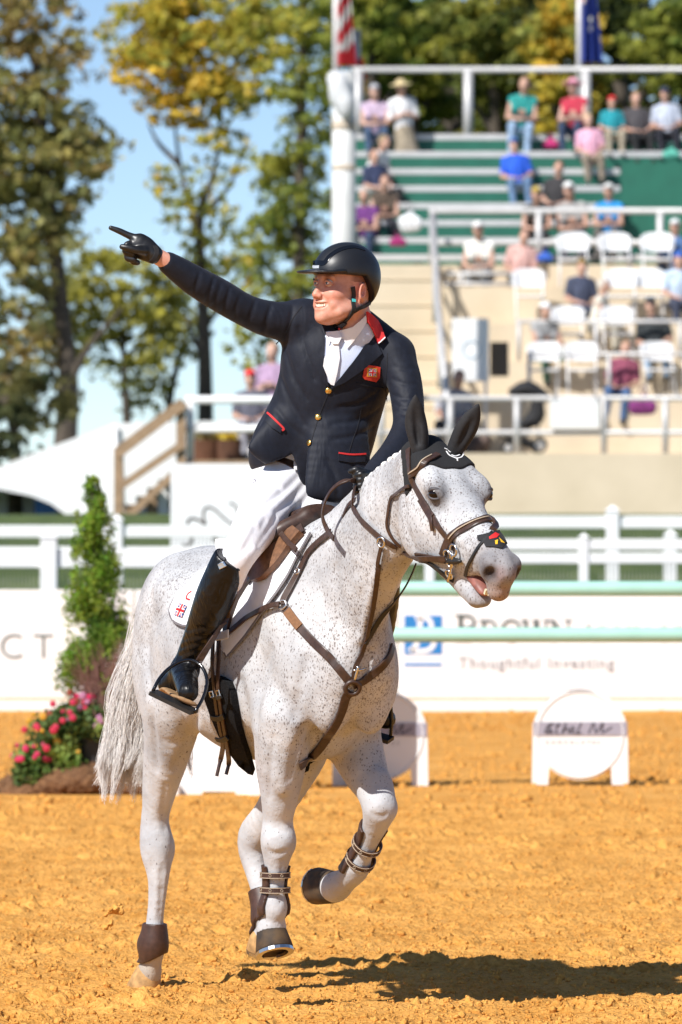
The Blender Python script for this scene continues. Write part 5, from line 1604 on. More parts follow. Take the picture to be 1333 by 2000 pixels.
vm.inputs[1].default_value = (.008,) * 3
nt.links.new(wob.outputs['Color'], vm.inputs[0]); nt.links.new(mp.outputs[0], vm.inputs[2])
def flecks(scale, size, dens):
    v = nd('ShaderNodeTexVoronoi', Scale=scale); nt.links.new(vm.outputs[0], v.inputs['Vector'])
    sp = nt.nodes.new('ShaderNodeSeparateColor'); nt.links.new(v.outputs['Color'], sp.inputs[0])
    big = nd('ShaderNodeTexNoise', Scale=3.2, Detail=3.0); nt.links.new(tc.outputs['Object'], big.inputs['Vector'])
    fa = nt.nodes.new('ShaderNodeAttribute'); fa.attribute_name = 'fleck'
    mod = mth('MAXIMUM', .38, mth('MINIMUM', 1.5, mth('MULTIPLY', mth('SUBTRACT', big.outputs['Fac'], .34), 4.2)))
    thr = mth('MULTIPLY', mth('MULTIPLY', fa.outputs['Fac'], dens), mod)
    on = mth('LESS_THAN', sp.outputs[0], thr)
    rad = mth('MULTIPLY', mth('ADD', sp.outputs[1], .35), size)
    dot = mth('SUBTRACT', 1.0, mth('DIVIDE', v.outputs['Distance'], rad), True)
    return mth('MULTIPLY', on, mth('MULTIPLY', dot, 2.2, True))
f1 = flecks(125.0, .42, .92); f2 = flecks(195.0, .46, 1.15)
ff_ = mth('MAXIMUM', f1, mth('MULTIPLY', f2, .8))
cl = nd('ShaderNodeTexNoise', Scale=5.0, Detail=4.0); nt.links.new(tc.outputs['Object'], cl.inputs['Vector'])
rp = nt.nodes.new('ShaderNodeValToRGB')
rp.color_ramp.elements[0].position = .3; rp.color_ramp.elements[0].color = (.34, .345, .36, 1)
rp.color_ramp.elements[1].position = .65; rp.color_ramp.elements[1].color = (.54, .545, .555, 1)
nt.links.new(cl.outputs['Fac'], rp.inputs[0])
at = nt.nodes.new('ShaderNodeAttribute'); at.attribute_name = 'tint'
mx = nt.nodes.new('ShaderNodeMix'); mx.data_type = 'RGBA'; mx.blend_type = 'MULTIPLY'; mx.inputs[0].default_value = 1
nt.links.new(rp.outputs[0], mx.inputs[6]); nt.links.new(at.outputs['Color'], mx.inputs[7])
mx2 = nt.nodes.new('ShaderNodeMix'); mx2.data_type = 'RGBA'
mx2.inputs[7].default_value = (.10, .075, .065, 1)
nt.links.new(mth('MULTIPLY', ff_, .78), mx2.inputs[0]); nt.links.new(mx.outputs[2], mx2.inputs[6])
nt.links.new(mx2.outputs[2], B_.inputs['Base Color'])
hair = nd('ShaderNodeTexNoise', Scale=260.0, Detail=3.0)
mp2 = nt.nodes.new('ShaderNodeMapping'); mp2.inputs['Scale'].default_value = (1, 1, .25)
nt.links.new(tc.outputs['Object'], mp2.inputs[0]); nt.links.new(mp2.outputs[0], hair.inputs['Vector'])
mus = nd('ShaderNodeTexNoise', Scale=14.0, Detail=4.0); nt.links.new(tc.outputs['Object'], mus.inputs['Vector'])
bp = nt.nodes.new('ShaderNodeBump'); bp.inputs['Strength'].default_value = .35; bp.inputs['Distance'].default_value = .004
nt.links.new(hair.outputs['Fac'], bp.inputs['Height'])
bp2 = nt.nodes.new('ShaderNodeBump'); bp2.inputs['Strength'].default_value = .5; bp2.inputs['Distance'].default_value = .02
nt.links.new(mus.outputs['Fac'], bp2.inputs['Height']); nt.links.new(bp.outputs[0], bp2.inputs['Normal'])
nt.links.new(bp2.outputs[0], B_.inputs['Normal'])

horse = thing('horse', Vector(HF(-.4, 0, 0)), 'white grey flea-bitten horse cantering, ridden, in brown bridle and black ear bonnet', 'horse')
mesh_obj('body', hv, hf, HM, horse, smooth=True, attrs={'tint': tint, 'fleck': fleck})
# ------------------------------------------------------------------ horse details and tack
LEATHER = mat('brown_leather', (.050, .026, .018), .42, .3, 60, bump=.0006, bscale=500)
LEATHER2 = mat('tan_leather', (.16, .075, .035), .5, .3, 60, bump=.0006, bscale=500)
PIPING = mat('cream_stitching', (.42, .34, .25), .6, .1)
BLACKCLOTH = mat('black_cloth', (.012, .012, .014), .8, .25, 80, bump=.0008, bscale=700)
BLACKKNIT = mat('black_knit', (.010, .010, .011), .9, .4, 300, bump=.003, bscale=420)
STEEL = mat('steel', (.62, .62, .62), .25, .1, metal=1.0)
WHITECLOTH = mat('white_cloth', (.80, .80, .81), .8, .05, 25, bump=.001, bscale=300)
HOOF = mat('slate_hoof', (.012, .013, .015), .8, .5, 14, col2=(.11, .065, .028), bump=.002, bscale=90)
SANDHOOF = mat('sandy_hoof', (.42, .25, .10), .85, .3, 40, bump=.003, bscale=120)
EYE = mat('dark_eye', (.008, .004, .003), .14, .2, 60, spec=.3)
HAIRM = mat('white_hair', (.74, .71, .68), .5, .25, 9, col2=(.90, .88, .86), spec=.3)
CORD = mat('black_rubber', (.012, .012, .012), .5, .2)
def mirror_h(v):
    r = (np.array(v) - HO) @ HR
    return np.array(v) - 2 * r * HR

# eyes
for sg in (1, -1):
    ec = hh(.256, sg * .090, -.024); E_ = _n(.62 * sg * HR + .62 * HD + .40 * HN)
    e2 = _n(HN * .9 + .45 * HD * -1); e2 = _n(e2 - E_ * (E_ @ e2)); e1 = np.cross(E_, e2)
    o = MB().add(*ball(ec, .0235, 24, 16)).build('eye', EYE, horse, smooth=True)
    for gm, rr in ((44, .0066), (-46, .005)):
        lid = SDF()
        lp_ = [ec + .0235 * (math.cos(R_(b)) * (E_ * math.cos(R_(gm)) + e2 * math.sin(R_(gm))) + math.sin(R_(b)) * e1) for b in (-80, -50, -20, 10, 40, 78)]
        lid.chain(lp_, [.004, rr, rr, rr, rr, .004], k=.006)
        v_, f_ = lid.mesh(.0025)
        mesh_obj('eyelid', v_, f_, mat('grey_lid', (.06, .055, .06), .6, .2), o, smooth=True)

# nose: teeth showing in the open mouth
tm = MB()
for i in range(6):
    rr = -.025 + i * .010
    tm.box(hh(.640 - abs(rr) * .6, rr, -.155), (.0095, .010, .018), Matrix((HR, HD, HN)).transposed())
tag(tm.build('teeth', mat('horse_teeth', (.68, .60, .42), .4, .2), horse), kind='stuff')

tg = SDF(); tg.loft([hh(.48, 0, -.185), hh(.55, 0, -.183), hh(.585, 0, -.186)], [.030, .030, .022], [.022, .018, .012], HR, k=.01)
v_, f_ = tg.mesh(.004); mesh_obj('tongue', v_, f_, mat('pink_gum', (.26, .10, .08), .5, .3, 40), horse, smooth=True)
# ears in black cloth
EARS = []
for nm, base, mid, tip, w in (('ear', hp(821, 872, .055), hp(812, 822, .072), hp(812, 772, .085), 1),
                              ('ear', hp(892, 873, -.055), hp(914, 832, -.075), hp(935, 790, -.095), 1)):
    e = SDF()
    ax = _n(np.array(tip) - np.array(base))
    sidev = np.array([1.0, 0.1, 0]) if w else HR
    e.loft([base - ax * .02, base + (mid - base) * .45, mid, mid + (tip - mid) * .55, tip], [.026, .034, .035, .024, .004], [.026, .026, .022, .014, .004], sidev, k=.01)
    fr = _n(np.cross(sidev, ax)); fr = fr if fr[1] < 0 else -fr
    e.ell(mid + fr * .030 - ax * .01, (.011, .016, .065), [_n(sidev - ax * (ax @ sidev)), fr, ax], k=.014, op='s')
    v_, f_ = e.mesh(.0035)
    EARS.append(mesh_obj(nm, v_, f_, BLACKCLOTH, horse, smooth=True))

# ear bonnet: cloth hugging the head above the eyes
def bonnet_fn(p):
    q_ = p - H0
    t_, r_, n_ = q_ @ HD, q_ @ HR, q_ @ HN
    d = hb.val(p) - .007
    edge = t_ - (.162 - .22 * np.abs(r_) - .9 * np.maximum(0, np.abs(r_) - .085)) - .006 * np.sin(np.abs(r_) * 60)
    low = np.maximum(-n_ - (.070 + .35 * np.maximum(0, t_ + .05)), edge)
    return np.maximum(np.maximum(d, low), -t_ - .085)
_lo = np.min([hh(-.12, -.16, -.25), hh(.25, .16, .08)], 0) - .1; _hi = np.max([hh(-.12, -.16, -.25), hh(.25, .16, .08)], 0) + .1
v_, f_ = FN(bonnet_fn).mesh(.0045, lo=_lo, hi=_hi)
bon = mesh_obj('ear_bonnet', v_, f_, BLACKKNIT, horse, smooth=True)
BONV = bvh_of(np.vstack([hv, v_]), np.vstack([hf, f_ + len(hv)]))
em = MB()
for pl in ([(868, 876), (884, 882), (903, 881)], [(872, 882), (878, 890), (892, 896)], [(906, 884), (903, 893), (893, 896)],
           [(876, 880), (880, 885), (887, 881), (893, 886), (899, 881)], [(893, 895), (894, 901)], [(882, 889), (890, 892), (898, 889)]):
    ps, nr = surf_path(BONV, pl, 10, .002); ribbon(em, ps, nr, .0042, .0016)
em.build('emblem', mat('white_thread', (.8, .8, .8), .7, .05), bon)

# bridle
bridle = None
W1 = .021
brid = []
brid.append(strap('cheekpiece', BONV, [(799, 878), (801, 905), (804, 932), (822, 968), (838, 996), (853, 1021), (872, 1046), (890, 1072)], W1, .005, LEATHER, horse, .005))
strap('cheek_billet', BONV, [(825, 974), (836, 993), (847, 1012)], .027, .006, LEATHER, brid[0], .009)
strap('cheek_billet', BONV, [(842, 1003), (847, 1018), (850, 1036)], .016, .005, LEATHER, brid[0], .011)
strap('browband', BONV, [(803, 930), (815, 917), (830, 904), (842, 896), (856, 889)], W1, .006, LEATHER, horse, .006)
strap('browband_piping', BONV, [(804, 926), (816, 913), (830, 901), (842, 893)], .004, .003, PIPING, horse, .011)
nb = strap('noseband', BONV, [(866, 1086), (872, 1068), (881, 1051), (898, 1037), (917, 1027), (935, 1019), (952, 1014), (960, 1015)], .030, .007, LEATHER, horse, .005)
strap('piping', BONV, [(882, 1050), (899, 1036), (917, 1026), (935, 1019), (951, 1014)], .004, .003, PIPING, nb, .012)
strap('throatlash', BONV, [(803, 948), (790, 956), (776, 966), (768, 972), (764, 985), (761, 1005), (759, 1026), (765, 1043), (774, 1056), (784, 1066)], .011, .004, LEATHER, horse, .008)
strap('flash_strap', BONV, [(962, 1040), (950, 1052), (938, 1066), (925, 1087), (915, 1106), (910, 1124)], .011, .004, CORD, horse, .004)
strap('chin_strap', BONV, [(820, 1092), (836, 1096), (856, 1110), (874, 1124), (888, 1133)], .017, .006, CORD, horse, .006)
strap('chin_strap', BONV, [(815, 1084), (835, 1086), (855, 1091), (872, 1094)], .020, .006, LEATHER, horse, .006)
# rolled noseband end on the bridge of the nose and net patch
ps, nr = surf_path(BONV, [(955, 1014), (964, 1018), (967, 1028), (962, 1036)], 12, .006); m_ = MB(); ribbon(m_, ps, nr, .022, .010); m_.build('noseband_keeper', LEATHER, nb)
net = patch('nose_net', [(934, 1047), (946, 1045), (958, 1042), (974, 1038), (983, 1050), (990, 1064), (980, 1073), (966, 1070), (950, 1069), (944, 1057), (935, 1057)], BONV, .003, .003, BLACKCLOTH, horse, 5)
for nm, pl, cl in (('net_print', [(956, 1052), (967, 1043), (975, 1047), (970, 1053), (957, 1056)], (.62, .02, .02)), ('net_print', [(967, 1059), (973, 1057), (972, 1066), (968, 1066)], (.8, .45, .02)),
                   ('net_print', [(974, 1053), (979, 1058), (985, 1064), (978, 1062)], (.75, .75, .75))):
    patch(nm, pl, BONV, .0065, .001, mat('print_%d' % int(cl[0] * 99 + cl[2] * 7), cl, .6, .05), net, 4)
# bit
bc, bn = cast(BONV, 891, 1076); bc = np.array(bc) + np.array(bn) * .012
bm_ = MB()
for px_, py_, rad in ((893, 1074, .019), (881, 1083, .018), (886, 1098, .014), (884, 1118, .015)):
    h_ = cast(BONV, px_, py_)
    bm_.add(*ring(h_[0] + h_[1] * .014, h_[1], rad, .0042))
ps, nr = surf_path(BONV, [(894, 1080), (890, 1100), (886, 1122), (883, 1134)], 10, .016); bm_.tube(ps, .0048, 6)
bm_.build('bit', STEEL, horse, smooth=True)
ps, nr = surf_path(BONV, [(880, 1094), (893, 1094), (907, 1094)], 8, .012)
MB().tube(ps, [.006, .010, .011, .011, .011, .010, .008, .004], 8).build('bit_guard', CORD, horse, smooth=True)
# reins: hand to bit, lying on the neck, and the slack loop
HANDL = hp(706, 944, .03)
def off_horse(pts, lift):
    out = []
    for p in pts:
        h_ = HBVH.find_nearest(Vector(p)); out.append(p)
    return out
rein_near = [hp(697, 944, .05), hp(690, 968, .115), hp(694, 995, .140), hp(716, 1026, .135), hp(740, 1046, .125)]
_a = [np.array(cast(BONV, *q_)[0]) + np.array(cast(BONV, *q_)[1]) * .010 for q_ in ((694, 990), (708, 1013), (724, 1029), (745, 1048), (768, 1063), (792, 1078), (815, 1088))]
_b0 = np.array(cast(BONV, 880, 1088)[0]) + np.array(cast(BONV, 880, 1088)[1]) * .02
strap('rein', BONV, [HANDL + HR * .02, hp(690, 965, .10)] + _a + [(_a[-1] + _b0) / 2 + HR * .02, _b0], .018, .005, LEATHER, horse, 0.0, n=60)
lp = [hp(700, 941, .05), hp(685, 937, .09), hp(664, 943, .12), hp(645, 960, .14), hp(633, 985, .15), hp(630, 1010, .15), hp(640, 1036, .14), hp(652, 1052, .15)]
strap('rein', BONV, [np.array(x) for x in lp], .018, .005, LEATHER, horse, 0.0, n=40)
lp = [hp(695, 975, .07), hp(681, 985, .08), hp(672, 1003, .08), hp(668, 1018, .07)]
strap('rein', BONV, [np.array(x) for x in lp], .016, .005, LEATHER, horse, 0.0, n=24)

# breastplate
bp_ = strap('breastplate_strap', HBVH, [(651, 1040), (628, 1058), (606, 1080), (596, 1100), (586, 1120), (570, 1148), (558, 1170), (556, 1182)], .024, .006, LEATHER, horse, .010)
strap('breastplate_strap', HBVH, [(558, 1186), (575, 1209), (591, 1230), (613, 1253), (636, 1275), (660, 1302), (686, 1334)], .028, .007, LEATHER, horse, .006)
strap('elastic', HBVH, [(563, 1194), (576, 1211), (588, 1226)], .031, .007, mat('brown_elastic', (.20, .095, .04), .8, .2, 120), bp_, .010)
strap('breastplate_strap', HBVH, [(553, 1183), (535, 1186), (513, 1196), (488, 1211), (470, 1226), (452, 1240)], .018, .006, LEATHER, horse, .022)
strap('breastplate_strap', HBVH, [(690, 1337), (706, 1331), (728, 1316), (749, 1297), (760, 1280), (765, 1262)], .028, .007, LEATHER, horse, .006)
strap('breastplate_strap', HBVH, [(686, 1350), (677, 1358), (668, 1385), (655, 1414), (640, 1437), (625, 1459), (605, 1480), (584, 1496)], .030, .007, LEATHER, horse, .008)
strap('martingale_strap', HBVH, [(690, 1330), (693, 1305), (703, 1280), (711, 1256), (719, 1222), (726, 1192), (733, 1155), (738, 1125), (742, 1100)], .017, .005, LEATHER, horse, .008)
strap('martingale_strap', HBVH, [(711, 1256), (722, 1238), (738, 1212), (752, 1192), (772, 1166), (788, 1142), (800, 1118), (808, 1098)], .017, .005, CORD, horse, .010)
strap('martingale_strap', BONV, [(741, 1104), (744, 1090), (748, 1074), (751, 1063)], .013, .005, LEATHER, horse, .012)
for (px_, py_, rad) in ((688, 1341, .022), (556, 1183, .015), (750, 1058, .016), (586, 1118, .010)):
    h_ = cast(HBVH, px_, py_); MB().add(*ring(h_[0] + h_[1] * .013, h_[1], rad, .0042)).build('breastplate_ring', STEEL, horse, smooth=True)
h_ = cast(HBVH, 688, 1341); MB().add(*ring(h_[0] + h_[1] * .011, h_[1], .024, .009)).build('ring_guard', LEATHER, horse, smooth=True)
m_ = MB(); ps, nr = surf_path(HBVH, [(697, 1300), (694, 1312), (691, 1326)], 8, .014); m_.tube(ps, .005, 6)
ps, nr = surf_path(HBVH, [(690, 1308), (698, 1307), (707, 1304)], 8, .014); m_.tube(ps, .004, 6); m_.build('snap_hook', STEEL, horse, smooth=True)

# saddle pad, flap, girth
pad = patch('saddle_pad', [(612, 1042), (590, 1080), (566, 1124), (543, 1160), (521, 1190), (485, 1240), (450, 1281), (440, 1270), (425, 1240), (400, 1224), (362, 1222), (345, 1213), (338, 1194), (347, 1172), (375, 1142), (410, 1112), (450, 1080), (520, 1050), (570, 1036)], HBVH, .004, .012, WHITECLOTH, horse, 9, mirror=mirror_h)
for pl in ([(612, 1044), (592, 1080), (568, 1124), (545, 1160), (523, 1190), (487, 1240), (451, 1281)], [(449, 1282), (425, 1242), (400, 1226), (362, 1223), (344, 1212), (338, 1194), (347, 1172)]):
    strap('pad_binding', HBVH, pl, .009, .004, mat('grey_binding', (.16, .15, .16), .8, .1), pad, .014)
flap = patch('saddle_flap', [(600, 1032), (575, 1050), (545, 1062), (520, 1068), (496, 1078), (480, 1098), (470, 1130), (461, 1165), (452, 1200), (448, 1236), (455, 1236), (463, 1205), (474, 1175), (490, 1150), (510, 1128), (540, 1096), (570, 1070), (606, 1046)], HBVH, .018, .012, LEATHER, horse, 7, mirror=mirror_h)
patch('knee_block', [(590, 1040), (560, 1060), (536, 1080), (517, 1105), (506, 1128), (512, 1141), (528, 1136), (552, 1110), (576, 1080), (604, 1050)], HBVH, .022, .022, LEATHER2, flap, 7, mirror=mirror_h)
patch('thigh_block', [(550, 1064), (520, 1078), (500, 1096), (488, 1120), (494, 1130), (510, 1112), (535, 1086), (556, 1074)], HBVH, .034, .018, mat('dark_leather', (.022, .015, .013), .35, .2, 60, bump=.0006, bscale=400), flap, 6, mirror=mirror_h)
sd = SDF()
sd.loft([HF(.02, 0, 1.70), HF(-.10, 0, 1.67), HF(-.22, 0, 1.61), HF(-.33, 0, 1.60), HF(-.42, 0, 1.63)], [.065, .09, .11, .11, .08], [.03, .035, .04, .04, .03], HR, k=.03)
for sg in (1, -1):
    sd.chain([HF(.03, sg * .05, 1.68), HF(.0, sg * .16, 1.62), HF(-.06, sg * .24, 1.50)], [.03, .03, .02], k=.03)
v_, f_ = sd.mesh(.008); mesh_obj('saddle_seat', v_, f_, LEATHER, horse, smooth=True)
strap('saddle_strap', HBVH, [(541, 1042), (556, 1052), (572, 1062), (588, 1072), (602, 1083)], .018, .005, LEATHER, horse, .050)
gp = [(428, 1318), (442, 1322), (456, 1330), (464, 1350), (468, 1375), (474, 1410), (482, 1440), (492, 1470), (500, 1500), (490, 1497), (472, 1482), (452, 1452), (438, 1428), (424, 1395), (413, 1362), (414, 1338)]
girth = patch('girth', gp, HBVH, .004, .024, mat('black_fleece', (.014, .014, .015), .95, .5, 200, bump=.006, bscale=260, spec=.05), horse, 7, mirror=mirror_h)
for pl in ([(432, 1250), (431, 1290), (433, 1330), (437, 1370), (443, 1410), (448, 1440), (440, 1470), (433, 1500)], [(443, 1250), (442, 1290), (441, 1330), (445, 1370), (451, 1410), (455, 1440), (456, 1470), (450, 1496)]):
    strap('girth_billet', HBVH, pl, .017, .006, LEATHER, horse, .033)
for pl, w in (([(428, 1350), (440, 1356), (451, 1354)], .016), ([(430, 1392), (444, 1394), (456, 1390)], .018), ([(438, 1430), (449, 1432), (460, 1427)], .018)):
    strap('girth_keeper', HBVH, pl, w, .006, CORD, girth, .040)
for px_, py_ in ((433, 1350), (446, 1348)):
    h_ = cast(HBVH, px_, py_); MB().add(*ring(h_[0] + h_[1] * .042, h_[1], .013, .003, 4, 5)).build('girth_buckle', STEEL, girth, smooth=False)
strap('white_keeper', HBVH, [(427, 1246), (445, 1245), (462, 1241)], .030, .005, WHITECLOTH, horse, .036)
# union flag and red mark on the pad corner
def union_jack(mb_by_col, o, u, v, n_, w, h):
    def q_(pts, col, z):
        mb = mb_by_col[col]; base = len(mb.v)
        P_ = [o + u * (x * w) + v * (y * h) + n_ * z for x, y in pts]
        mb.add(P_, [tuple(range(len(pts)))])
    q_([(0, 0), (1, 0), (1, 1), (0, 1)], 'b', 0)
    for a_, b_ in (((0, 0), (1, 1)), ((0, 1), (1, 0))):
        for wd, col, z in ((.10, 'w', .0006), (.035, 'r', .0012)):
            dx, dy = b_[0] - a_[0], b_[1] - a_[1]
            nx, ny = -dy * wd, dx * wd
            q_([(max(0, min(1, a_[0] + nx)), max(0, min(1, a_[1] + ny))), (max(0, min(1, a_[0] - nx)), max(0, min(1, a_[1] - ny))), (max(0, min(1, b_[0] - nx)), max(0, min(1, b_[1] - ny))), (max(0, min(1, b_[0] + nx)), max(0, min(1, b_[1] + ny)))], col, z)
    for wd, col, z in ((.17, 'w', .0018), (.10, 'r', .0024)):
        q_([(.5 - wd, 0), (.5 + wd, 0), (.5 + wd, 1), (.5 - wd, 1)], col, z)
        q_([(0, .5 - wd), (1, .5 - wd), (1, .5 + wd), (0, .5 + wd)], col, z + .0001)
FLAGM = {'b': mat('flag_blue', (.01, .035, .22), .7, .05), 'w': mat('flag_white', (.8, .8, .8), .7, .03), 'r': mat('flag_red', (.60, .012, .015), .7, .05)}
def put_jack(bvh, px_, py_, w, h, parent, lift, ux=(1, 0), vy=(0, -1)):
    c0 = cast(bvh, px_, py_); n_ = np.array(c0[1])
    def pt(dx, dy):
        return np.array(cast(bvh, px_ + dx, py_ + dy)[0])
    u = _n(pt(8 * ux[0], 8 * ux[1]) - pt(-8 * ux[0], -8 * ux[1])); v = pt(8 * vy[0], 8 * vy[1]) - pt(-8 * vy[0], -8 * vy[1]); v = _n(v - u * (u @ v))
    n_ = np.cross(u, v); n_ = n_ if n_[1] < 0 else -n_
    mbs = {k_: MB() for k_ in 'bwr'}
    union_jack(mbs, np.array(c0[0]) + n_ * lift - u * w / 2 - v * h / 2, u, v, n_, w, h)
    for k_ in 'bwr':
        mbs[k_].build('flag_print', FLAGM[k_], parent)
put_jack(HBVH, 362, 1196, .075, .045, pad, .019, (1, .35), (.25, -1))
strap('red_print', HBVH, [(382, 1160), (375, 1165), (372, 1173), (379, 1176)], .006, .002, FLAGM['r'], pad, .018)

# mane braids along the crest
bm0 = MB()
cr = catmull([(790, 891), (772, 902), (752, 917), (732, 934), (716, 950), (700, 970), (690, 988), (680, 1003), (670, 1016), (661, 1030)], 16)
for i, (x, y) in enumerate(cr):
    c0 = hp(x + 2, y + 4, .022)
    m_ = MB()
    for j in range(4):
        m_.add(*ball(c0 + HR * (.008 + .004 * math.sin(j * 2 + i)) + np.array([0, 0, .016 - .012 * j]) + HH * .006 * math.sin(j * 2.1 + i), (.015 + .003 * random.random(), .013, .013), 8, 5))
    m_.build('mane_braid', HAIRM, horse, smooth=True)

# tail: locks of hair from the dock
tl = MB()
root = HF(-1.22, .02, 1.39)
for c in range(60):
    ex = (c % 30) / 29.0 + rng.normal(0, .02)
    Yt = 20.66 + (.09 if c >= 30 else 0) + rng.normal(0, .02)
    ln = rng.uniform(.62, 1.0) if ex < .85 else rng.uniform(.5, .8)
    m1 = np.array(P(282 + 40 * ex, 1222 + rng.normal(0, 10), Yt - .06)); m2 = np.array(P(228 + 130 * ex + rng.normal(0, 7), 1365, Yt))
    m3 = np.array(P(208 + 150 * ex + rng.normal(0, 8), 1365 + 110 * ln, Yt + .02))
    end = np.array(P(194 + 160 * ex + rng.normal(0, 8), 1365 + 205 * ln, Yt))
    wave = rng.uniform(.006, .016); ph = rng.uniform(0, 6)
    for s_ in range(64):
        j = rng.normal(0, 1, (4, 3))
        pts = catmull([root + j[0] * .012, m1 + j[1] * .016, m2 + j[2] * .016, m3 + j[3] * .013, end + j[0] * .006 + (m3 - end) * abs(rng.normal(0, .25))], 15)
        pts[:, 0] += wave * np.sin(np.linspace(0, 7, 15) + ph) * np.linspace(0, 1, 15)
        r0 = rng.uniform(.0008, .0017)
        tl.tube(pts, list(np.linspace(r0, r0 * .3, 15)), 3, cap=False)
for s_ in range(0):   # flyaway hairs
    a0 = P(268, 1240 + rng.uniform(0, 60), 20.6); e0 = P(212 + rng.uniform(-15, 40), 1300 + rng.uniform(-90, 120), 20.7)
    mm = P(246 + rng.uniform(-10, 8), 1250 + rng.uniform(-5, 50), 20.65)
    tl.tube(catmull([a0, mm, e0], 9), .0006, 3, cap=False)
tail = mesh_obj('tail', tl.v, tl.f, HAIRM, horse, smooth=True)

# hooves and leg boots
def hoof(c_top, c_bot, toe, r0, r1, material, shoe=True):
    z = _n(np.array(c_top) - np.array(c_bot)); y = _n(np.array(toe) - z * (z @ np.array(toe))); x = np.cross(y, z)
    Rm = Matrix((x, y, z)).transposed(); L = float(np.linalg.norm(np.array(c_top) - np.array(c_bot)))
    o = MB().lathe([(r1 * .80, .012), (r1 * .93, .0), (r1, .006), (r0 + (r1 - r0) * .5, L * .55), (r0 * 1.03, L * .92), (r0 * .92, L * 1.08)], c_bot, 22, .95, 1.05, Rm).build('hoof', material, horse, smooth=True)
    if shoe:
        m = MB(); n = 22
        vs, fs = [], []
        for i in range(18):
            a_ = R_(-60) + R_(300) * i / 17
            d = x * math.cos(a_) * .95 + y * math.sin(a_) * 1.05
            for rr, zz in ((r1 * .70, -.010), (r1 * 1.0, -.010), (r1 * 1.0, .001), (r1 * .70, .001)):
                vs.append(np.array(c_bot) + d * rr + z * zz)
        for i in range(17):
            for k_ in range(4):
                fs.append((i * 4 + k_, i * 4 + (k_ + 1) % 4, i * 4 + 4 + (k_ + 1) % 4, i * 4 + 4 + k_))
        m.add(vs, fs).build('horseshoe', STEEL, o)
    return o
hoof(hp(532, 1812, .14) - HH * .012, hp(531, 1857, .14) + HH * .025, HH, .050, .068, HOOF)
hoof(hp(654, 1733, -.15), hp(625, 1731, -.15) - HH * .02, np.array([-.2, 0, -1.0]), .052, .062, HOOF)
hoof(hp(291, 1894, .13), hp(286, 1934, .13) + HR * .01, HH + HR * .3, .047, .066, SANDHOOF, False)
hoof(hp(516, 1822, -.13), hp(512, 1858, -.13), HH, .046, .058, SANDHOOF)

BOOTM = mat('boot_leather', (.055, .026, .018), .5, .3, 50, bump=.001, bscale=300)
def boot(p0, p1, p2, open_dir, name='leg_boot', infl=.012, gap=.018, flare=0.0):
    """shell round the cannon bone from p0 (top) to p2 (fetlock), open at the front"""
    p0, p1, p2 = [np.array(x) for x in (p0, p1, p2)]
    ax = _n(p2 - p0); L = np.linalg.norm(p2 - p0); od = _n(np.array(open_dir) - ax * (ax @ np.array(open_dir)))
    def fn(p):
        q_ = p - p0; t_ = q_ @ ax; o_ = q_ @ od
        d = hb.val(p) - infl
        d = np.maximum(d, -(hb.val(p) - .001))
        d = np.maximum(d, np.maximum(-t_, t_ - L - .02 * np.clip(-o_ / .04, -1, 1)))
        if gap is not None:
            d = np.maximum(d, o_ - gap)
        rad = np.linalg.norm(q_ - t_[:, None] * ax, axis=1) - .085
        return np.maximum(d, rad)
    lo = np.min([p0, p2], 0) - .1; hi = np.max([p0, p2], 0) + .1
    v, f = FN(fn).mesh(.004, lo=lo, hi=hi)
    return mesh_obj(name, v, f, BOOTM, horse, smooth=True)
def band(c, ax, rad, parent, w=.020):
    ax = _n(ax); x = _n(np.cross(ax, HR)); y = np.cross(ax, x)
    ps = np.array([np.array(c) + (x * math.cos(a_) * 1.06 + y * math.sin(a_)) * rad for a_ in np.linspace(0, 2 * math.pi, 25)])
    nr = np.array([_n(p - np.array(c)) for p in ps])
    m = MB(); ribbon(m, ps, nr, w, .005); o = m.build('boot_strap', BOOTM, parent)
    for dz in (-w * .42, w * .42):
        m = MB(); ribbon(m, ps + nr * .003 + ax * dz, nr, .0026, .002); m.build('strap_stitching', PIPING, o)
    m = MB()
    for k_ in range(0, 24, 3):
        m.add(*ring(ps[k_] + nr[k_] * .003, nr[k_], .0045, .0010, 8, 4))
    tag(m.build('strap_motif', PIPING, o), kind='stuff')
L_ = LEG['nf']; bo = boot(hp(539, 1690, .14), hp(537, 1740, .14), hp(536, 1790, .14), HH)
for y_ in (1709, 1738): band(hp(538, y_, .14), HZ, .049, bo)
L_ = LEG['ff']; bo = boot(L_[5] + (L_[6] - L_[5]) * .35, L_[7], L_[8] + (L_[9] - L_[8]) * .3, HH + HZ * .3)
for t_ in (.35, 1.35): 
    i_ = 6 + int(t_); band(L_[i_] + (L_[i_ + 1] - L_[i_]) * (t_ % 1), L_[8] - L_[6], .049, bo)
boot(hp(303, 1803, .13), hp(302, 1840, .13), hp(302, 1872, .13), -HR * .2 + HH * .1, gap=None)
boot(hp(510, 1738, -.13), hp(515, 1765, -.13), hp(520, 1805, -.13), HH, gap=None)
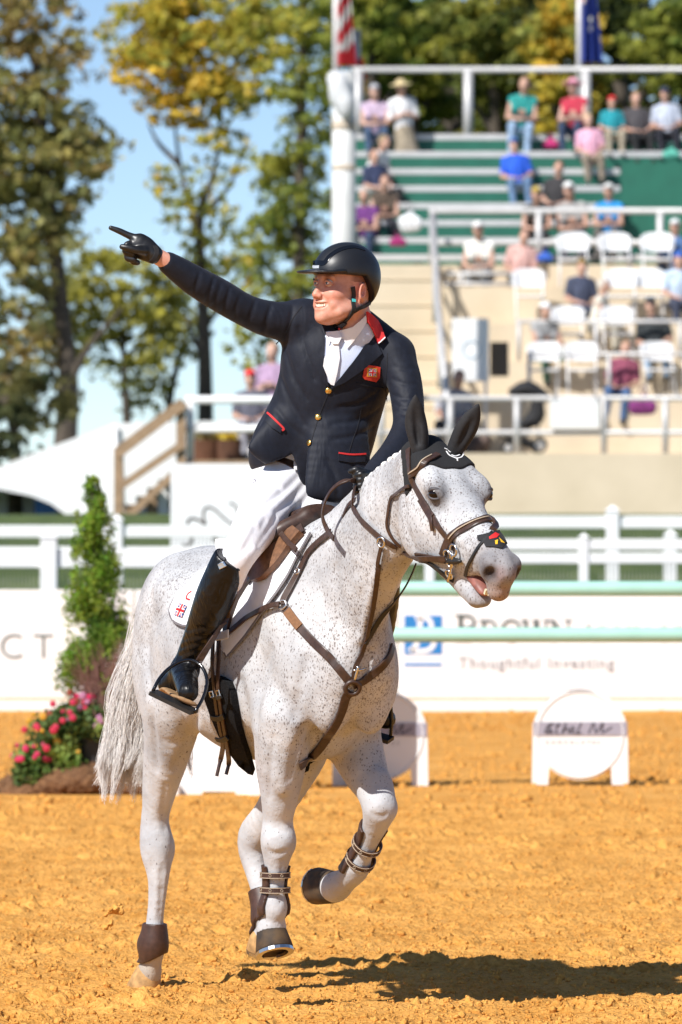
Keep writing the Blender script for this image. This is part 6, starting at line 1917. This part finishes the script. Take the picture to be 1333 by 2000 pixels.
# ================================================================== RIDER
rider = thing('person', Vector(HF(-.27, 0, 1.66)), 'rider in navy jacket, white breeches and black helmet, arm raised and pointing', 'person')
SKIN = mat('skin', (.56, .26, .18), .5, .10, 60, col2=(.66, .34, .25), bump=.0012, bscale=160, attr='tint', sss=.12)
NAVY = mat('navy_wool', (.0075, .010, .019), .62, .18, 60, bump=.0009, bscale=900, sheen=.05, spec=.25, fold=.007, fscale=9)
BREECH = mat('white_breeches', (.78, .78, .82), .75, .04, 20, bump=.001, bscale=300, fold=.003, fscale=10)
BOOTL = mat('black_boot_leather', (.006, .006, .0068), .33, .3, 30, bump=.001, bscale=120, spec=.32, fold=.008, fscale=22)
GLOVE = mat('black_glove', (.010, .010, .011), .38, .3, 50, bump=.0012, bscale=220)
SHIRT = mat('pale_blue_shirt', (.55, .63, .80), .75, .06, 300, bump=.001, bscale=60)
COLLARW = mat('white_collar', (.80, .80, .82), .7, .03)
REDC = mat('red_felt', (.55, .02, .022), .75, .12, 60)
HELM = mat('matt_black_shell', (.012, .013, .016), .42, .15, 400, bump=.0003, bscale=900)
GLOSS = mat('gloss_black', (.006, .007, .010), .12, .2)
BRASS = mat('brass', (.75, .48, .14), .3, .15, 60, metal=1.0)
STRAPM = mat('black_webbing', (.012, .012, .013), .7, .3, 200)

# ---- head and neck (one surface)
hy = R_(51)
FF = np.array([-math.sin(hy), -math.cos(hy), .0]); FL = np.array([math.cos(hy), -math.sin(hy), 0.0])
FF = _n(FF + np.array([0, 0, .07])); FU = _n(np.cross(FF, FL)); FU = FU if FU[2] > 0 else -FU
FL = _n(FL - FU * (FL @ FU) * 0 + np.array([0, 0, -.02]))
FC = np.array(P(671, 558, 19.42))
def fh_(f, s, u):
    return FC + f * FF + s * FL + u * FU
fs_ = SDF()
AX = [FF, FL, FU]
fs_.ell(fh_(-.005, 0, .025), (.098, .076, .105), AX, k=.03)
fs_.ell(fh_(.030, 0, -.055), (.075, .059, .075), AX, k=.035)
fs_.ell(fh_(.068, 0, -.108), (.036, .037, .032), AX, k=.03)        # chin
fs_.ell(fh_(.088, 0, -.118), (.018, .021, .017), AX, k=.015)
for sg in (1, -1):
    fs_.ell(fh_(.062, sg * .038, -.038), (.028, .024, .022), AX, k=.028)   # cheek
    fs_.chain([fh_(.050, sg * .052, -.095), fh_(-.005, sg * .060, -.075)], [.020, .022], k=.03)  # jaw
    fs_.chain([fh_(.094, sg * .010, .020), fh_(.084, sg * .040, .019)], [.010, .009], k=.012)   # brow
    fs_.ell(fh_(.100, sg * .031, .000), (.016, .017, .010), AX, k=.010, op='s')
    fs_.ell(fh_(.104, sg * .014, -.047), (.013, .008, .009), AX, k=.006)   # nostril wing
    fs_.ell(fh_(.110, sg * .008, -.056), (.006, .004, .004), AX, k=.003, op='s')
    fs_.chain([fh_(.104, sg * .020, -.046), fh_(.098, sg * .034, -.062), fh_(.088, sg * .040, -.080)], [.0022, .0028, .0022], k=.010, op='s')  # smile line
    fs_.ell(fh_(.072, sg * .043, -.072), (.016, .014, .016), AX, k=.012)
    # ear
    fs_.ell(fh_(-.020, sg * .081, -.022), (.021, .011, .034), [_n(FF + .15 * FU), _n(FL * sg - .5 * FF), _n(FU - .15 * FF)], k=.008)
    fs_.ell(fh_(-.013, sg * .094, -.018), (.011, .008, .020), [_n(FF + .15 * FU), _n(FL * sg - .5 * FF), _n(FU - .15 * FF)], k=.006, op='s')
fs_.chain([fh_(.098, 0, .004), fh_(.109, 0, -.022), fh_(.119, 0, -.042)], [.0085, .0095, .0118], k=.013)   # nose
fs_.chain([fh_(.090, .030, -.070), fh_(.104, .010, -.067), fh_(.104, -.010, -.067), fh_(.090, -.030, -.070)], [.004, .0055, .0055, .004], k=.006)
fs_.chain([fh_(.088, .027, -.082), fh_(.100, .009, -.090), fh_(.100, -.009, -.090), fh_(.088, -.027, -.082)], [.004, .0065, .0065, .004], k=.007)
fs_.chain([fh_(.092, .034, -.070), fh_(.104, .020, -.077), fh_(.110, .0, -.080), fh_(.104, -.020, -.077), fh_(.092, -.034, -.070)], [.0040, .0090, .0105, .0090, .0040], k=.003, op='s')
fs_.cone(fh_(-.030, 0, -.05), np.array(P(696, 650, 19.47)), .060, .066, k=.03)
fs_.cone(np.array(P(696, 650, 19.47)), np.array(P(690, 690, 19.54)), .062, .07, k=.03)
fv, ff2 = fs_.mesh(.0026, relax=1)
q_ = fv - FC; f_f, f_s, f_u = q_ @ FF, q_ @ FL, q_ @ FU
ft = np.ones((len(fv), 3))
def fbl(m, c):
    global ft
    m = np.clip(m, 0, 1)[:, None]; ft = ft * (1 - m) + np.array(c) * m
def fnear(p, r): return np.clip(1.4 - np.linalg.norm(fv - p, axis=1) / r, 0, 1)
for sg in (1, -1):
    fbl(fnear(fh_(.08, sg * .045, -.045), .035) * .45, (1.05, .72, .68))
    fbl(fnear(fh_(-.02, sg * .082, -.02), .035) * .6, (1.05, .70, .66))
    fbl(fnear(fh_(.096, sg * .031, .018), .013) * .8, (.42, .30, .22))
fbl(fnear(fh_(.12, 0, -.045), .02) * .6, (1.08, .72, .66))
fbl(fnear(fh_(.10, 0, -.069), .012) * .7, (.88, .58, .55)); fbl(fnear(fh_(.098, 0, -.092), .015) * .6, (.95, .62, .60))
fbl(np.clip((.006 - np.abs(f_u + .079)) / .003, 0, 1) * (f_f > .08) * (np.abs(f_s) < .028), (.30, .10, .09))
fbl((f_u > .010) * (f_f < .030) * np.clip((.03 - f_f) / .02, 0, 1) * (np.abs(f_s) > .03) * (f_u < .06) * .75, (.28, .17, .11))     # short hair at the temple
head_o = mesh_obj('body', fv, ff2, SKIN, rider, smooth=True, attrs={'tint': ft})
for sg in (1, -1):
    o = MB().add(*ball(fh_(.0865, sg * .031, .000), .0130, 14, 10)).build('eye', mat('eye_white', (.72, .70, .68), .2, .02), head_o, smooth=True)
    g_ = _n(FF + .0 * FL)
    MB().add(*ball(fh_(.0865, sg * .031, .000) + g_ * .0088, .0058, 10, 8)).build('iris', mat('iris_blue', (.06, .10, .14), .1, .2), o, smooth=True)
    lid = SDF(); lid.chain([fh_(.090, sg * .015, .000), fh_(.099, sg * .026, .0065), fh_(.097, sg * .038, .005), fh_(.086, sg * .047, -.002)], [.003, .0038, .0038, .003], k=.004)
    lid.chain([fh_(.090, sg * .015, -.002), fh_(.097, sg * .027, -.0075), fh_(.094, sg * .039, -.0065), fh_(.086, sg * .047, -.002)], [.003, .0036, .0036, .003], k=.004)
    v_, f_ = lid.mesh(.0016); mesh_obj('eyelid', v_, f_, SKIN, o, smooth=True, attrs={'tint': np.ones((len(v_), 3)) * .95})
te = MB()
for i in range(8):
    s_ = -.021 + i * .006
    te.box(fh_(.1010 - abs(s_) * .25 - s_ * s_ * 8, s_, -.0765 + abs(s_) * .12), (.0058, .006, .0130), Matrix((FL, FF, FU)).transposed(), bev=.001)
tag(te.build('teeth', mat('teeth', (.78, .72, .58), .3, .05), head_o), kind='stuff')

# ---- helmet
hs = SDF()
hc = fh_(-.010, 0, .046)
HAX = [_n(FF - .10 * FU), FL, _n(FU + .10 * FF)]
hs.ell(hc, (.124, .100, .104), HAX, k=.01)
hs.ell(fh_(-.054, 0, .005), (.068, .082, .085), HAX, k=.04)
hs.half(fh_(.03, 0, .034), _n(-FU - .04 * FF), k=.006) if False else None
def helm_fn(p):
    d = hs.val(p)
    q_ = p - FC; f, s, u = q_ @ FF, q_ @ FL, q_ @ FU
    cut = np.where(f > -.02, .031 + .10 * np.maximum(0, -f), .033 - 1.05 * np.maximum(0, -.02 - f)) - u
    cut = np.maximum(cut, -(u + .055))
    inner = -(d + .014)
    return np.maximum(d, cut)
v_, f_ = FN(helm_fn).mesh(.004, lo=FC - .24, hi=FC + .24, relax=2)
helmet = mesh_obj('helmet', v_, f_, HELM, rider, smooth=True)
HLB = bvh_of(v_, f_)
pk = SDF()
for i in range(45):
    a_ = R_(-62 + 124 * i / 44)
    e_ = fh_(.062 + .128 * math.cos(a_) - .012, .104 * math.sin(a_), .030 + .012 * (1 - math.cos(a_)))
    b_ = fh_(.02 + .09 * math.cos(a_), .095 * math.sin(a_), .040 + .006 * (1 - math.cos(a_)))
    pk.cone(b_, e_, .006, .0035, k=.005)
v_, f_ = pk.mesh(.0035); mesh_obj('peak', v_, f_, HELM, helmet, smooth=True)
strap('rim', HLB, [(612, 545), (640, 549), (665, 550), (690, 553), (710, 559), (720, 566)], .007, .005, HELM, helmet, .001)
strap('vent_groove', HLB, [(612, 513), (622, 513.5), (634, 513), (643, 502), (656, 492), (672, 485), (692, 482), (712, 487)], .018, .003, GLOSS, helmet, .0005)
strap('helmet_logo', HLB, [(611, 521), (617, 521.5), (624, 521)], .010, .0015, mat('silver_print', (.45, .47, .5), .4, .35, 500), helmet, .001)
h_ = cast(HLB, 695, 544); MB().add(*ball(h_[0], .004, 8, 6)).build('rivet', GLOSS, helmet, smooth=True)
HD2 = bvh_of(np.vstack([fv]), ff2)
ch = strap('chin_strap', HD2, [(688, 560), (690, 575), (689, 590), (690, 603), (683, 615), (672, 627), (660, 638), (648, 646)], .015, .004, STRAPM, rider, .006)
strap('chin_strap', HD2, [(722, 590), (717, 594), (710, 598), (700, 602), (690, 608)], .013, .004, STRAPM, rider, .006)
strap('teal_tag', HD2, [(690, 586), (690, 592)], .014, .002, mat('teal_tag', (.06, .42, .42), .5, .05), ch, .0095)
strap('buckle', HD2, [(673, 626), (664, 634), (655, 640)], .020, .006, GLOSS, ch, .010)
h_ = cast(HD2, 667, 640)
if h_: MB().add(*ball(np.array(h_[0]) + np.array(h_[1]) * .012, .004, 8, 6)).build('release_button', mat('red_plastic', (.7, .03, .03), .4, .05), ch, smooth=True)

# ---- jacket
jk = SDF()
def q3(px, py, Y): return np.array(P(px, py, Y))
JT = [(600, 905, 19.60, .205, .135), (606, 880, 19.59, .205, .13), (622, 845, 19.57, .198, .122), (638, 800, 19.55, .190, .118), (652, 750, 19.53, .190, .122), (664, 700, 19.52, .200, .122), (676, 655, 19.52, .175, .095), (688, 630, 19.52, .10, .07)]
jk.loft([q3(*t[:3]) for t in JT], [t[3] for t in JT], [t[4] for t in JT], (1, .12, 0), k=.03)
jk.chain([q3(640, 636, 19.53), q3(592, 628, 19.51)], [.060, .072], k=.05)           # right shoulder
jk.chain([q3(725, 662, 19.53), q3(770, 692, 19.51)], [.060, .066], k=.05)           # left shoulder
jk.chain([q3(590, 630, 19.50), q3(530, 624, 19.46), q3(480, 606, 19.42), q3(430, 577, 19.38), q3(385, 551, 19.34), q3(352, 529, 19.31), q3(330, 514, 19.29)], [.068, .063, .055, .056, .052, .045, .038], k=.04)
jk.chain([q3(772, 694, 19.50), q3(789, 740, 19.46), q3(797, 790, 19.42), q3(796, 835, 19.36), q3(772, 880, 19.27), q3(742, 915, 19.18), q3(722, 935, 19.13)], [.066, .060, .056, .052, .048, .044, .036], k=.03)
# elbow creases and folds
for (x0, y0, x1, y1, r_) in ((360, 510, 352, 555, .002), (395, 535, 385, 580, .002),
                             (540, 590, 525, 650, .005), (556, 592, 545, 665, .006), (515, 588, 505, 645, .004)):
    a_, b_ = q3(x0, y0, 19.40), q3(x1, y1, 19.40)
    dY = -.055 - (.0 if x0 < 500 else .015)
    jk.chain([a_ + [0, dY * .6 + (x0 - 455) * .0004, 0], (a_ + b_) / 2 + [0.006, dY + (x0 - 455) * .0004, 0], b_ + [0, dY * .6 + (x0 - 455) * .0004, 0]], [r_, r_ * 1.4, r_], k=.014, op='s')
# skirts
jk.loft([q3(662, 840, 19.47), q3(662, 900, 19.44), q3(660, 950, 19.42), q3(658, 972, 19.42)], [.100, .112, .114, .106], [.05, .035, .026, .018], (1, .25, 0), k=.03)
jk.loft([q3(552, 830, 19.50), q3(532, 868, 19.47), q3(520, 893, 19.45)], [.060, .072, .075], [.06, .035, .022], (1, .45, -.25), k=.03)
jk.loft([q3(610, 890, 19.74), q3(605, 935, 19.78), q3(605, 960, 19.80)], [.15, .13, .12], [.04, .025, .018], (1, .2, 0), k=.03)
carve(jk, [([(585, 640), (600, 690), (615, 740)], 0.0037, 0.0165, 's', .0012), ([(560, 690), (575, 740), (600, 780)], 0.0037, 0.0165, 's', .0012), ([(550, 740), (570, 790), (596, 830)], 0.0037, 0.0165, 's', .0012), ([(735, 770), (700, 790), (660, 796)], 0.0037, 0.0138, 's', .0012),
    ([(740, 800), (705, 820), (650, 828)], 0.0037, 0.0138, 's', .0012), ([(730, 835), (700, 850), (650, 858)], 0.0031, 0.0138, 's', .0012), ([(540, 800), (565, 830), (590, 850)], 0.0031, 0.0138, 's', .0012),
    ([(470, 575), (462, 600), (456, 622)], 0.0025, 0.0099, 's', .0012), ([(530, 594), (522, 625), (515, 655)], 0.0037, 0.0121, 's', .0012), ([(553, 598), (545, 635), (535, 665)], 0.0043, 0.0121, 's', .0012), ([(572, 600), (566, 640), (556, 680)], 0.0037, 0.0121, 's', .0012), ([(766, 740), (790, 750), (812, 750)], 0.0031, 0.0110, 's', .0012), ([(772, 800), (795, 812), (815, 806)], 0.0031, 0.0110, 's', .0012), ([(770, 715), (790, 722), (808, 720)], 0.0025, 0.0099, 's', .0012), ([(640, 900), (655, 930), (660, 965)], 0.0037, 0.0165, 's', .0012), ([(690, 905), (695, 935), (692, 970)], 0.0037, 0.0165, 's', .0012)])
carve(jk, [([(x_, y_ - 30), (x_ - 7, y_ - 4), (x_ - 18, y_ + 22)], r_, .009, 's', .0008) for x_, y_, r_ in ((345, 528, .0030), (362, 540, .0026), (392, 556, .0030), (418, 572, .0036), (432, 580, .0030), (450, 590, .0036), (500, 612, .0034))]
     + [([(765, 770), (790, 780), (812, 776)], .003, .010, 's', .0008), ([(770, 788), (792, 798), (812, 790)], .003, .010, 's', .0008)])
# the front opening below the last button
def prism_d(p, tri):
    px_ = PN(p)
    d = np.full(len(p), -1e9)
    for i in range(len(tri)):
        a_, b_ = np.array(tri[i], float), np.array(tri[(i + 1) % len(tri)], float)
        e = b_ - a_; n_ = np.array([e[1], -e[0]]) / np.linalg.norm(e)
        d = np.maximum(d, (px_ - a_) @ n_)
    return d * p[:, 1] / FPX
OPEN1 = [(600, 872), (594, 900), (597, 950), (612, 992), (480, 992), (485, 919), (558, 896), (582, 884)]
OPENL = [[(602, 868), (558, 895), (486, 918), (470, 1010), (600, 1010), (596, 900)], ]
def jk_fn(p):
    d = jk.val(p)
    if True:
        Yc = p[:, 1] < 19.66
        t1 = prism_d(p, [(603, 866), (592, 893), (596, 955), (612, 1000), (560, 1010), (560, 893)][::-1])
        t1b = prism_d(p, [(603, 866), (592, 893), (596, 955), (612, 1000), (560, 1010), (560, 893)])
        t2 = prism_d(p, [(570, 889), (487, 919), (470, 1010), (610, 1010)])
        t2b = prism_d(p, [(570, 889), (487, 919), (470, 1010), (610, 1010)][::-1])
        c = np.minimum(np.minimum(np.where(np.abs(t1) < 5, np.minimum(t1, 9), 9), np.where(np.abs(t1b) < 5, t1b, 9)), np.minimum(t2, t2b))
        cut = np.where(Yc, -c, -1.0)
        d = np.maximum(d, cut)
    return d
_lo = np.min([t[1] for t in jk.pr if t[4] == 'u'], 0) - .05; _hi = np.max([t[2] for t in jk.pr if t[4] == 'u'], 0) + .05
jv, jf = FN(jk_fn).mesh(.0055, lo=_lo, hi=_hi, relax=2)
jacket = mesh_obj('jacket', jv, jf, NAVY, rider, smooth=True)
JB = bvh_of(jv, jf)
# shirt, tie, collar
NK2 = bvh_of(np.vstack([fv, jv]), np.vstack([ff2, jf + len(fv)]))
patch('shirt', [(634, 660), (640, 648), (670, 648), (708, 630), (722, 634), (730, 655), (708, 684), (680, 718), (652, 754), (640, 745), (634, 700)], NK2, -.004, .009, SHIRT, rider, 8)
tie = patch('tie', [(645, 656), (658, 652), (668, 660), (662, 676), (664, 700), (659, 728), (653, 752), (646, 750), (632, 715), (634, 700), (644, 680), (648, 672)], JB, .006, .006, mat('white_pique', (.78, .79, .82), .7, .04, 500, bump=.001, bscale=700), rider, 6)
patch('tie_knot', [(644, 652), (660, 650), (667, 662), (660, 675), (649, 674), (644, 664)], JB, .010, .010, MATS['white_pique'], tie, 5)
NK2 = bvh_of(np.vstack([fv, jv]), np.vstack([ff2, jf + len(fv)]))
patch('shirt_collar', [(640, 651), (660, 648), (690, 638), (712, 616), (714, 630), (704, 648), (690, 668), (678, 682), (672, 664), (660, 658), (648, 662)], NK2, .0075, .004, COLLARW, rider, 6)
patch('shirt_collar', [(637, 650), (645, 652), (648, 662), (643, 676), (638, 668)], NK2, .0075, .004, COLLARW, rider, 5)
# lapels and red collar
patch('lapel', [(614, 638), (626, 642), (636, 660), (634, 700), (638, 735), (643, 757), (632, 745), (616, 715), (602, 690), (596, 665), (604, 648)], JB, .003, .007, NAVY, jacket, 7)
patch('lapel', [(725, 650), (737, 674), (746, 691), (726, 708), (700, 728), (672, 747), (646, 758), (652, 752), (676, 724), (700, 692), (716, 668)], JB, .003, .008, NAVY, jacket, 7)
rc = patch('red_collar', [(711, 609), (720, 616), (731, 628), (742, 645), (752, 664), (737, 673), (728, 655), (720, 640), (713, 628)], NK2, .010, .008, REDC, jacket, 6)
strap('collar_piping', NK2, [(752, 664), (745, 669), (737, 673)], .004, .003, COLLARW, rc, .020)
# buttons, pockets, badge
for x_, y_ in ((642, 763), (622, 815), (605, 865)):
    h_ = cast(JB, x_, y_); n_ = np.array(h_[1])
    z_ = Vector(n_).to_track_quat('Z', 'Y').to_matrix()
    MB().lathe([(.010, 0), (.0115, .002), (.010, .0045), (.004, .006)], np.array(h_[0]) + n_ * .001, 14, rot=z_).build('button', BRASS, jacket, smooth=True)
strap('front_edge', JB, [(645, 758), (636, 782), (626, 806), (616, 836), (608, 862), (600, 880)], .004, .002, mat('navy_edge', (.004, .005, .010), .8, .1), jacket, .0005)
pk1 = patch('pocket_flap', [(524, 808), (539, 822), (554, 836), (548, 846), (532, 836), (519, 823)], JB, .002, .004, NAVY, jacket, 6)
strap('red_piping', JB, [(525, 808), (539, 822), (554, 837), (551, 841)], .007, .003, REDC, pk1, .007)
pk2 = patch('pocket_flap', [(661, 885), (686, 888), (713, 887), (712, 902), (686, 904), (661, 900)], JB, .002, .004, NAVY, jacket, 6)
strap('red_piping', JB, [(661, 885), (686, 888), (713, 887)], .006, .003, REDC, pk2, .007)
strap('breast_pocket', JB, [(697, 748), (722, 755), (750, 758)], .005, .002, MATS['navy_edge'], jacket, .001)
bd = patch('badge', [(712, 716), (720, 713), (735, 715), (743, 717), (741, 738), (734, 746), (712, 741), (708, 736)], JB, .002, .003, mat('red_badge', (.62, .04, .015), .7, .12, 90), jacket, 5)
patch('badge_field', [(717, 718), (736, 719), (735, 736), (716, 735)], JB, .005, .001, mat('gold_thread', (.70, .36, .04), .6, .1), bd, 5)
put_jack(JB, 726, 727, .028, .024, bd, .0075, (1, .06), (.06, -1))
strap('seam', JB, [(706, 800), (700, 830), (690, 858), (682, 884)], .0035, .0015, MATS['navy_edge'], jacket, .0008)
strap('seam', JB, [(757, 690), (756, 720), (754, 752), (756, 784)], .0035, .0015, MATS['navy_edge'], jacket, .0008)
strap('seam', JB, [(590, 598), (572, 622), (560, 648), (540, 672)], .0035, .0015, MATS['navy_edge'], jacket, .0008)
# shirt and belt under the jacket opening
su = SDF()
su.ell(q3(585, 888, 19.60), (.10, .10, .06), None, k=.02)
v_, f_ = su.mesh(.006); mesh_obj('shirt_front', v_, f_, SHIRT, rider, smooth=True)

# ---- breeches
br = SDF()
br.ell(q3(578, 945, 19.64), (.165, .14, .125), None, k=.05)
br.chain([q3(545, 955, 19.56), q3(511, 1010, 19.38), q3(480, 1060, 19.22), q3(462, 1096, 19.17), q3(450, 1135, 19.20)], [.105, .086, .066, .054, .044], k=.05)
br.chain([q3(630, 975, 19.62), HF(-.16, -.22, 1.60), HF(-.05, -.275, 1.52), HF(-.08, -.285, 1.42)], [.105, .09, .066, .05], k=.05)
br.chain([q3(575, 985, 19.50), q3(630, 1002, 19.50), q3(672, 1010, 19.46)], [.045, .05, .05], k=.05)
carve(br, [([(590, 925), (560, 955), (520, 985)], .005, .02, 's', .001), ([(600, 940), (575, 972), (540, 1002)], .006, .02, 's', .001), ([(612, 955), (590, 985), (560, 1015)], .006, .02, 's', .001), ([(622, 975), (600, 1000), (575, 1025)], .006, .02, 's', .001),
    ([(500, 930), (520, 945), (545, 950)], .004, .02, 's', .001), ([(520, 1015), (505, 1045), (488, 1070)], .005, .02, 's', .001), ([(500, 1030), (485, 1060), (472, 1080)], .005, .02, 's', .001), ([(540, 1010), (522, 1040), (505, 1065)], .005, .02, 's', .001)])
bv, bf = br.mesh(.006, relax=2)
breeches = mesh_obj('breeches', bv, bf, BREECH, rider, smooth=True)
BB = bvh_of(bv, bf)
strap('belt', BB, [(545, 897), (560, 902), (576, 910), (592, 920), (604, 924)], .030, .005, LEATHER, rider, .002)
strap('belt_loop', BB, [(576, 902), (576, 920)], .010, .004, BREECH, breeches, .008)
strap('breeches_logo', BB, [(494, 938), (498, 936), (499, 941), (495, 943)], .003, .001, mat('grey_print', (.10, .08, .10), .6, .1), breeches, .001)

# ---- boots
def riding_boot(pts, ws, hs_, foot, side, cr=()):
    s_ = SDF()
    s_.loft(pts, ws, hs_, side, k=.02)
    a_, t_, h2 = foot
    s_.chain([a_, a_ * .45 + t_ * .55, t_], [.046, .041, .035], k=.025)
    s_.chain([a_, h2], [.040, .034], k=.02)
    up_ = _n(np.array(pts[0]) - np.array(pts[2]))
    s_.half(np.array(pts[0]) + up_ * .005, up_ + np.array([.25, 0, .0]), k=.004)
    if cr:
        carve(s_, [([(345, 1298), (362, 1290), (384, 1284)], .005, .010, 's', .001), ([(350, 1282), (368, 1274), (392, 1270)], .005, .010, 's', .001), ([(354, 1266), (374, 1258), (400, 1256)], .005, .010, 's', .001), ([(360, 1250), (380, 1243), (406, 1242)], .004, .010, 's', .001),
            ([(345, 1312), (358, 1308), (376, 1302)], .005, .010, 's', .001), ([(368, 1232), (390, 1226), (414, 1228)], .004, .012, 's', .001), ([(425, 1180), (432, 1160), (440, 1140)], .006, .02, 's', .002)], .012)
    v, f = s_.mesh(.005, relax=2)
    return mesh_obj('riding_boot', v, f, BOOTL, rider, smooth=True), bvh_of(v, f)
toeR, heelR = q3(368, 1352, 19.17), q3(328, 1338, 19.46)
crs0 = [[q3(340 + i * 3, 1300 - i * 13, 19.36), q3(365 + i * 5, 1306 - i * 14, 19.32), q3(385 + i * 6, 1296 - i * 14, 19.35)] for i in range(5)]
bootR, BRB = riding_boot([q3(448, 1092, 19.16), q3(436, 1125, 19.18), q3(420, 1165, 19.22), q3(403, 1210, 19.28), q3(386, 1250, 19.34), q3(370, 1285, 19.39), q3(362, 1308, 19.41)], [.056, .062, .064, .059, .050, .044, .044], [.060, .068, .072, .066, .056, .050, .048], (q3(360, 1312, 19.40), toeR, heelR), (1, -.3, .35), [1])
sole = SDF(); sole.loft([toeR + [-.002, -.022, -.030], q3(352, 1352, 19.28) + [0, 0, -.022], q3(335, 1352, 19.40), heelR + [0, .02, -.030]], [.038, .042, .036, .036], [.009] * 4, FL * 0 + np.array([.75, .45, -.35]), k=.01)
v_, f_ = sole.mesh(.004); mesh_obj('sole', v_, f_, mat('tan_sole', (.32, .19, .09), .7, .25, 40), bootR, smooth=True)
strap('boot_badge', BRB, [(428, 1107), (434, 1104), (440, 1101)], .020, .003, STEEL, bootR, .002)
strap('boot_top_trim', BRB, [(426, 1100), (438, 1092), (450, 1088), (462, 1098), (466, 1115)], .010, .004, BOOTL, bootR, .002)
toeL, heelL = HF(-.22, -.365, .985), HF(-.42, -.31, .95)
bootL, _x = riding_boot([HF(-.05, -.275, 1.52), HF(-.09, -.285, 1.42), HF(-.17, -.30, 1.28), HF(-.26, -.31, 1.15), HF(-.31, -.32, 1.06)], [.055, .062, .060, .05, .044], [.06, .068, .066, .054, .05], (HF(-.32, -.32, 1.03), toeL, heelL), HR)
# ---- stirrups and leathers
def stirrup(pts, tr, pl):
    t = thing_none = None
    a_ = MB().tube(catmull(pts, 26), .0062, 8).build('stirrup_iron', GLOSS, horse, smooth=True)
    p_, q_, u_ = tr
    MB().bar(p_, q_, .052, .013, up=u_).build('tread', CORD, a_)
    m = MB()
    for k_ in range(3):
        c_ = Vector(p_).lerp(Vector(q_), .25 + .25 * k_)
        m.add(*ring(c_ - Vector(u_).normalized() * .0075, u_, .010, .0016, 12, 4))
    tag(m.build('tread_pattern', LEATHER2, a_), kind='stuff')
    return a_
stirrup([q3(299, 1350, 19.20), q3(312, 1325, 19.22), q3(332, 1304, 19.24), q3(356, 1291, 19.25), q3(380, 1291, 19.25), q3(398, 1307, 19.23), q3(405, 1333, 19.20), q3(396, 1365, 19.16), q3(380, 1392, 19.13)],
        (q3(299, 1352, 19.20), q3(380, 1391, 19.13), (.22, -.25, .94)), 0)
strap('stirrup_leather', BRB, [q3(386, 1296, 19.25), q3(408, 1262, 19.25), q3(430, 1226, 19.24), q3(450, 1192, 19.23), q3(462, 1160, 19.22)], .024, .005, LEATHER, horse, 0.0, n=16)
stirrup([q3(738, 1438, 19.72), q3(734, 1400, 19.70), q3(738, 1360, 19.69), q3(750, 1338, 19.69), q3(760, 1356, 19.69), q3(765, 1400, 19.70), q3(763, 1444, 19.72)],
        (q3(737, 1438, 19.72), q3(764, 1446, 19.70), (-.1, -.25, .95)), 0)

# ---- gloves: pointing right hand, left hand on the reins
gl = SDF(); Yh = 19.26
def g3(x, y, d=0.0): return np.array(P(x, y, Yh + d))
gl.loft([g3(304, 499), g3(296, 494), g3(282, 485), g3(266, 475)], [.030, .033, .040, .038], [.024, .024, .024, .021], (-.45, 0, -.9), k=.012)
gl.chain([g3(266, 466), g3(250, 459), g3(233, 451), g3(217, 445)], [.0145, .0115, .0105, .0080], k=.008)                      # index
gl.chain([g3(282, 490, -.022), g3(266, 488, -.034), g3(250, 484, -.036), g3(239, 482, -.034)], [.016, .0135, .012, .0095], k=.008)   # thumb
gl.chain([g3(263, 476, -.004), g3(249, 478, -.012), g3(246, 491, -.016), g3(258, 496, -.02)], [.013, .0115, .0115, .011], k=.004)     # middle, curled
gl.chain([g3(268, 486, 0), g3(252, 492, -.008), g3(250, 504, -.012), g3(262, 507, -.016)], [.0125, .0115, .0115, .0105], k=.004)    # ring
gl.chain([g3(276, 495, .004), g3(260, 503, 0), g3(260, 511, -.006), g3(269, 513, -.01)], [.0115, .0105, .010, .0095], k=.004)         # little
v_, f_ = gl.mesh(.0022, relax=1); gR = mesh_obj('glove', v_, f_, GLOVE, rider, smooth=True)
GB = bvh_of(v_, f_)
strap('glove_cuff', GB, [(303, 480), (307, 492), (302, 505), (295, 512)], .016, .004, BLACKCLOTH, gR, .001)
wr = SDF(); wr.cone(g3(326, 511, .02), g3(300, 496, .01), .029, .027, k=.01); v_, f_ = wr.mesh(.004); mesh_obj('wrist', v_, f_, SKIN, rider, smooth=True, attrs={'tint': np.ones((len(v_), 3))})
gl = SDF()
hc_ = np.array(HANDL)
gl.loft([q3(724, 934, 19.13), q3(712, 938, 19.08), hc_ + [0, -.01, .01]], [.030, .034, .036], [.026, .03, .03], (0, .4, 1), k=.012)
for i in range(4):
    b_ = hc_ + np.array([.012, -.035, .030 - .018 * i])
    gl.chain([b_ + [.012, .02, .004], b_ + [-.012, -.012, 0], b_ + [-.030, .006, -.006], b_ + [-.022, .026, -.006]], [.0115, .0115, .011, .010], k=.004)
gl.chain([hc_ + [.01, -.02, .035], hc_ + [-.015, -.035, .045], hc_ + [-.035, -.03, .040]], [.014, .012, .010], k=.006)
v_, f_ = gl.mesh(.003, relax=1); mesh_obj('glove', v_, f_, GLOVE, rider, smooth=True)
